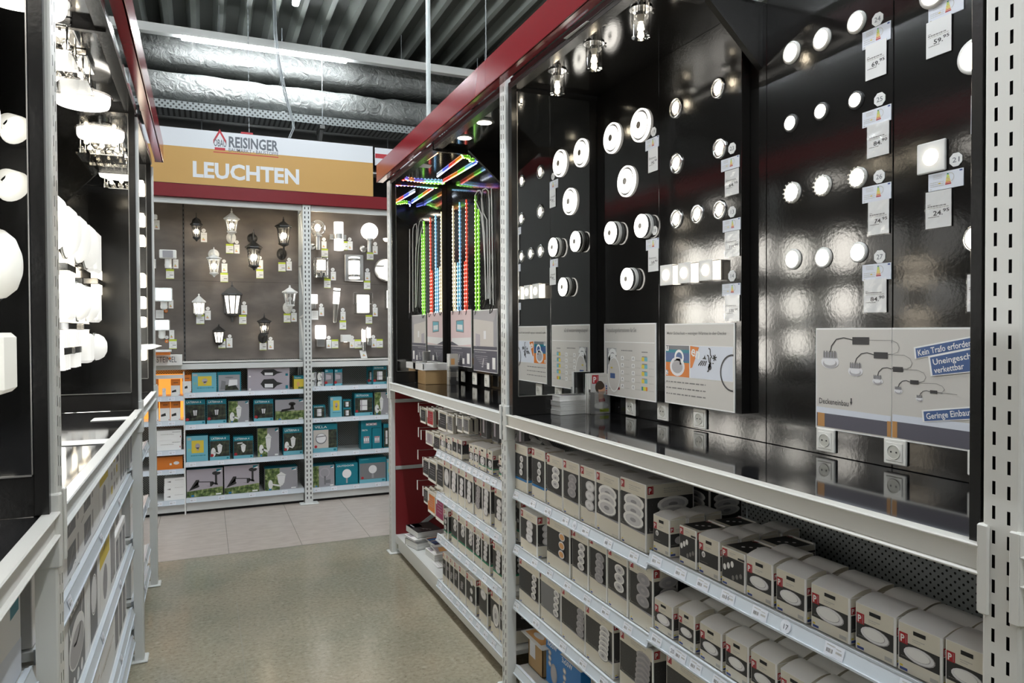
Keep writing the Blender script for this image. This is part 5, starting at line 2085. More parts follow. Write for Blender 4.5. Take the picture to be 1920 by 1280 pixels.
def lantern(g, x0, x1, ytop, ybot, label, m, style, lit='glow_bulb', glass='glass', roof=None, body=None, plate=None, n=6):
    """style: up (stands on an arm), hang (hangs from an arm), half (flat against the wall).
    roof / body = (y from, y to) of roof and glass in crop coordinates"""
    cx = g((x0+x1)/2, ytop)[0]
    wd = (g(x1, ytop)[0]-g(x0, ytop)[0])
    Z = lambda v: g((x0+x1)/2, v)[1]
    off = .02 if style == 'half' else .15
    cy = YP-off-(wd/2 if style != 'half' else .02)
    t = thing('wall_lantern', label, 'wall lamp', (cx, YP, Z(ybot)), group='outdoor wall lanterns')
    z0 = Z(ybot)
    ly = cy-YP
    ry0, ry1 = (Z(v)-z0 for v in roof)
    by0, by1 = (Z(v)-z0 for v in body)
    rt = wd*.40
    rb = rt*.66
    q = MB()
    q.lathe([(wd*.5, ry1), (wd*.49, ry1+.012), (wd*.33, ry1+(ry0-ry1)*.45), (wd*.12, ry1+(ry0-ry1)*.86), (wd*.05, ry0)], (0, ly, 0), (0, 0, 1), m, n, False)
    q.lathe([(wd*.05, ry0), (wd*.07, ry0+.012), (wd*.03, ry0+.022), (.004, Z(ytop)-z0)], (0, ly, 0), (0, 0, 1), m, 8)
    q.build('roof', t)
    q = MB()
    hexcage(q, 0, ly, by0, by1, rt, rb, m, n)
    q.lathe([(rt*1.05, by0-.006), (rt*1.05, by0+.006)], (0, ly, 0), (0, 0, 1), m, n, False)
    q.lathe([(rb*.3, by1-.035), (rb*1.12, by1-.012), (rb*1.1, by1)], (0, ly, 0), (0, 0, 1), m, n, False)
    if style == 'hang':
        q.lathe([(.004, -.0), (rb*.35, (by1-.03)*.6), (rb*.25, by1-.03)], (0, ly, 0), (0, 0, 1), m, 8)
    q.build('cage', t)
    q = MB()
    if glass == 'frost':
        q.lathe([(rb*.93, by1), (rt*.93, by0)], (0, ly, 0), (0, 0, 1), 'glow_frost', n, False)
    else:
        q.lathe([(rb*.95, by1), (rt*.95, by0)], (0, ly, 0), (0, 0, 1), 'glass', n, False, cap=False)
    q.build('glass_panes', t)
    q = MB()
    hb = by0-by1
    q.cyl((0, ly, by1), (0, ly, by1+hb*.3), rb*.3, 'lamp_white', 10)
    q.ball((0, ly, by1+hb*.52), hb*.19, lit or 'lamp_white', 12, 8)
    if lit:
        q.cyl((0, ly, by1+hb*.6), (0, ly, by0-.004), hb*.12, 'lamp_white', 8)
    q.build('bulb', t)
    q = MB()
    pc = plate
    if style == 'up':
        zp = Z(pc[1])-z0
        rp = (g(x0+pc[2], 0)[0]-g(x0, 0)[0])
        q.lathe([(rp, 0), (rp*.95, .012), (rp*.4, .028)], (0, 0, zp), (0, -1, 0), m, 16, sv=1.25)
        q.tube([(0, -.02, zp), (0, ly*.6, zp-rp*.5), (0, ly*.95, zp-rp*.2), (0, ly, zp+rp*.4), (0, ly, by1-.01)], wd*.05, m, 8)
        q.tube([(0, -.01, zp-rp), (0, ly*.5, zp-rp*1.1), (0, ly*.8, zp-rp*.5)], wd*.03, m, 6)
    elif style == 'hang':
        zp = Z(pc[1])-z0
        rp = (g(x0+pc[2], 0)[0]-g(x0, 0)[0])
        q.lathe([(rp, 0), (rp*.95, .012), (rp*.4, .028)], (0, 0, zp), (0, -1, 0), m, 18)
        q.tube([(0, -.02, zp), (0, ly*.5, zp+rp*.8), (0, ly*.95, zp+rp*.7), (0, ly, zp+rp*.3), (0, ly, ry0)], wd*.045, m, 8)
        q.tube([(0, -.01, zp-rp*.5), (0, ly*.45, zp), (0, ly*.6, zp+rp*.6)], wd*.03, m, 6)
    else:
        q.box((-wd*.36, -.03, by1), (wd*.36, 0, by0), m, .004)
        if pc:
            q.tube([(0, 0, by1), (0, -.03, by1-.05), (0, 0, by1-.09)], .014, m, 6)
            q.ball((0, -.02, .02), .02, m, 8, 6)
    q.build('wall_bracket', t)
    return t


lantern(g2, 412, 512, 105, 328, 'small black hanging lantern at upper left of the lantern wall', 'lamp_black', 'hang', roof=(150, 200), body=(205, 292), plate=(0, 155, 38))
lantern(g2, 672, 802, 72, 322, 'white lit lantern standing on a heart shaped wall plate', 'lamp_white', 'up', roof=(105, 158), body=(160, 250), plate=(0, 280, 40))
lantern(g2, 538, 660, 372, 606, 'white lit lantern hanging from a round wall plate', 'lamp_white', 'hang', roof=(430, 462), body=(468, 570), plate=(0, 412, 45))
lantern(g2, 838, 978, 235, 556, 'large black lantern hanging from a round black plate', 'lamp_black', 'hang', roof=(325, 380), body=(388, 515), plate=(0, 285, 42))
lantern(g2, 1072, 1210, 138, 462, 'large black lantern standing at the upper right of the lantern wall', 'lamp_black', 'up', roof=(170, 218), body=(225, 345), plate=(0, 410, 40))
lantern(g2, 420, 543, 730, 890, 'white half lantern with frosted glass at middle left', 'lamp_white', 'half', 'glow_opal', 'frost', roof=(745, 798), body=(800, 885), n=8)
lantern(g2, 655, 835, 632, 936, 'big dark half lantern with frosted panes in the centre', 'lamp_grey', 'half', 'glow_bulb', 'frost', roof=(672, 738), body=(742, 885), plate=1, n=8)
lantern(g2, 1128, 1253, 668, 905, 'white unlit lantern standing on a round wall plate', 'lamp_white', 'up', None, roof=(685, 728), body=(732, 820), plate=(0, 840, 40))
lantern(g2, 585, 695, 975, 1120, 'small black wedge lantern with a yellow glow', 'lamp_black', 'half', 'glow_yellow', 'frost', roof=(985, 1028), body=(1032, 1115), n=8)
lantern(g2, 935, 1048, 888, 1110, 'small black lantern standing at lower right of the lantern wall', 'lamp_black', 'up', roof=(918, 955), body=(960, 1040), plate=(0, 1078, 40))


def flood(x0, y0, x1, y1, s0, s1, lit, label):
    xa, zt = g2(x0, y0, YP-.2)
    xb, zb = g2(x1, y1, YP-.2)
    t = thing('floodlight', label, 'floodlight', ((xa+xb)/2, YP-.2, zb), group='sensor floodlights')
    w_, h = xb-xa, zt-zb
    q = MB()
    q.box((-w_/2, 0, 0), (w_/2, .06, h), 'lamp_white', .008)
    q.build('housing', t)
    q = MB()
    q.box((-w_*.42 if lit else -w_*.30, -.003, h*.10), (w_*.42 if lit else w_*.30, .001, h*.90), 'glow_flood' if lit else 'print_grey', .001)
    q.build('lamp_lens', t)
    q = MB()
    zs = g2(x0, s1, YP-.2)[1]-zb
    q.ball((0, .06, zs*.62), w_*.22, 'lamp_white', 14, 8, sc=(1, .8, 1))
    q.cyl((0, .06, zs*.9), (0, .06, .0), w_*.20, 'lamp_white', 14)
    q.box((-.03, .05, -.05), (.03, .2, .03), 'lamp_white')
    q.build('motion_sensor', t)


flood(163, 372, 302, 446, 445, 525, False, 'white unlit floodlight with motion sensor, third from below')
flood(127, 677, 270, 790, 790, 850, True, 'upper bright lit floodlight with motion sensor')
flood(115, 935, 248, 1021, 1025, 1090, True, 'lower bright lit floodlight with motion sensor')
flood(10, 85, 148, 130, 130, 140, False, 'white unlit floodlight at the top, half hidden by the left rack')


def dims(g, x0, y0, x1, y1, yy):
    xa, zt = g(x0, y0, yy)
    xb, zb = g(x1, y1, yy)
    return (xa+xb)/2, xb-xa, zb, zt


def steel_lamp(name, label, g, box, yy, fn):
    cx, w_, zb, zt = dims(g, *box, yy)
    t = thing(name, label, 'wall lamp', (cx, YP, zb), group='steel wall lamps')
    fn(t, w_, zt-zb, yy-YP)
    return t


def globe_fn(glassmat, lit):
    def fn(t, w_, h, y):
        r = w_/2
        q = MB()
        q.ball((0, y, h-r), r, glassmat, 24, 14)
        q.build('globe', t)
        if glassmat == 'glass':
            q = MB()
            q.ball((0, y, h-r), r*.34, lit, 12, 8, sc=(1, 1, 1.3))
            q.cyl((0, y, h-2*r), (0, y, h-r*1.3), r*.2, 'lamp_white', 10)
            q.build('bulb', t)
        q = MB()
        q.cyl((0, y, 0), (0, y, h-2*r+.01), r*.27, 'steel', 16)
        q.lathe([(r*.52, 0), (r*.52, .02)], (0, y, h-2*r-.006), (0, 0, 1), 'steel', 18)
        q.build('stem', t)
        q = MB()
        q.lathe([(r*.45, 0), (r*.43, .015), (r*.2, .025)], (-r*.45, 0, h*.16), (0, -1, 0), 'steel', 18)
        q.tube([(-r*.45, -.02, h*.16), (-r*.2, y*.7, h*.16), (0, y, h*.16)], r*.10, 'steel', 8)
        q.build('wall_plate', t)
    return fn


steel_lamp('globe_wall_lamp', 'clear glass globe lamp on a steel stem beside the post', g3, (84, 132, 220, 378), YP-.16, globe_fn('glass', 'glow_bulb'))
steel_lamp('globe_wall_lamp', 'white opal globe lamp on a steel stem', g3, (498, 158, 635, 398), YP-.16, globe_fn('glow_opal', None))


def updown_fn(t, w_, h, y):
    r = w_*.27
    q = MB()
    q.cyl((0, y, 0), (0, y, h*.40), r, 'glow_opal', 20)
    q.cyl((0, y, h*.58), (0, y, h), r, 'glow_opal', 20)
    q.build('glass_tube', t)
    q = MB()
    q.cyl((0, y, h*.40), (0, y, h*.58), r*1.12, 'steel', 20)
    for s in (-1, 1):
        q.box((s*r*1.0, y*.7, h*.40), (s*w_*.48, y*.5, h*.58), 'steel', .006)
        q.box((s*w_*.40, y*.7, h*.40), (s*w_*.48, 0, h*.58), 'steel', .004)
    q.build('steel_band', t)


steel_lamp('up_down_lamp', 'double frosted cylinder lamp with a steel band', g3, (250, 152, 390, 383), YP-.12, updown_fn)


def clearcyl_fn(t, w_, h, y):
    r = w_*.46
    q = MB()
    q.lathe([(r, h*.06), (r, h*.96)], (0, y, 0), (0, 0, 1), 'glass_smoke', 24, cap=False)
    q.build('glass_cylinder', t)
    q = MB()
    q.cyl((0, y, h*.40), (0, y, h*.90), r*.62, 'glow_frost', 20)
    q.build('diffuser', t)
    q = MB()
    q.lathe([(r*1.05, 0), (r*1.05, .018)], (0, y, 0), (0, 0, 1), 'chrome', 24)
    q.lathe([(r*1.05, 0), (r*1.05, .012)], (0, y, h*.96), (0, 0, 1), 'chrome', 24)
    q.cyl((0, y, .02), (0, y, h*.4), r*.2, 'chrome', 12)
    q.box((-r*.6, y, .02), (r*.6, 0, h*.3), 'chrome', .004)
    for s in (-1, 1):
        q.cyl((s*r, y, .01), (s*r, y, h*.97), .005, 'chrome', 6)
    q.box((-r, y-.004, .004), (r, y+.004, .014), 'chrome')
    q.build('holder', t)


steel_lamp('cylinder_wall_lamp', 'clear glass cylinder lamp below the clear globe', g3, (118, 440, 243, 602), YP-.10, clearcyl_fn)


def frame_fn(t, w_, h, y):
    q = MB()
    q.box((-w_/2, -.03, 0), (w_/2, 0, h), 'steel', .006)
    q.build('back_plate', t)
    q = MB()
    q.lathe([(w_*.36, h*.10), (w_*.36, h*.90)], (0, -.03, 0), (0, 0, 1), 'glow_opal', 24, sv=.8)
    q.build('glass_tube', t)
    q = MB()
    for z in (.20, .80):
        q.lathe([(w_*.375, h*(z-.045)), (w_*.375, h*(z+.045))], (0, -.03, 0), (0, 0, 1), 'steel', 24, sv=.82)
    q.build('steel_band', t)


steel_lamp('framed_wall_lamp', 'rectangular steel lamp with a banded opal cylinder', g3, (372, 410, 524, 628), YP-.06, frame_fn)


def bulk_fn(t, w_, h, y):
    r = w_/2
    q = MB()
    q.lathe([(r, 0), (r, .05), (r*.86, .07)], (0, 0, r), (0, -1, 0), 'steel', 28, cap=False)
    q.build('rim', t)
    q = MB()
    q.lathe([(r*.9, .05), (r*.7, .09), (0.001, .11)], (0, 0, r), (0, -1, 0), 'glow_frost', 28)
    q.build('glass_dome', t)
    q = MB()
    q.box((-r*.95, -.10, r*1.18), (r*.95, -.07, r*1.32), 'steel', .003)
    q.build('cross_bar', t)


steel_lamp('bulkhead_lamp', 'round bulkhead lamp half hidden by the right rack', g3, (605, 448, 795, 632), YP-.05, bulk_fn)


def smallcyl_fn(t, w_, h, y):
    q = MB()
    q.cyl((0, y, h*.40), (0, y, h*.94), w_*.48, 'glow_opal', 18)
    q.build('glass_tube', t)
    q = MB()
    q.cyl((0, y, .12*h), (0, y, h*.40), w_*.30, 'steel', 16)
    q.lathe([(w_*.30, 0), (w_*.28, .02)], (-w_*.1, 0, h*.2), (0, -1, 0), 'steel', 16)
    q.tube([(-w_*.1, 0, h*.2), (0, y, h*.25)], w_*.08, 'steel', 6)
    q.build('stem', t)


steel_lamp('cylinder_wall_lamp', 'small frosted cylinder lamp beside the post', g3, (84, 725, 154, 860), YP-.10, smallcyl_fn)


def torch_fn(t, w_, h, y):
    q = MB()
    a = Vector((-w_*.20, y*.6, 0))
    c = Vector((w_*.06, y, h))
    m1 = a.lerp(c, .53)
    q.cyl(a, m1, w_*.26, 'steel', 16, r2=w_*.40)
    q.ball(a, w_*.26, 'steel', 14, 6)
    q.build('steel_cone', t)
    q = MB()
    q.cyl(m1, c, w_*.40, 'glow_opal', 16, r2=w_*.44)
    q.build('frosted_glass', t)
    q = MB()
    q.cyl(a.lerp(c, .90), a.lerp(c, .94), w_*.46, 'steel', 16)
    q.tube([(0, 0, h*.35), (0, y*.8, h*.4)], w_*.15, 'steel', 6)
    q.build('ring', t)


steel_lamp('torch_wall_lamp', 'slanted torch lamp with frosted top and steel tail', g3, (272, 683, 336, 947), YP-.10, torch_fn)


def plate_fn(t, w_, h, y):
    q = MB()
    q.box((-w_/2, y-.01, 0), (w_/2, y-.004, h), 'glass_smoke', .001)
    q.build('glass_plate', t)
    q = MB()
    q.box((-w_*.28, y+.004, h*.10), (w_*.34, -.02, h*.90), 'glow_opal', .006)
    q.build('diffuser', t)
    q = MB()
    q.box((-w_*.30, -.02, h*.06), (w_*.36, 0, h*.94), 'steel', .003)
    for x in (-.36, .42):
        q.cyl((x*w_, y-.014, h*.5), (x*w_, 0, h*.5), .008, 'steel', 8)
    q.build('back_plate', t)


steel_lamp('plate_wall_lamp', 'square clear glass plate lamp with an opal block', g3, (437, 717, 592, 896), YP-.07, plate_fn)
steel_lamp('plate_wall_lamp', 'pale plate lamp cut off by the right rack', g3, (683, 683, 800, 857), YP-.05, plate_fn)


def cubeglass_fn(t, w_, h, y):
    q = MB()
    q.box((-w_*.5, y-w_*.4, h*.36), (w_*.5, y+w_*.4, h), 'glow_opal', .006)
    q.build('glass_cube', t)
    q = MB()
    q.box((-w_*.40, y-w_*.3, 0), (w_*.40, 0, h*.36), 'steel', .004)
    q.build('steel_base', t)


steel_lamp('cube_wall_lamp', 'opal glass cube lamp on a grey steel base', g3, (135, 980, 215, 1148), YP-.09, cubeglass_fn)


def downcube_fn(t, w_, h, y):
    q = MB()
    q.box((-w_/2, y-.05, 0), (w_/2, 0, h), 'lamp_white', .003)
    q.build('housing', t)
    q = MB()
    q.cyl((0, y*.6, -.002), (0, y*.6, .0), w_*.2, 'glow_spot', 12)
    q.build('lamp_lens', t)


steel_lamp('down_light', 'small grey cube lamp shining down onto the panel', g3, (343, 1055, 413, 1112), YP-.08, downcube_fn)


def twin_fn(col):
    def fn(t, w_, h, y):
        q = MB()
        q.cyl((0, y, h*.42), (0, y, h*.97), w_*.44, col, 16)
        q.build('glass_tube', t)
        q = MB()
        q.cyl((0, y, 0), (0, y, h*.42), w_*.40, 'chrome', 16)
        q.lathe([(w_*.5, 0), (w_*.5, .012)], (0, y, h*.97), (0, 0, 1), 'chrome', 16)
        q.box((-w_*.2, y, h*.1), (w_*.2, 0, h*.3), 'chrome')
        q.build('stem', t)
    return fn


steel_lamp('cylinder_wall_lamp', 'slim chrome cylinder lamp, front one of the pair at lower right', g3, (500, 1010, 540, 1185), YP-.16, twin_fn('glow_frost'))
steel_lamp('cylinder_wall_lamp', 'slim frosted cylinder lamp, rear one of the pair at lower right', g3, (541, 995, 579, 1140), YP-.06, twin_fn('glow_opal'))


def shell_fn(t, w_, h, y):
    q = MB()
    q.ball((0, y, h*.5), w_*.5, 'glow_frost', 16, 8, z0=-.95, z1=.1)
    q.build('glass_shell', t)
    q = MB()
    q.cyl((0, 0, h*.5), (0, y, h*.5), .012, 'chrome', 8)
    q.build('arm', t)


steel_lamp('shell_wall_lamp', 'small shell lamp beside the right rack post', g3, (675, 262, 725, 312), YP-.1, shell_fn)


# ---- tags on the slate panels
def paper_tag(g, kind, x0, y0, x1, y1, label):
    yy = YP-.004
    xa, zt = g(x0, y0, yy)
    xb, zb = g(x1, y1, yy)
    w_, h = xb-xa, zt-zb
    nm = {'e': 'energy_label', 'p': 'price_card', 'b': 'number_badge', 'r': 'number_badge', 'c': 'info_card'}[kind]
    ct = {'e': 'energy label', 'p': 'price card', 'b': 'number badge', 'r': 'number badge', 'c': 'info card'}[kind]
    q = MB()
    if kind in 'br':
        r = w_/2
        q.lathe([(r, 0), (r, .0035)], (r+0, 0.0035, h/2), (0, -1, 0), 'paper' if kind == 'b' else 'print_orange', 16)
        f = Face(q, (0, 0, 0), (1, 0, 0), (0, 0, 1), w_, h)
        f.ell(.5, .5, r*.35, r*.42, 'ink_pale', 1, 10)
        f.ell(.5, .5, r*.2, r*.26, 'paper', 2, 10)
    else:
        q.box((0, 0, 0), (w_, .0035, h), 'paper')
        f = Face(q, (0, 0, 0), (1, 0, 0), (0, 0, 1), w_, h)
        if kind == 'e':
            for k, c in enumerate(('print_green', 'print_lime', 'print_yellow', 'print_orange', 'print_red')):
                f.rect(.30-.02*k, .40-.055*k, .48+.05*k, .44-.055*k, c, 1)
            f.fake(.2, .8, .8, .04, 'ink_pale', 1)
        elif kind == 'p':
            f.rect(0, .80, 1, 1, 'print_lime', 1)
            f.rect(0, 0, 1, .05, 'print_lime', 1)
            f.fake(.2, .60, .8, .05, 'ink_pale', 1)
            f.fake(.45, .38, .9, .10, 'ink_soft', 1)
            f.fake(.2, .2, .6, .05, 'ink_pale', 1)
        else:
            for k in range(4):
                f.fake(.15, .8-.18*k, .85, .05, 'ink_pale', 1, k)
    tag(q.build(nm, None, (xa, yy, zb)), label, ct, {'e': 'energy labels on the slate wall', 'p': 'price cards on the slate wall', 'b': 'number badges on the slate wall', 'r': 'number badges on the slate wall', 'c': 'cards on the slate wall'}[kind])


KN = {'e': 'white energy label', 'p': 'green topped price card', 'b': 'round white number badge', 'r': 'round orange number badge', 'c': 'plain white info card'}
TG2 = {
    'half hidden top floodlight': [('e', 123, 138, 168, 215)],
    'small black hanging lantern': [('e', 497, 237, 547, 315), ('b', 503, 207, 537, 237)],
    'white heart plate lantern': [('p', 698, 328, 758, 405), ('e', 763, 333, 807, 406), ('b', 769, 300, 801, 330)],
    'white hanging lantern': [('b', 668, 452, 698, 482), ('e', 663, 485, 710, 558), ('p', 653, 560, 715, 635)],
    'large black hanging lantern': [('b', 956, 425, 985, 455), ('e', 948, 457, 995, 530), ('p', 940, 532, 998, 605)],
    'large black standing lantern': [('p', 1117, 475, 1175, 550), ('e', 1182, 468, 1225, 542), ('b', 1188, 440, 1218, 468)],
    'unlit white floodlight': [('b', 242, 502, 270, 530), ('e', 275, 452, 318, 525), ('p', 218, 530, 283, 608)],
    'white half lantern': [('p', 460, 893, 525, 970), ('e', 530, 862, 577, 937), ('b', 537, 831, 569, 861)],
    'big dark half lantern': [('b', 829, 788, 859, 817), ('e', 820, 818, 867, 892), ('p', 803, 897, 862, 970)],
    'unlit white lantern': [('p', 1160, 885, 1215, 957), ('e', 1220, 880, 1265, 950), ('b', 1225, 849, 1255, 878)],
    'yellow glowing lantern': [('p', 637, 1090, 695, 1162), ('e', 702, 1082, 750, 1158), ('b', 713, 1052, 743, 1081)],
    'small black standing lantern': [('p', 967, 1105, 1023, 1178), ('e', 1035, 1100, 1080, 1172), ('b', 1040, 1072, 1070, 1100)],
    'upper lit floodlight': [('b', 203, 818, 233, 846), ('r', 203, 850, 233, 880), ('e', 238, 775, 278, 845), ('c', 137, 858, 200, 925)],
    'lower lit floodlight': [('b', 209, 1061, 239, 1090), ('r', 209, 1093, 239, 1122), ('e', 245, 1018, 285, 1090), ('p', 243, 1092, 305, 1167)],
    'post of the left rack': [('c', 113, 450, 138, 525)],
}
TG3 = {
    'clear globe lamp': [('b', 187, 278, 217, 306), ('e', 183, 308, 223, 365), ('p', 182, 367, 235, 435)],
    'double frosted cylinder': [('p', 362, 308, 391, 378), ('e', 392, 308, 432, 378), ('b', 393, 278, 423, 306)],
    'opal globe lamp': [('b', 597, 315, 627, 343), ('e', 592, 345, 632, 412), ('p', 545, 396, 598, 457)],
    'clear glass cylinder lamp': [('b', 258, 520, 288, 548), ('e', 257, 550, 298, 620), ('p', 203, 608, 256, 682)],
    'rectangular banded lamp': [('b', 535, 525, 565, 553), ('e', 530, 555, 572, 622), ('p', 522, 624, 573, 692)],
    'small frosted cylinder': [('b', 165, 807, 195, 833), ('e', 163, 835, 203, 905), ('c', 103, 862, 157, 935)],
    'slanted torch lamp': [('b', 338, 843, 368, 868), ('e', 335, 870, 375, 938), ('p', 327, 942, 380, 1013)],
    'square glass plate lamp': [('b', 593, 810, 623, 836), ('e', 592, 838, 632, 908), ('p', 536, 898, 588, 967)],
    'opal cube lamp': [('b', 226, 1064, 256, 1092), ('e', 222, 1095, 262, 1163), ('p', 265, 1093, 317, 1163)],
    'grey cube down light': [('b', 412, 1064, 442, 1090), ('e', 408, 1092, 447, 1160), ('p', 448, 1093, 498, 1163)],
    'pair of slim cylinders': [('b', 582, 1058, 612, 1086), ('e', 583, 1088, 622, 1157), ('p', 623, 1090, 673, 1158)],
}
for g, T in ((g2, TG2), (g3, TG3)):
    for nm, L in T.items():
        for kd, *r in L:
            paper_tag(g, kd, *r, '%s on the slate wall beside the %s' % (KN[kd], nm))
xa, zt = g3(500, 1180, 8.55)
xb, zb = g3(550, 1255, 8.55)
zb = ZLEDGE+.0
q = MB()
q.prism([(0, 0), (xb-xa, 0), (xb-xa-.02, zt-zb), (-.02, zt-zb)], (xa, 8.55, zb), (1, 0, 0), (0, 0, 1), -.004, 'paper')
f = Face(q, (xa, 8.55, zb), (1, 0, 0), (0, 0, 1), xb-xa, zt-zb)
for k, c in enumerate(('print_green', 'print_lime', 'print_yellow', 'print_orange', 'print_red')):
    f.rect(.30-.02*k, .50-.055*k, .48+.05*k, .54-.055*k, c, 1)
tag(q.build('energy_label'), 'white energy label standing on the ledge below the slim cylinders', 'energy label', 'energy labels on the slate wall')

# ------------------------------------------------------------------ lamps on the right display boards
def at(px, py, x):
    p = P(px, py, 'X', x)
    return p


def dist(p):
    return (p-EYE).dot(_fw)


def szy(px, py, hpx, x):
    """height in metres of something hpx pixels tall at that point of a board"""
    return abs(P(px, py-hpx/2, 'X', x).z-P(px, py+hpx/2, 'X', x).z)


def ring_panel(px, py, hpx, x, label):
    """round flush LED panel: white ring, glowing disc, dark hub, clear outer ring"""
    p = at(px, py, x)
    r = szy(px, py, hpx, x)/2
    t = thing('round_led_panel', label, 'panel lamp', p, 'R', 'round LED lamps on the black boards')
    q = MB()
    q.lathe([(r, 0), (r, .012), (r*.955, .016), (r*.91, .013), (r*.91, .006)], (0, 0, 0), (0, -1, 0), 'glow_rim', 36, cap=False)
    q.build('outer_ring', t)
    q = MB()
    q.lathe([(r*.92, .004), (r*.90, .010), (r*.78, .010)], (0, 0, 0), (0, -1, 0), 'lamp_grey', 36)
    q.lathe([(r*.77, .0), (r*.77, .016), (r*.74, .018)], (0, 0, 0), (0, -1, 0), 'glow_white', 36)
    q.build('glowing_disc', t)
    q = MB()
    q.lathe([(r*.22, .0), (r*.22, .020)], (0, 0, 0), (0, -1, 0), 'hub_grey', 18)
    q.build('hub', t)


def drum(px, py, hpx, x, label):
    p = at(px, py, x)
    r = szy(px, py, hpx, x)/2
    t = thing('drum_lamp', label, 'drum lamp', p, 'R', 'round LED lamps on the black boards')
    q = MB()
    q.lathe([(r*1.02, 0), (r*1.02, .012), (r*.98, .016)], (0, 0, 0), (0, -1, 0), 'lamp_white', 36)
    q.lathe([(r*.94, .012), (r*.94, .032)], (0, 0, 0), (0, -1, 0), 'lamp_grey', 36)
    q.build('drum_body', t)
    q = MB()
    q.lathe([(r*.97, .031), (r*.97, .037), (r*.90, .039)], (0, 0, 0), (0, -1, 0), 'glow_white', 36)
    q.build('glowing_disc', t)
    q = MB()
    q.lathe([(r*.23, .036), (r*.23, .0415)], (0, 0, 0), (0, -1, 0), 'hub_grey', 18)
    q.build('hub', t)


def spot(px, py, hpx, x, label, bright=True, group='chrome spots on the black boards'):
    p = at(px, py, x)
    r = szy(px, py, hpx, x)/2
    t = thing('recessed_spot', label, 'spotlight', p, 'R', group)
    q = MB()
    q.lathe([(r, 0), (r, .004), (r*.9, .009), (r*.72, .006), (r*.66, .002)], (0, 0, 0), (0, -1, 0), 'chrome', 30, cap=False)
    q.lathe([(r*.66, .004), (r*.62, .007), (r*.58, .004)], (0, 0, 0), (0, -1, 0), 'steel', 30, cap=False)
    q.build('chrome_ring', t)
    q = MB()
    q.lathe([(r*.60, .0), (r*.60, .003), (r*.3, .006), (.0005, .007)], (0, 0, 0), (0, -1, 0), 'glow_spot' if bright else 'glow_warm', 24)
    q.build('lamp_lens', t)


def round_spot(px, py, hpx, x, label, ring='lamp_white', crystal=False, square=0):
    p = at(px, py, x)
    r = szy(px, py, hpx, x)/2
    t = thing('round_spot', label, 'spotlight', p, 'R', 'bright spots on the black boards')
    q = MB()
    if square:
        s = square
        q.box((-s, -.010, -s), (s, 0, s), ring, .003)
    else:
        q.lathe([(r*1.35, 0), (r*1.35, .005), (r*1.15, .010), (r*1.0, .008)], (0, 0, 0), (0, -1, 0), ring, 30, cap=False)
    q.build('ring' if not square else 'square_plate', t)
    q = MB()
    q.lathe([(r, .0), (r, .010), (r*.6, .016), (.0005, .018)], (0, 0, 0), (0, -1, 0), 'glow_spot', 26)
    q.build('lamp_lens', t)
    if crystal:
        q = MB()
        for k in range(14):
            a = 2*PI*k/14
            q.ball((r*1.25*math.cos(a), -.012, r*1.25*math.sin(a)), r*.17, 'glass', 6, 4)
        q.build('crystal_beads', t)


def glass_block(px, py, hpx, x, label):
    p = at(px, py, x)
    s = szy(px, py, hpx, x)/2
    t = thing('glass_block_spot', label, 'block lamp', p+Vector((.001, 0, 0)), 'R', 'square glass block lamps')
    q = MB()
    q.box((-s, -.045, -s), (s, 0, s), 'glass_smoke', .001)
    q.build('glass_block', t)
    q = MB()
    q.box((-s, -.049, -s), (s, -.0455, s), 'lamp_white', .001)
    q.build('front_plate', t)
    q = MB()
    q.lathe([(s*.52, .049), (s*.52, .053), (.0005, .055)], (0, 0, 0), (0, -1, 0), 'glow_warm', 24)
    q.box((-s*.96, -.006, -s*.96), (s*.96, -.002, s*.96), 'glow_frost')
    q.build('lamp_lens', t)


ring_panel(1150, 259, 57, XP, 'round glowing LED panel at left of the upper pair')
ring_panel(1203, 235, 62, XP, 'round glowing LED panel at right of the upper pair beside badge 19')
ring_panel(1177, 340, 58, XP, 'round glowing LED panel below the upper pair of panels')
drum(1155, 437, 43, XP-.0, 'drum lamp at left of the middle pair')
drum(1213, 424, 45, XP-.0, 'drum lamp at right of the middle pair beside badge 18')
drum(1186, 523, 42, XP-.0, 'drum lamp below the middle pair of drum lamps')
for i, (x, y) in enumerate(((1268, 202), (1347, 165), (1269, 306), (1350, 278))):
    spot(x, y, 39, XP, 'chrome ring spot at %s of the four above the spot row' % ['upper left', 'upper right', 'lower left', 'lower right'][i], i % 2 == 1)
for i, (x, y) in enumerate(((1269, 410), (1308, 401), (1350, 393))):
    spot(x, y, 37, XP, 'small chrome spot, %s in the row beside badge 13' % ['left', 'middle', 'right'][i], False)
for i, (x, y) in enumerate(((1265, 516), (1299, 512), (1340, 507))):
    glass_block(x, y, 38, XP, 'square glass block lamp, %s in the row beside badge 14' % ['left', 'middle', 'right'][i])
rows = [(99, 74, 42), (231, 209, 188), (361, 348, 333), (486, 483, 473)]
cols = [1485, 1542, 1607]
bad = ['24', '25', '26', '27']
for r, ys_ in enumerate(rows):
    for c, y in enumerate(ys_):
        x = cols[c]+(0, -1, 2, 3)[r]+(0 if c < 2 else (0, 0, 1, 1)[r])
        round_spot(x, y, (31, 25, 29, 29)[r], XB, 'bright white spot, %s in the row beside badge %s' % (['left', 'middle', 'right'][c], bad[r]), 'lamp_white' if r != 1 else 'lamp_grey', r == 2)
round_spot(1749, 295, 31, XB, 'bright spot in a square plate beside badge 21', 'lamp_white', False, szy(1749, 295, 58, XB)/2)
round_spot(1829, 105, 50, XB, 'large round spot half hidden by the end board, upper one', 'lamp_white')
round_spot(1835, 446, 44, XB, 'large round spot half hidden by the end board, lower one', 'chrome')
round_spot(1752, -14, 44, XB, 'large round spot cut off by the upper picture edge', 'lamp_white')


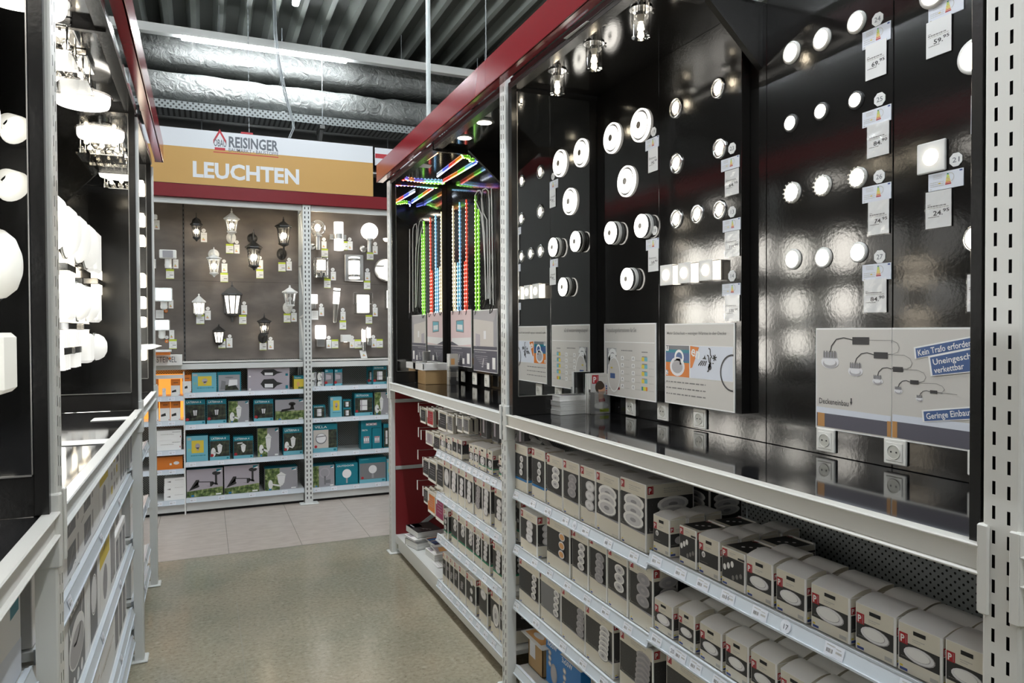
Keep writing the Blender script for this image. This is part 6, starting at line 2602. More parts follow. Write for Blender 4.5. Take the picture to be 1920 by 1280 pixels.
# tags on the boards
def badge(px, py, num, x, hpx=26):
    p = at(px, py, x)
    r = szy(px, py, hpx, x)/2
    q = MB()
    q.lathe([(r, .0), (r, .002)], (0, 0, 0), (0, -1, 0), 'paper', 8, False)
    f = Face(q, (-r, -.002, -r), (1, 0, 0), (0, 0, 1), 2*r, 2*r)
    f.text(num, .5, .32, r*1.0, 'sign_grey', 1, align='C', width=r*1.05)
    tag(q.build('number_badge', None, p, RZ['R']), 'white octagonal badge with the number %s' % num, 'number badge', 'numbered badges on the black boards')


def energy(pl, pt, pr, pb, x, label):
    """pl, pr columns; pt, pb rows at the left edge"""
    a = at(pl, pt, x)
    c = at(pr, pt, x)
    e = at(pl, pb, x)
    w_, h = a.y-c.y, a.z-e.z
    q = MB()
    q.box((-w_/2, -.0025, 0), (w_/2, 0, h), 'card_blueish')
    f = Face(q, (-w_/2, -.0025, 0), (1, 0, 0), (0, 0, 1), w_, h)
    for k, cc in enumerate(('print_green', 'print_lime', 'print_lime', 'print_yellow', 'print_yellow', 'print_orange', 'print_red')):
        f.rect(.54-.008*k, .80-.095*k, .588+.012*k, .87-.095*k, cc, 1)
    f.arc(.62, .62, w_*.11, w_*.125, -1.2, 2.0, 'ink_pale', 1)
    f.rect(.89, .86, .97, .95, 'print_navy', 1)
    for k in range(3):
        f.fake(.14, .86-.09*k, .40, .03, 'ink_pale', 1, k)
        f.fake(.06, .46-.11*k, .46, .03, 'ink_pale', 1, k+4)
    f.rect(.30, .34, .36, .40, 'print_yellow', 2)
    f.rect(.05, .06, .10, .11, 'ink_pale', 1)
    tag(q.build('energy_label', None, (x-.0003, (a.y+c.y)/2, e.z), RZ['R']), label, 'energy label', 'energy labels on the black boards')


def price(pl, pt, pr, pb, x, eu, ct, label, bag=False):
    a = at(pl, pt, x)
    c = at(pr, pt, x)
    e = at(pl, pb, x)
    w_, h = a.y-c.y, a.z-e.z
    t = thing('price_card', label, 'price card', (x-.0035, (a.y+c.y)/2, e.z), 'R', 'price cards on the black boards')
    q = MB()
    q.box((-w_/2, -.002, 0), (w_/2, 0, h), 'paper')
    f = Face(q, (-w_/2, -.002, 0), (1, 0, 0), (0, 0, 1), w_, h)
    f.fake(.08, .645, .20, .02, 'ink_soft', 1)
    f.fake(.08, .595, .80, .032, 'ink_soft', 1, 3)
    f.fake(.08, .545, .90, .022, 'ink_pale', 1, 5)
    f.text(eu+'.', .30, .34, h*.175, 'ink', 1, width=w_*.38, bold=.02)
    f.text(ct, .68, .41, h*.12, 'ink', 1, width=w_*.25, bold=.02)
    f.fake(.10, .30, .55, .022, 'ink_soft', 1, 2)
    q.build('card', t)
    if bag:
        q = MB()
        n = 7
        for i in range(n):
            for j in range(5):
                def pt_(i, j):
                    s = random.Random(i*31+j*7+len(label))
                    return (-w_*.54+w_*1.08*j/5, -.003-.0022*s.random()*(1 if 0 < i < n and 0 < j < 5 else .3), -.004+(h+.008)*i/n)
                q.poly([pt_(i, j), pt_(i, j+1), pt_(i+1, j+1), pt_(i+1, j)], 'clear_film')
        q.build('clear_bag', t)


for num, (bx, by), en, pr_, eu, ct, bag in (
        ('24', (1646, 36), (1618, 62, 1671, 95), (1625, 88, 1664, 153), '69', '95', False), ('25', (1650, 186), (1618, 212, 1672, 241), (1628, 237, 1669, 298), '84', '90', True),
        ('26', (1649, 331), (1618, 352, 1672, 382), (1630, 380, 1669, 442), '74', '95', True), ('27', (1650, 481), (1618, 497, 1672, 527), (1622, 525, 1664, 586), '84', '90', True)):
    badge(bx, by, num, XB)
    energy(*en, XB, 'energy label hanging below badge '+num)
    price(*pr_, XB, eu, ct, 'price card reading %s.%s below badge %s' % (eu, ct, num), bag)
badge(1793, 299, '21', XB, 27)
energy(1742, 328, 1808, 360, XB, 'energy label hanging below badge 21')
price(1738, 362, 1786, 430, XB, '24', '95', 'price card reading 24.95 in a clear bag below badge 21', True)
energy(1742, 14, 1808, 45, XB, 'energy label at the upper picture edge beside the end board')
price(1739, 45, 1786, 112, XB, '59', '95', 'price card reading 59.95 near the upper picture edge')
price(1823, 180, 1850, 252, XB, '39', '95', 'price card half hidden by the end board, upper one', True)
energy(1826, 478, 1865, 513, XB, 'energy label half hidden by the end board')
price(1816, 515, 1862, 584, XB, '49', '95', 'price card half hidden by the end board, lower one', True)
for num, bp, en, pr_, eu, ct, bag in (
        ('23', (1373, 278), (1353, 301, 1387, 323), (1361, 322, 1387, 369), '64', '95', True), ('13', (1373, 397), (1356, 414, 1389, 436), (1361, 436, 1388, 483), '119', '00', True),
        ('14', (1373, 517), (1355, 533, 1389, 555), (1361, 554, 1388, 602), '139', '00', True)):
    badge(*bp, num, XP, 22)
    energy(*en, XP, 'energy label hanging below badge '+num)
    price(*pr_, XP, eu, ct, 'price card reading %s.%s below badge %s' % (eu, ct, num), bag)
for num, bp, en, pr_, eu, ct in (('19', (1226, 247), (1211, 264, 1236, 284), (1217, 282, 1235, 325), '142', '90'), ('18', (1228, 432), (1212, 450, 1236, 470), (1217, 468, 1236, 510), '169', '90')):
    badge(*bp, num, XP, 18)
    energy(*en, XP, 'energy label hanging below badge '+num)
    price(*pr_, XP, eu, ct, 'price card reading %s.%s below badge %s' % (eu, ct, num))


# sockets
def socket(pl, pt, pr, pb, x, label, seen=True):
    a, c, e = at(pl, pt, x), at(pr, pt, x), at(pl, pb, x)
    s = ((a.y-c.y)+(a.z-e.z))/4
    t = thing('wall_socket', label, 'socket', (x, (a.y+c.y)/2, (a.z+e.z)/2), 'R', 'white wall sockets')
    q = MB()
    q.box((-s, -.010, -s), (s, 0, s), 'plastic_white', .003)
    q.box((-s*.74, -.013, -s*.74), (s*.74, -.009, s*.74), 'plastic_white', .002)
    q.build('cover_frame', t)
    q = MB()
    r = s*.56
    q.lathe([(r*1.04, .013), (r*1.0, .0162), (r*.95, .0162), (r*.93, .0140)], (0, 0, 0), (0, -1, 0), 'plastic_white', 24, cap=False)
    for sx in (-1, 1):
        q.lathe([(r*.13, .013), (r*.13, .0146)], (sx*r*.42, 0, 0), (0, -1, 0), 'dark_gap', 8)
    q.lathe([(r*.95, .0138), (.0005, .0139)], (0, 0, 0), (0, -1, 0), 'socket_hole', 24)
    q.build('socket_cup', t)


socket(1175.5, 744, 1194, 776, XB, 'white socket, first from left below the black boards')
socket(1235, 752, 1255.5, 786, XB, 'white socket, second from left below the black boards')
socket(1302.5, 765, 1327, 800, XB, 'white socket below the safety poster')
socket(1532.5, 801.5, 1569.5, 842, XB, 'white socket below the left end of the large beige board')
socket(1659, 821, 1704.5, 865, XB, 'white socket below the seam of the large beige board')
socket(1816.5, 843, 1866, 889, XB, 'white socket half hidden by the end board')
for i, (a, b_, c, e) in enumerate(((866, 696, 873, 714), (887, 699, 896, 718), (909.5, 703, 919.5, 722))):
    socket(a, b_, c, e, 2.0, 'small white socket, %s one above the far right counter' % ['left', 'middle', 'right'][i])


# information boards
def info_board(pl, pt, pr, pb, x, label, fn, mbase='board_beige', edge='carton_edge'):
    a, c, e = at(pl, pt, x), at(pr, pt, x), at(pl, pb, x)
    w_, h = a.y-c.y, a.z-e.z
    t = thing('info_board', label, 'information board', (x, (a.y+c.y)/2, e.z), 'R', 'information boards')
    q = MB()
    q.box((-w_/2, -.004, 0), (w_/2, 0, h), edge)
    f = Face(q, (-w_/2, -.004, 0), (1, 0, 0), (0, 0, 1), w_, h)
    m = .012
    f.rect(m, m*w_/h, 1-m, 1-m*w_/h, mbase, 1)
    q.build('board', t)
    q = MB()
    f = Face(q, (-w_/2, -.0044, 0), (1, 0, 0), (0, 0, 1), w_, h)
    fn(f)
    q.build('print', t)


def pk_info(f):
    f.text('Verpackungsinformationen für Sie', .05, .885, .030*f.h/.36, 'ink_soft', 2, width=.60*f.w, bold=.004)
    f.rect(.02, .742, .98, .752, 'carton_edge', 2)
    # printed carton
    f.rect(.06, .30, .26, .66, 'print_mid', 2)
    f.rect(.09, .30, .26, .60, 'print_black', 3)
    f.rect(.09, .60, .26, .655, 'board_grey', 3)
    for k in range(3):
        f.arc(.185, .54-.065*k, .015*f.w/.3, .028*f.w/.3, .3, 4.6, 'carton_edge', 5)
    f.ell(.215, .30, .042*f.w/.32, .062*f.w/.32, 'carton_edge', 6)
    f.ell(.215, .30, .038*f.w/.32, .057*f.w/.32, 'board_beige', 7)
    f.rect(.14, .245, .24, .315, 'banner_blue', 8)
    f.rect(.15, .38, .19, .40, 'print_yellow', 8)
    f.fake(.36, .635, .58, .014, 'ink_soft', 2)
    f.fake(.75, .625, .86, .014, 'ink_soft', 2)
    for k in range(5):
        y = .53-.095*k
        for x in (.355, .565):
            f.rect(x, y-.025, x+.055, y+.03, 'carton_edge', 2)
            f.line([(x+.015, y-.015), (x+.03, y+.02), (x+.042, y-.015)], .0022*f.w/.3, 'ink_soft', 3)
            f.fake(x+.07, y-.02, x+.17, .010, 'ink_pale', 3, k)
        if k < 4:
            f.rect(.75, y-.022, .80, y+.028, 'print_yellow', 2)
            f.rect(.80, y-.022, .855, y+.028, 'print_sky', 2)
            f.fake(.76, y+.035, .85, .012, 'ink_soft', 2, k)
        else:
            for j, c in enumerate(('print_teal', 'print_lime', 'print_yellow', 'print_orange')):
                f.rect(.75+.026*j, y-.022, .776+.026*j, y+.028, c, 2)
        f.fake(.88, y-.02, .97, .010, 'ink_pale', 2, k+3)
    for k, c in enumerate(('print_green', 'print_orange', 'print_red')):
        f.rect(.12+.075*k, .095, .18+.075*k, .130, c, 2)
        f.rect(.13+.075*k, .104, .17+.075*k, .121, 'ink', 3)


def safety(f):
    f.text('Mehr Sicherheit – weniger Wärme in der Decke', .035, .865, .022*f.h/.4*.98, 'ink_soft', 2, width=.86*f.w, bold=.006)
    f.rect(.015, .34, .985, .735, 'carton_edge', 2)
    f.rect(.02, .345, .385, .73, 'print_mid', 3)
    f.rect(.02, .52, .385, .68, 'print_teal', 4)
    f.rect(.02, .54, .385, .64, 'banner_blue', 5)
    f.rect(.02, .345, .385, .52, 'print_orange', 4)
    f.ell(.205, .47, .038*f.w/.33, .030*f.w/.33, 'print_lamp', 6)
    f.ell(.205, .465, .028*f.w/.33, .020*f.w/.33, 'print_lamp_dim', 7)
    f.rect(.16, .49, .255, .57, 'print_lamp', 6)
    f.arc(.235, .585, .016*f.w/.33, .024*f.w/.33, -1.4, 3.6, 'carton_edge', 7)
    f.rect(.025, .66, .07, .72, 'carton_edge', 6)
    f.rect(.025, .36, .06, .42, 'carton_edge', 6)
    f.text('8', .035, .675, .018*f.w/.33, 'ink', 7)
    f.text('Z', .03, .37, .018*f.w/.33, 'ink', 7)
    f.rect(.40, .345, .98, .73, 'card_blueish', 3)
    f.poly([(.40, .73), (.53, .715), (.43, .47), (.40, .46)], 'print_orange', 4)
    f.text('en', .405, .625, .045*f.w/.33, 'carton_edge', 5, rot=-.3, bold=.02)
    # symbols: lamp with rays, snow, thermometer
    f.poly([(.575, .58), (.635, .575), (.62, .60), (.61, .63), (.60, .60)], 'ink', 5)
    for k in range(4):
        f.line([(.57+.022*k, .56), (.52+.030*k, .50)], .004*f.w/.33, 'ink', 5)
    f.text('}', .66, .555, .055*f.w/.33, 'ink', 5)
    f.text('}', .64, .475, .055*f.w/.33, 'ink', 5)
    for k in range(3):
        a = PI*k/3+.2
        dx, dy = .030*math.cos(a), .030*math.sin(a)*f.w/f.h
        f.line([(.745-dx, .60-dy), (.745+dx, .60+dy)], .004*f.w/.33, 'ink', 5)
    f.ell(.68, .485, .008*f.w/.33, .008*f.w/.33, 'ink', 5)
    f.line([(.682, .49), (.695, .545)], .006*f.w/.33, 'ink', 5)
    f.line([(.715, .535), (.735, .535)], .003*f.w/.33, 'ink', 5)
    f.arc(.98, .44, .048*f.w/.33, .053*f.w/.33, 1.5, 4.75, 'ink', 6, 18)
    for k in range(3):
        y = .275-.075*k
        f.rect(.03, y-.008, .045, y+.008, 'ink', 2)
        f.fake(.06, y, .62, .014, 'ink_soft', 2, k)


info_board(1134, 607, 1231, 739, XP, 'beige board headed Verpackungsinformationen with package symbols', pk_info)
info_board(1248, 607, 1379, 754, XP, 'beige board headed Mehr Sicherheit with spotlight picture', safety)


def big_fr(px, py, f, ya, yb):
    """fractions of a board part reaching from ya to yb for a photo point on it"""
    p = at(px, py, XB)
    return (ya-p.y)/(ya-yb), (p.z-zb_b)/f.h


BIG_LAMPS = [(1558, 676, 34), (1606, 694, 28), (1648, 713, 20), (1686, 732, 16), (1726, 747, 14)]
BIG_BOX = [(1600.5, 1632, 632, 645.5), (1641, 1667.5, 660.5, 671.5), (1676, 1695, 688, 696.5), (1708.5, 1724.5, 713, 719.5), (1746, 1759.5, 732, 737)]
BIG_WIRE = [[(1558, 662), (1561, 648), (1570, 636), (1584, 633), (1601, 637)], [(1605, 682), (1608, 672), (1617, 663), (1628, 661), (1641, 665)], [(1648, 704), (1650, 697), (1657, 690), (1666, 689), (1676, 691.5)],
            [(1686, 725), (1688, 719), (1694, 714), (1701, 713), (1708.5, 716)], [(1726, 742), (1728, 737), (1733, 733), (1739, 732), (1746, 734)]]
BIG_LOOP = [[(1632, 637.5), (1674, 638), (1684, 643), (1688, 652), (1685, 660), (1676, 663.5), (1667.5, 664)], [(1667.5, 664.5), (1697, 665.5), (1708, 672), (1712, 681), (1709, 688), (1702, 691), (1695, 691)],
            [(1695, 692.5), (1722, 693.5), (1734, 699), (1738, 707), (1734, 714), (1728, 716), (1724.5, 716)], [(1724.5, 717.5), (1758, 719), (1769, 724), (1773, 730), (1769, 735), (1764, 735.5), (1759.5, 735)], [(1759.5, 736), (1780, 737.5), (1797, 739.5)]]


def big_part(f, ya, yb):
    X = lambda px, py: big_fr(px, py, f, ya, yb)
    for k in range(5):
        lx, ly, wpx = BIG_LAMPS[k]
        a, c = X(lx, ly)
        if 0 <= a <= 1:
            r = (X(lx+wpx/2, ly)[0]-a)*f.w
            f.ell(a, c-.1*r/f.h, r, r*.62, 'print_lamp', 3)
            f.ell(a, c-.25*r/f.h, r*.78, r*.42, 'print_lamp_dim', 4)
            f.ell(a, c-.12*r/f.h, r*.66, r*.30, 'print_lamp', 5)
            f.rect(a-.72*r/f.w, c+.25*r/f.h, a+.72*r/f.w, c+.78*r/f.h, 'print_grey', 6)
            for j in range(5):
                f.rect(a+(-.68+.30*j)*r/f.w, c+.30*r/f.h, a+(-.54+.30*j)*r/f.w, c+.90*r/f.h, 'ink_soft', 7)
        x0, x1, y0, y1 = BIG_BOX[k]
        a0, c0 = X(x0, y1)
        a1, c1 = X(x1, y0)
        if a1 > 0 and a0 < 1:
            f.rect(max(0, a0), c0, min(1, a1), c1, 'ink', 4)
        for path, wd, m in ((BIG_WIRE[k], .0034-.0004*k, 'ink'), (BIG_LOOP[k], .0014, 'ink_soft')):
            pp = [X(*q) for q in path]
            for p0, p1 in zip(pp, pp[1:]):
                if 0 <= p0[0] <= 1 or 0 <= p1[0] <= 1:
                    p0 = (min(1, max(0, p0[0])), p0[1])
                    p1 = (min(1, max(0, p1[0])), p1[1])
                    f.line([p0, p1], wd, m, 3)
    Q = lambda pts, m, k: f.poly([(min(.997, max(.004, a)), max(.013, c)) for a, c in (X(*p) for p in pts)], m, k)
    if ya > 1.8:
        Q([(1533, 761), (1674, 780), (1674, 791), (1533, 772)], 'card_blueish', 2)
        Q([(1533, 772), (1674, 791), (1674, 819), (1533, 797)], 'board_dark', 2)
        Q([(1535, 772), (1548, 774), (1548, 799), (1535, 797)], 'board_wood', 3)
        Q([(1666, 789), (1674, 790), (1674, 819), (1666, 818)], 'board_wood', 3)
        a, c = X(1537, 755)
        a1, _ = X(1593, 758)
        f.text('Deckeneinbau', a, c, .028, 'ink', 2, width=(a1-a)*f.w, bold=.004)
        a, c = X(1598, 757)
        f.line([(a, c+.055), (a, c)], .005, 'ink', 2)
        f.poly([(a-.016, c+.02), (a+.016, c+.02), (a, c-.015)], 'ink', 3)
    else:
        Q([(1675, 776), (1850, 797), (1850, 813), (1675, 789)], 'card_blueish', 2)
        Q([(1675, 789), (1850, 813), (1850, 848), (1675, 819)], 'board_dark', 2)
        Q([(1675, 789), (1684, 790), (1684, 820), (1675, 819)], 'board_wood', 3)

        def banner(cn, lines, k):
            """cn: photo points of the left edge (top, bottom) and of the edge where the end board hides it"""
            (tlx, tly), (blx, bly), (trx, try_), (brx, bry) = cn
            TL, BL, TR, BR = (X(*p) for p in ((tlx, tly), (blx, bly), (trx, try_), (brx, bry)))
            ext = lambda p, q: (1., p[1]+(q[1]-p[1])*(1-p[0])/(q[0]-p[0]))
            TR, BR = ext(TL, TR), ext(BL, BR)
            g = .010
            f.poly([(BL[0]-g, BL[1]-g), (BR[0]-.001, BR[1]-g), (TR[0]-.001, TR[1]+g), (TL[0]-g, TL[1]+g)], 'carton_edge', k)
            f.poly([BL, (BR[0]-.002, BR[1]), (TR[0]-.002, TR[1]), TL], 'banner_blue', k+1)
            for txt, (sx, sy), (ex, ey), frac, size in lines:
                a0, c0 = X(sx, sy)
                a1, c1 = X(ex, ey)
                rot = math.atan2((c1-c0)*f.h, (a1-a0)*f.w)
                f.text(txt, a0, c0, size, 'carton_edge', k+2, width=math.hypot((a1-a0)*f.w, (c1-c0)*f.h)/frac, rot=rot, bold=.012)
        banner(((1719, 653), (1721, 671), (1829, 632), (1829, 650)), [('Kein Trafo erforderlich', (1724, 667), (1830, 647), .90, .026)], 6)
        banner(((1747, 670), (1752, 703), (1829, 654), (1829, 695)), [('Uneingeschränkt', (1753, 684), (1830, 671), .72, .025), ('verkettbar', (1756, 699.5), (1812, 691), 1., .025)], 10)
        banner(((1734, 771), (1736, 789), (1829, 764), (1829, 784)), [('Geringe Einbautiefe', (1740, 785.5), (1830, 777.5), .86, .026)], 6)


def big_l(f):
    big_part(f, ylb.y, ysm)


def big_r(f):
    big_part(f, ysm, 1.03)


ysm = at(1674, 700, XB).y
ylb = at(1531, 700, XB)
zt_b, zb_b = at(1531, 615, XB).z, at(1531, 801, XB).z
for nm, ya, yb, fn in (('large beige wiring board, part left of the seam reading Deckeneinbau', ylb.y, ysm, big_l), ('large beige wiring board, part right of the seam with blue banners', ysm, 1.03, big_r)):
    w_, h = ya-yb-.002, zt_b-zb_b
    t = thing('info_board', nm, 'information board', (XB, (ya+yb)/2, zb_b), 'R', 'information boards')
    q = MB()
    q.box((-w_/2, -.004, 0), (w_/2, 0, h), 'carton_edge')
    f = Face(q, (-w_/2, -.004, 0), (1, 0, 0), (0, 0, 1), w_, h)
    f.rect(.012 if fn is big_l else 0, .012, 1, .985, 'board_beige', 1)
    q.build('board', t)
    q = MB()
    f = Face(q, (-w_/2, -.0044, 0), (1, 0, 0), (0, 0, 1), w_, h)
    fn(f)
    q.build('print', t)


# ceiling lamps of the near bay, sheets on the canopies
def glass_pendant(x, y, label):
    t = thing('ceiling_glass_lamp', label, 'ceiling lamp', (x, y, ZK), rz=0, group='glass cylinder ceiling lamps')
    q = MB()
    q.lathe([(.036, -.115), (.037, -.01)], (0, 0, 0), (0, 0, 1), 'glass_smoke', 22, cap=False)
    q.lathe([(.022, -.112), (.036, -.115)], (0, 0, 0), (0, 0, 1), 'glass', 22, cap=False)
    q.build('glass_cylinder', t)
    q = MB()
    q.lathe([(.046, -.006), (.046, .0)], (0, 0, 0), (0, 0, 1), 'chrome', 22)
    q.lathe([(.020, -.03), (.020, -.006)], (0, 0, 0), (0, 0, 1), 'chrome', 14)
    q.tube([(.045, 0, -.003), (.062, 0, -.008)], .004, 'chrome', 6)
    q.build('chrome_mount', t)
    q = MB()
    q.lathe([(.004, -.092), (.014, -.084), (.012, -.068), (.005, -.055)], (0, 0, 0), (0, 0, 1), 'glow_filament', 14)
    q.lathe([(.010, -.055), (.016, -.03)], (0, 0, 0), (0, 0, 1), 'lamp_white', 12)
    q.build('bulb', t)


for i, y in enumerate((3.15, 2.79, 2.42)):
    glass_pendant(1.60, y, 'clear glass cylinder lamp under the near canopy, %s from the mirror' % ORD[i])
for i, (px, py) in enumerate(((871, 257), (908, 228))):
    p = P(px, py, 'Z', ZK)
    t = thing('recessed_spot', 'round recessed ceiling spot in the far right canopy, %s one' % ['farther', 'nearer'][i], 'spotlight', p, rz=0, group='ceiling spots of the far right bay')
    q = MB()
    q.lathe([(.062, -.0), (.062, -.004), (.045, -.007)], (0, 0, 0), (0, 0, 1), 'lamp_white', 26, cap=False)
    q.build('ring', t)
    q = MB()
    q.lathe([(.045, -.008), (.045, -.001)], (0, 0, 0), (0, 0, 1), 'glow_spot', 22)
    q.build('lamp_lens', t)
for nm, pts in (('white L-shaped energy sheet under the near canopy', [(1057, 72), (1078, 76), (1104, 57), (1138, 47), (1121, 40), (1100, 40)]),
                ('white sheet under the nearer half of the far canopy', [(884, 225), (905, 218), (921, 219), (921, 211), (899, 212)]),
                ('white sheet under the farther half of the far canopy', [(766, 311), (790, 314), (806, 315), (810, 310), (774, 303)])):
    q = MB()
    pp = [P(x, y, 'Z', ZK-.002) for x, y in pts]
    ar = sum(a.x*c.y-c.x*a.y for a, c in zip(pp, pp[1:]+pp[:1]))
    pp = pp if ar > 0 else pp[::-1]
    q.mesh([(p.x, p.y, ZK-.0025) for p in pp]+[(p.x, p.y, ZK-.0005) for p in pp], [tuple(reversed(range(len(pp)))), tuple(range(len(pp), 2*len(pp)))]+[(i, (i+1) % len(pp), (i+1) % len(pp)+len(pp), i+len(pp)) for i in range(len(pp))], 'paper')
    tag(q.build('energy_sheet'), nm, 'energy label', 'sheets under the canopies')

# LED strips hanging on the far board
for nm, px, yt, c, px2, yt2 in (('warm white', 849.5, 386, 'warm', 853.6, 492), ('blue', 862, 379, 'blue', 858.6, 492), ('red', 874.6, 374, 'red', 871.8, 490), ('green', 891.6, 366, 'green', 897.2, 392)):
    a, e = at(px, yt, XF), at(px, 583, XF)
    b2 = at(px2, yt2, XF)
    t = thing('led_strip', nm+' LED strip hanging on the black board in the far bay', 'LED strip', (XF-.006, a.y, e.z), 'R', 'hanging LED strips')
    for k, (yy, top) in enumerate(((a.y, a.z), (b2.y, b2.z))):
        q = MB()
        dx = a.y-yy
        q.box((dx-.0045, 0, 0), (dx+.0045, .004, top-e.z), 'strip_'+c)
        q.build('strip_band', t)
        q = MB()
        n = int((top-e.z)/.033)
        for j in range(n):
            z = .01+.033*j
            q.box((dx-.005, -.003, z-.005), (dx+.005, .0, z+.005), 'diode_'+c, .001)
        q.build('diode_row', t)
    q = MB()
    q.tube([(0, .001, 0), (.01, -.01, -.03), (.03, -.012, -.01), (.03, -.01, .05)], .003, 'lamp_black', 6)
    q.build('cable', t)
for i, (pts, lab) in enumerate((
        ([(913.5, 560), (905.5, 430), (902, 400), (891.5, 375), (891, 366), (896, 357), (900.5, 357), (903.5, 365), (907, 400), (913, 412), (916, 560)], 'first'),
        ([(911, 562), (908.5, 440), (905, 405), (903, 372), (905, 356), (911, 353), (916, 358), (917.5, 375), (919, 570)], 'second'),
        ([(925, 572), (923.5, 480), (922.5, 400), (921.5, 353)], 'third'))):
    q = MB()
    pp = [at(x, y, XF-.008-.011*i) for x, y in pts]
    q.tube(pp, .0045, 'lamp_white', 6)
    end = pp[0]
    q.tube([end, end+Vector((-.01, .01, -.05)), end+Vector((-.015, .03, -.06)), end+Vector((-.01, .035, 0))], .004, 'lamp_black', 6)
    tag(q.build('unlit_strip'), 'looped white unlit strip on the far black board, %s from left' % lab, 'LED strip', 'looped unlit strips')
# rainbow strips under the far canopy
CY = ['orange', 'green', 'violet', 'white', 'violet', 'red', 'orange', 'green', 'blue', 'violet']


def rainbow(pts, label, start=0, closed=False):
    """LED band lying on edge under the canopy, its colours changing along it"""
    q, q2 = MB(), MB()
    pp = [Vector((x, y, ZK-.012)) for x, y in pts]
    s = 0.
    tot = 0
    for a, c in zip(pp, pp[1:]):
        l = (c-a).length
        n = max(1, int(l/.028))
        d = (c-a)/n
        u = d.normalized()
        sd = Vector((-u.y, u.x, 0))
        for k in range(n):
            m = CY[(start+int(tot/6)) % len(CY)]
            p0, p1 = a+d*k, a+d*(k+1)
            z1 = Vector((0, 0, .008))
            q.poly([p0-sd*.0045, p0+sd*.0045, p1+sd*.0045, p1-sd*.0045], 'strip_'+m)
            q.poly([p0-sd*.0045+z1, p1-sd*.0045+z1, p1+sd*.0045+z1, p0+sd*.0045+z1], 'strip_'+m)
            for sg in (-1, 1):
                q.poly([p0+sd*.0045*sg, p1+sd*.0045*sg, p1+sd*.0045*sg+z1, p0+sd*.0045*sg+z1][::sg], 'strip_'+m)
            pm = (p0+p1)/2
            q2.box(pm-Vector((.005, .005, .003)), pm+Vector((.005, .005, -.0004)), 'diode_'+m)
            tot += 1
    t = thing('rainbow_led_strip', label, 'LED strip', (0, 0, 0), rz=0, group='rainbow strips under the far canopy')
    q.build('strip_band', t)
    q2.build('diode_row', t)
    q = MB()
    for p in pp[::max(1, len(pp)//4)]:
        q.box(p+Vector((-.006, -.006, .008)), p+Vector((.006, .006, .0125)), 'lamp_white')
    q.build('clip', t)


rainbow([(1.535, 4.89), (1.515, 5.40), (1.50, 5.86), (1.53, 5.90), (1.60, 5.88), (1.75, 5.94), (1.88, 5.93), (1.91, 5.90), (1.86, 5.86), (1.72, 5.89), (1.60, 5.90), (1.55, 5.84)], 'rainbow LED strip running along the aisle edge then across to the board', 0)
rainbow([(1.77, 5.66), (1.755, 5.2), (1.745, 4.95), (1.70, 4.86)], 'short rainbow LED strip down the middle of the far canopy', 3)
rainbow([(1.745, 4.96), (1.80, 4.98), (1.84, 5.06), (1.90, 5.02), (1.93, 4.90)], 'bright forked rainbow strip beside the bracket board', 1)
rainbow([(1.885, 5.86), (1.895, 5.5), (1.90, 5.08)], 'rainbow LED strip nearest to the back of the far canopy', 5)


# far bay posters, box, brochures
def room_poster(f, pink):
    f.rect(.01, .36, .99, .985, 'pink_room' if pink else 'beige_room', 2)
    if pink:
        f.poly([(.28, .62), (.66, .60), (.66, .83), (.28, .82)], 'ink_soft', 3)
        f.poly([(.31, .635), (.63, .617), (.63, .815), (.31, .805)], 'print_sky', 4)
        f.poly([(.34, .66), (.60, .65), (.60, .74), (.34, .75)], 'print_lamp', 5)
        f.poly([(.05, .50), (.99, .52), (.99, .40), (.4, .37), (.05, .44)], 'carton_white', 3)
        f.poly([(.05, .44), (.4, .37), (.99, .37), (.01, .365), (.01, .42)], 'board_dark', 3)
    else:
        f.poly([(.01, .985), (.99, .985), (.85, .80), (.01, .86)], 'print_lamp_dim', 3)
        f.poly([(.85, .80), (.99, .985), (.99, .40), (.85, .42)], 'print_grey', 3)
        f.rect(.45, .53, .55, .66, 'print_lamp', 4)
        f.poly([(.1, .40), (.3, .42), (.3, .60), (.1, .62)], 'print_lilac', 4)
        f.rect(.01, .36, .99, .41, 'board_dark', 3)
    f.rect(.01, .01, .99, .345, 'board_dark', 2)
    f.fake(.06, .315, .55, .014, 'print_lamp_dim', 3)
    for k in range(5):
        f.fake(.08+.05*k, .25-.03*k, .6, .008, 'print_lamp_dim', 3, k)
    f.rect(.80, .06, .92, .24, 'carton_edge', 3)
    f.line([(.38, .1), (.45, .22), (.42, .08), (.36, .08)], .006, 'print_lamp', 4)
    f.rect(.58, .05, .68, .15, 'carton_edge', 3)


info_board(846, 583, 884.5, 684, XF, 'poster of a pink living room on the far black board', lambda f: room_poster(f, True), 'board_grey')
info_board(888.5, 582, 933.5, 694, XF, 'poster of a grey living room on the far black board', lambda f: room_poster(f, False), 'board_grey')
_a, _c = P(797, 705, 'Y', 5.74), P(841, 705, 'Y', 5.74)
t = thing('cardboard_box', 'brown cardboard box with a white tray on the far right counter', 'cardboard box', ((_a.x+_c.x)/2, 5.74, ZC-.004), rz=0)
w1 = _c.x-_a.x
hb = P(818, 693, 'Y', 5.74).z-ZC
q = MB()
q.box((-w1/2, 0, 0), (w1/2, .22, hb), 'kraft', .003)
q.build('box_body', t)
q = MB()
q.box((-w1/2-.02, -.01, hb), (w1/2+.02, .23, hb+.012), 'carton_white', .002)
for a, c in (((-w1/2-.02, -.01), (w1/2+.02, -.002)), ((-w1/2-.02, .222), (w1/2+.02, .23)), ((-w1/2-.02, -.01), (-w1/2-.012, .23)), ((w1/2+.012, -.01), (w1/2+.02, .23))):
    q.box((*a, hb+.012), (*c, hb+.055), 'carton_white')
q.build('white_tray', t)
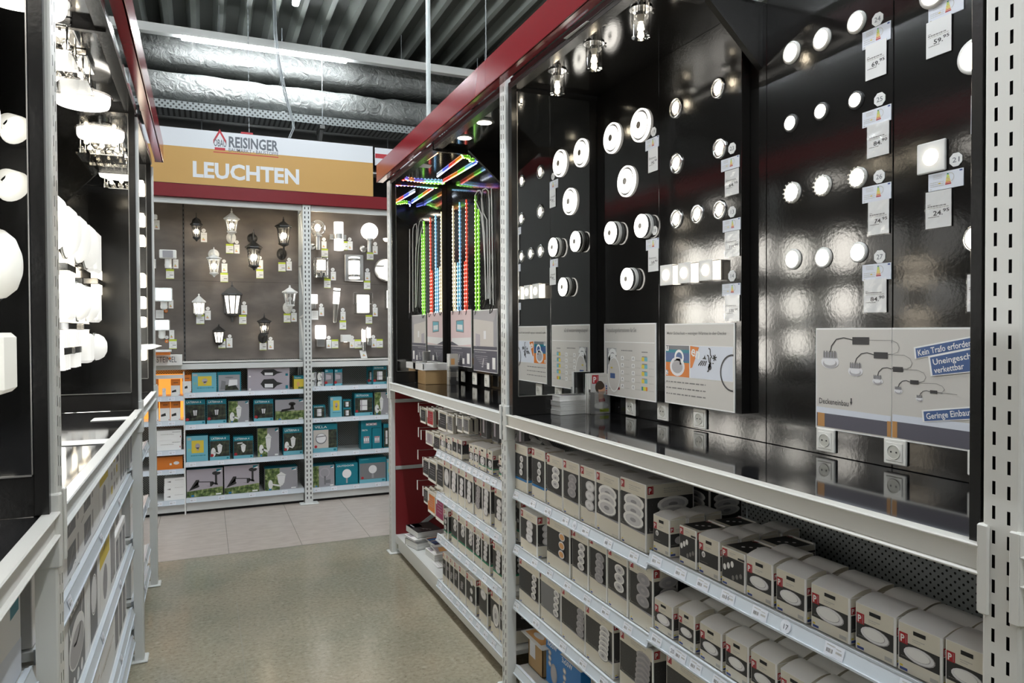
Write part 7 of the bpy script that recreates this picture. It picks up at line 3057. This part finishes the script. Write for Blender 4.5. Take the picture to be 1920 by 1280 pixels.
for i in range(4):
    q = MB()
    x = t.location.x-.08+.052*i
    q.box((x-.022, t.location.y+.05, ZC-.003+hb+.0125), (x+.022, t.location.y+.16, ZC-.003+hb+.045+.01*(i % 2)), 'carton_edge', .004)
    tag(q.build('small_white_box'), 'small white box, %s from left in the white tray' % ORD[i], 'box', 'small boxes in the tray')


def brochure_stand(pl, pr, pb, pt, label, yy, sleeve):
    z = ZC-.004
    a = P(pl, pb, 'Z', z) if yy is None else P(pl, pb, 'Y', yy)
    c = P(pr, pb, 'Y', a.y)
    w_ = c.x-a.x
    h = P(pl, pt, 'Y', a.y).z-z
    t = thing('brochure_holder', label, 'brochure holder', ((a.x+c.x)/2, a.y, z), rz=0)
    q = MB()
    q.box((-w_/2, 0, 0), (w_/2, .003, h*.55), 'glass')
    q.box((-w_/2, .07, 0), (w_/2, .073, h*.98), 'glass')
    for s in (-1, 1):
        q.box((s*w_/2, 0, 0), (s*(w_/2-.003), .073, h*.6), 'glass')
    q.build('clear_stand', t)
    first = None
    for k in range(3):
        if first is None:
            b_ = thing('brochure', 'front brochure in the '+label.split(' on ')[0], 'brochure', ((a.x+c.x)/2, a.y+.006, z+.002), rz=0, group='brochures in '+label.split(' on ')[0])
            q = MB()
            q.box((-w_*.47, 0, 0), (w_*.47, .012, h*.97), 'carton_edge')
            q.build('page_block', b_)
            q = MB()
            f = Face(q, (-w_*.47, -.0008, 0), (1, 0, 0), (0, 0, 1), w_*.94, h*.97)
            f.rect(0, 0, 1, 1, 'board_beige', 0)
            sleeve(f)
            q.build('cover', b_)
            first = b_
        else:
            dup(first, (first.location.x-.004*k, first.location.y+.0145*k, z+.002), '%s brochure behind the front one in the %s' % (['', 'second', 'third'][k], label.split(' on ')[0]))


def portrait(f):
    plogo(f, .08, .965, .04)
    f.fake(.45, .93, .9, .012, 'ink_pale', 2)
    f.rect(.04, .03, .96, .76, 'board_grey', 1)
    f.ell(.48, .66, .028, .034, 'hair', 3)
    f.ell(.58, .60, .021, .030, 'skin', 4)
    f.ell(.50, .69, .026, .020, 'hair', 5)
    f.poly([(.40, .52), (.62, .54), (.72, .36), (.42, .34)], 'skin', 3)
    f.poly([(.42, .36), (.72, .38), (.76, .30), (.44, .29)], 'sign_red', 4)
    f.ell(.55, .20, .045, .016, 'lamp_white', 3)
    f.rect(.48, .04, .96, .12, 'print_lime', 3)
    for k, c in enumerate(('print_navy', 'print_navy', 'sign_red', 'print_red')):
        f.rect(.80, .66-.06*k, .92, .70-.06*k, c, 3)


def lampcover(f):
    f.rect(.0, .0, 1, .25, 'print_mid', 1)
    f.rect(.0, .42, 1, .6, 'print_mid', 1)
    f.rect(.15, .65, .6, .85, 'print_gold', 2)


brochure_stand(1107, 1145, 777, 699, 'clear brochure holder on the near right counter', None, portrait)
brochure_stand(843, 860, 717, 662, 'silver brochure holder on the far right counter', 5.60, lampcover)
z = ZC-.003
a = P(1084, 776, 'Z', z)
for k in range(4):
    t = thing('brochure', 'brochure in the pile beside the clear holder, %s from top' % ['fourth', 'third', 'second', 'first'][k], 'brochure', (a.x+.003*(k % 2), a.y, z+.0005+.0245*k), rz=.12*(1 if k < 3 else .4), group='brochure pile on the counter')
    q = MB()
    q.box((-.115, .0, .0), (.10, .21, .023), 'pile_pages' if k < 3 else 'carton_edge')
    q.build('page_block', t)
    q = MB()
    q.box((-.116, -.001, .023), (.101, .211, .0242), 'carton_edge')
    if k == 3:
        f = Face(q, (-.116, -.001, .0242), (1, 0, 0), (0, 1, 0), .217, .21)
        f.rect(.12, .1, .55, .8, 'print_lilac', 1)
        f.ell(.7, .5, .03, .06, 'print_mid', 1)
        f.arc(.5, .5, .05, .06, 0, 5, 'sign_grey', 2)
    q.build('cover', t)
t = thing('shelf_strip', 'orange price flag fixed to the inner side of the middle post', 'price flag', (1.488, 3.486, 1.56), rz=0)
q = MB()
q.box((0, -.004, 0), (.015, 0, .035), 'print_orange')
q.build('flag', t)

# ------------------------------------------------------------------ left rack: lamps on boards and canopies
XBL = MX('L', XB)                     # face of the lamp boards


def left_lamp(kind, y, z, size, label, glow='glow_opal'):
    t = thing({'disc': 'round_ceiling_lamp', 'square': 'square_ceiling_lamp', 'shade': 'shade_spot', 'tubes': 'tube_wall_lamp', 'poster': 'lamp_poster'}[kind], label, 'wall lamp', (XBL, y, z), 'L', 'lamps on the left boards')
    r = size
    if kind == 'disc':
        q = MB()
        q.lathe([(r*.55, 0), (r*.6, .05), (r*.98, .09), (r, .10)], (0, 0, 0), (0, -1, 0), 'chrome', 28)
        q.lathe([(r*1.06, .092), (r*1.07, .10), (r*1.06, .108), (r*1.01, .108)], (0, 0, 0), (0, -1, 0), 'steel', 28, cap=False)
        q.build('chrome_base', t)
        q = MB()
        q.lathe([(r*1.0, .10), (r*.96, .13), (r*.75, .165), (r*.4, .185), (.0005, .19)], (0, 0, 0), (0, -1, 0), glow, 28)
        q.build('opal_glass', t)
    elif kind == 'square':
        q = MB()
        q.box((-r*.8, -.05, -r*.8), (r*.8, 0, r*.8), 'chrome', .005)
        q.build('chrome_base', t)
        q = MB()
        q.box((-r, -.14, -r), (r, -.055, r), glow, .02)
        q.build('opal_glass', t)
    elif kind == 'shade':
        q = MB()
        q.box((-r*1.5, -.03, -.03), (r*1.5, 0, .03), 'chrome', .005)
        q.tube([(0, -.02, 0), (0, -.09, .02), (0, -.13, -.01)], .010, 'chrome', 8)
        q.build('wall_arm', t)
        q = MB()
        q.lathe([(r*.35, 0), (r*.75, .03), (r*1.0, .09), (r*.97, .09), (r*.7, .035)], (0, -.12, .02), (.45, -.55, -.45), 'glow_shade', 22, cap=False)
        q.build('glass_shade', t)
        q = MB()
        q.ball((0, -.150, -.012), r*.30, glow, 12, 8)
        q.build('bulb', t)
    elif kind == 'tubes':
        q = MB()
        for k in range(3):
            q.cyl((-.09+.09*k, -.08, -r), (-.09+.09*k, -.08, r), .030, glow, 14)
        q.build('glass_tube', t)
        q = MB()
        q.box((-.15, -.11, -.025), (.15, 0, .025), 'chrome', .004)
        q.build('chrome_base', t)


# nearest left bay: seen in its end mirror
YM0 = MIRR['L', 0]-.001
for k, (px, py, kind, s, glow) in enumerate(((14, 235, 'shade', .065, 'glow_opal'), (10, 340, 'shade', .07, 'glow_opal'), (14, 495, 'disc', .15, 'glow_shade'), (20, 740-60, 'square', .13, 'glow_shade'))):
    v = P(px, py, 'X', XBL+.14)
    y = 2*YM0-v.y
    left_lamp(kind, y, v.z, s, ['glass shade spot high on the nearest left board', 'second glass shade spot below the high one on the nearest left board', 'round opal lamp on the nearest left board', 'square opal lamp low on the nearest left board'][k], glow)
for k, (y, z, kind, s) in enumerate(((.78, 2.75, 'disc', .15), (1.3, 2.75, 'square', .13), (.82, 2.2, 'disc', .14), (1.35, 2.2, 'disc', .14), (.8, 1.78, 'square', .12), (1.35, 1.78, 'tubes', .12), (1.72, 2.5, 'shade', .06))):
    left_lamp(kind, y, z, s, '%s lamp of the nearest left board out of the picture' % ['upper round', 'upper square', 'middle round', 'second middle round', 'low square', 'low tube', 'single shade'][k])
# middle left bay: three tiers seen in the mirror
TIER = ['upper', 'middle', 'lower']
n = 0
for r, (z, kinds) in enumerate(((2.56, ('disc', 'disc', 'disc', 'disc', 'square')), (2.13, ('disc', 'square', 'disc', 'disc', 'square')), (1.80, ('square', 'tubes', 'tubes', 'square', 'disc')))):
    for k, kd in enumerate(kinds):
        y = 4.36-.43*k
        left_lamp(kd, y, z, {0: .165, 1: .132, 2: .108}[r] if kd != 'tubes' else .12, 'bright %s lamp, %s from the mirror, %s tier, middle left bay' % ({'disc': 'round opal', 'square': 'square opal', 'tubes': 'glass tube'}[kd], ORD[k], TIER[r]), 'glow_left' if k else 'glow_side')
        n += 1
for k, (y, z) in enumerate(((3.72, 2.34), (3.72, 1.96), (3.1, 1.96), (2.3, 2.34))):
    left_lamp('tubes', y, z, .10, 'small glass tube lamp, %s of the middle left board' % ['upper one nearest the mirror', 'lower one nearest the mirror', 'between the lower tiers', 'far from the mirror'][k], 'glow_warm')
# energy posters on that board
for k, z in enumerate((2.50, 2.04, 1.66)):
    q = MB()
    q.box((XBL, 4.30, z-.12), (XBL+.004, 4.52, z+.10), 'card_blueish')
    tag(q.build('lamp_poster'), 'pale blue poster, %s beside the mirror in the middle left bay' % ['upper', 'middle', 'lower'][k], 'poster', 'posters on the left board')
# short far left bay
for k in range(6):
    left_lamp('disc', 5.24+.52*(k % 2), (2.62, 2.07, 1.68)[k//2], .165, 'round opal lamp, %s row %s one in the short far left bay' % (ORD[k//2], ['near', 'far'][k % 2]), 'glow_side')
for k, (x, z) in enumerate(((-1.0, 2.22), (-1.5, 2.22), (-1.27, 2.78), (-1.95, 2.75), (-2.5, 2.3))):
    t = thing('bulkhead_lamp', 'round bulkhead lamp %s on the back wall, hidden behind the left rack' % ORD[k], 'wall lamp', (x, 8.72, z), group='bulkhead lamps behind the left rack')
    q = MB()
    q.lathe([(.17, 0), (.17, .05), (.15, .07)], (0, 0, 0), (0, -1, 0), 'steel', 24, cap=False)
    q.build('rim', t)
    q = MB()
    q.lathe([(.15, .05), (.12, .09), (.0005, .11)], (0, 0, 0), (0, -1, 0), 'glow_side', 24)
    q.build('glass_dome', t)
q = MB()
q.box((-4, 8.72, 1.6), (-1.605, 8.75, 3.3), 'slate')
tag(q.build('wall_panel'), 'dark slate wall panel behind the left rack', 'wall panel', 'slate wall panels')



# ceiling lamps under the left canopies
def ceil_disc(x, y, r, label, drop=.05):
    t = thing('ceiling_disc_lamp', label, 'ceiling lamp', (x, y, ZK), rz=0, group='lamps under the left canopies')
    q = MB()
    q.cyl((0, 0, -.02), (0, 0, 0), r*.45, 'chrome', 24)
    q.cyl((0, 0, -drop), (0, 0, -.02), r*.22, 'chrome', 20)
    q.build('chrome_mount', t)
    q = MB()
    q.lathe([(r*1.0, -drop-.012), (r*1.03, -drop-.006), (r*1.0, -drop)], (0, 0, 0), (0, 0, 1), 'glass_smoke', 36)
    q.build('glass_rim', t)
    q = MB()
    q.lathe([(r*.55, -drop-.062), (r*.88, -drop-.055), (r*.93, -drop-.035), (r*.93, -drop-.013)], (0, 0, 0), (0, 0, 1), 'glow_white', 36)
    q.build('glowing_disc', t)


def ceil_crystal(x, y, s, label):
    t = thing('crystal_ceiling_lamp', label, 'ceiling lamp', (x, y, ZK), rz=0, group='lamps under the left canopies')
    q = MB()
    q.box((-s, -s, -.03), (s, s, 0), 'chrome', .004)
    q.build('chrome_base', t)
    q = MB()
    for i in (-1, 0, 1):
        for j in (-1, 0, 1):
            if (i+j) % 2 == 0:
                q = MB()
                q.ball((i*s*.6, j*s*.6, -.055), s*.11, 'glow_filament', 10, 6)
                q.cyl((i*s*.6, j*s*.6, -.05), (i*s*.6, j*s*.6, -.03), s*.05, 'chrome', 8)
                q.build('bulb', t)
    q = MB()
    q.box((-s, -s, -.14), (s, s, -.134), 'glass_smoke')
    for i in range(5):
        for j in range(5):
            q.ball((-s*.8+s*.4*i, -s*.8+s*.4*j, -.105), .018, 'glass', 6, 4)
    for sx in (-1, 1):
        for sy in (-1, 1):
            q.cyl((sx*s*.85, sy*s*.85, -.135), (sx*s*.85, sy*s*.85, -.02), .005, 'chrome', 6)
    q.build('crystal_plate', t)


ceil_disc(-.56, 4.27, .135, 'glowing disc lamp under the canopy beside the middle left mirror')
ceil_crystal(-.60, 3.86, .13, 'square crystal lamp under the middle left canopy, nearest the disc')
ceil_crystal(-.60, 3.50, .12, 'second square crystal lamp under the middle left canopy')
ceil_disc(-.58, 3.08, .14, 'second glowing disc lamp under the middle left canopy')
ceil_crystal(-.60, 2.66, .13, 'third square crystal lamp under the middle left canopy')
ceil_disc(-.60, 1.72, .12, 'glowing disc lamp under the nearest left canopy beside the mirror')
ceil_disc(-.60, 1.1, .13, 'glowing disc lamp further back under the nearest left canopy')
ceil_disc(-.58, 5.5, .12, 'glowing disc lamp under the short far left canopy')
# small papers on the left counter
for k, (px, py) in enumerate(((215, 785), (150, 830))):
    p = P(px, py, 'Z', ZC-.003)
    q = MB()
    q.box((p.x-.10, p.y-.07, ZC-.003), (p.x+.10, p.y+.07, ZC-.001), 'paper')
    tag(q.build('paper_sheet'), 'white paper sheet lying on the left counter, %s one' % ['farther', 'nearer'][k], 'paper', 'sheets on the left counter')
p = P(116, 770, 'Y', 4.3)
t = thing('plug_lamp', 'small white plug on the black board above the left counter', 'plug', (XBL, 4.1, 1.56), 'L')
q = MB()
q.box((-.04, -.03, -.04), (.04, 0, .04), 'plastic_white', .004)
q.build('plug_body', t)
q = MB()
q.tube([(0, -.03, 0), (0, -.05, -.03), (.1, -.06, -.085), (.25, -.08, -.087)], .004, 'lamp_black', 6)
q.build('cable', t)


# ------------------------------------------------------------------ lower shelves and cartons of the left rack
LX = 1.520          # front of the left shelf rails (mirrored coordinate)
lp = MX('L', LX)
for i, (y0, y1) in enumerate(BAYS['L']):
    for k, z in enumerate((1.105, .700, .330)):
        if i == 0:
            z = (1.10, .70, .33)[k]
        shelf('L', y0+.01, y1-.01, z, 'grey %s shelf below the counter in %s' % (TIER[k], BN['L'][i]), LX, .5, (.15, .45, .72), seed=60+i*3+k)
    shelf('L', y0+.01, y1-.01, .165, 'base shelf below the counter in '+BN['L'][i], LX, .5, (.3, .6), seed=80+i, kick=True)
    q = MB()
    h = (y1-y0)/2
    q.box((-h, 0, 0), (h, .01, 1.38), 'pegboard')
    tag(q.build('back_panel', None, (XBL-.005, (y0+y1)/2, .05), RZ['L']), 'perforated back panel below the counter in '+BN['L'][i], 'back panel', 'perforated back panels')


def left_carton(y0, y1, z, h, d, label, style, dx=.017):
    x = MX('L', LX+dx)
    t = thing('lamp_carton', label, 'carton', (x, (y0+y1)/2, z), 'L', 'cartons in the left rack')
    w_ = y1-y0-.003
    q = MB()
    q.box((-w_/2, 0, 0), (w_/2, d, h), 'carton_white', .002)
    f, g, tp, l = faces(q, w_, d, h)
    if style == 'four':
        for ax_, az in ((.10, .52), (.52, .52), (.10, .05), (.52, .05)):
            f.rect(ax_, az+.04, ax_+.20, az+.36, 'print_mid', 1)
            f.line([(ax_+.04, az+.10), (ax_+.14, az+.30)], .006, 'print_lamp_dim', 2)
            f.rect(ax_+.24, az+.10, ax_+.28, az+.38, 'print_lamp_dim', 1)
        f.line([(.44, .50), (.52, .54)], .003, 'ink_soft', 1)
    elif style == 'yellow':
        f.rect(.05, .60, .95, .97, 'print_yellow', 1)
        f.rect(.05, .03, .95, .60, 'carton_edge', 1)
        f.ell(.5, .33, w_*.2, h*.22, 'print_grey', 2)
        f.line([(.4, .75), (.6, .82)], .01, 'ink_soft', 2)
    elif style == 'led':
        f.rect(.15, .02, .85, .97, 'print_mid', 1)
        f.text('LED', .22, .78, h*.11, 'carton_edge', 3, width=.45*w_, bold=.01)
        f.arc(.45, .84, w_*.28, w_*.30, 0, 6.28, 'carton_edge', 3, 20)
        f.ell(.5, .44, w_*.34, h*.24, 'carton_white', 2)
        f.ell(.5, .40, w_*.30, h*.18, 'print_lamp_dim', 3)
        for k in range(3):
            f.ell(.35+.17*k, .10, w_*.05, h*.06, 'carton_white', 2)
    elif style == 'round':
        f.rect(.18, .03, .82, .97, 'print_mid', 1)
        f.text('LED', .3, .82, h*.07, 'carton_edge', 3, width=.35*w_)
        f.arc(.5, .5, w_*.24, w_*.26, 0, 6.28, 'carton_edge', 3, 20)
        f.ell(.5, .5, w_*.23, w_*.23, 'print_lamp', 2)
    elif style == 'frames':
        for k in range(3):
            f.rect(.08+.31*k, .10, .30+.31*k, .85, 'print_mid', 1)
            f.rect(.12+.31*k, .18, .26+.31*k, .72, 'print_grey', 2)
    elif style == 'blue':
        f.rect(.84, .66, .97, .95, 'print_teal', 1)
        f.poly([(.0, .0), (1, .0), (1, .35), (0, .55)], 'card_blueish', 1)
        f.rect(.03, .05, .10, .2, 'print_teal', 2)
        f.fake(.2, .15, .6, .05, 'ink_pale', 2)
    elif style == 'icons':
        for k in range(3):
            for j in range(3):
                f.rect(.2+.25*k, .15+.27*j, .32+.25*k, .3+.27*j, ('print_yellow', 'print_lilac', 'ink_pale')[(k+j) % 3], 1)
        f.rect(.75, .6, .95, .9, 'print_mid', 1)
    elif style == 'plain':
        f.fake(.2, .5, .8, .04, 'ink_pale', 1)
        f.line([(.0, .55), (1, .55)], .003, 'kraft', 1)
    q.build('box_body', t)
    q = MB()
    q.box((-w_/2+.001, .001, h), (w_/2-.001, d-.001, h+.0015), 'carton_white')
    q.build('top_flap', t)
    return t


# middle bay, upper shelf (from near to far)
z = 1.107
Ls = [(2.17, 2.58, .255, 'icons', 'white carton hidden behind the nearest left post on the upper shelf'), (2.60, 3.45, .255, 'four', 'large white carton with four dark pictures on the upper left shelf'),
      (3.46, 3.78, .25, 'yellow', 'white and yellow carton on the upper left shelf'), (3.79, 4.23, .25, 'icons', 'white carton with small coloured icons on the upper left shelf'),
      (4.25, 4.62, .25, 'frames', 'white carton with dark framed pictures near the middle left post')]
for a, c, h, st, lab in Ls:
    left_carton(a, c, z, h, .30, lab, st)
z = .702
Ls = [(2.17, 2.60, .352, 'plain', 'tall plain white carton beside the nearest left post'), (2.61, 3.10, .352, 'led', 'tall dark LED carton on the middle left shelf'), (3.11, 3.42, .35, 'round', 'white carton with a dark round lamp picture on the middle left shelf'),
      (3.43, 3.80, .35, 'yellow', 'large white and yellow carton on the middle left shelf'), (3.81, 4.0, .34, 'frames', 'upright white carton with one dark frame on the middle left shelf'), (4.01, 4.50, .20, 'frames', 'low white carton with three dark pictures on the middle left shelf')]
for a, c, h, st, lab in Ls:
    left_carton(a, c, z, h, .30, lab, st)
left_carton(4.03, 4.46, .9035, .13, .22, 'yellow marked carton on top of the low white carton', 'yellow', .03)
z = .332
Ls = [(2.17, 2.9, .32, 'plain', 'long plain white carton beside the nearest post on the lower left shelf'), (2.93, 3.4, .30, 'plain', 'white carton second from near on the lower left shelf'), (3.42, 3.9, .25, 'plain', 'pinkish white carton on the lower left shelf'), (3.92, 4.5, .27, 'frames', 'white carton with dark side pictures on the lower left shelf')]
for a, c, h, st, lab in Ls:
    left_carton(a, c, z, h, .32, lab, st)
# nearest bay
left_carton(.9, 1.40, 1.102, .25, .3, 'pale carton on the upper shelf at the left picture edge', 'blue')
left_carton(1.42, 2.05, 1.102, .24, .3, 'pale blue carton on the upper shelf beside the nearest left post', 'blue')
left_carton(1.0, 1.5, .702, .34, .3, 'pale carton on the middle shelf at the left picture edge', 'blue')
left_carton(1.52, 2.05, .702, .36, .3, 'pale blue carton on the middle shelf beside the nearest left post', 'blue')
left_carton(1.4, 2.04, .332, .30, .3, 'white carton on the lower shelf beside the nearest left post', 'plain')
# short far bay
for k, (z, h, st) in enumerate(((1.107, .24, 'frames'), (.702, .30, 'plain'), (.332, .28, 'plain'))):
    left_carton(4.80, 5.35, z, h, .3, 'white carton near the middle post on the %s shelf of the short far left bay' % TIER[k], st)

# lamps added on the far left end board in place of mirror reflections
for k, z in enumerate((2.98, 2.74, 2.58, 2.30, 2.13, 1.98, 1.76)):
    t = thing('square_wall_lamp', 'small square lamp, %s from top in the column beside the far end left post' % ORD[k], 'wall lamp', (-.435, 5.962, z), group='small lamps on the far left end board')
    q = MB()
    q.box((-.036, -.02, -.03), (.036, 0, .03), 'chrome', .003)
    q.build('chrome_base', t)
    q = MB()
    q.box((-.040, -.06, -.05+.012*(k % 3)), (.040, -.0205, .05), 'glow_warm', .006)
    q.build('opal_glass', t)
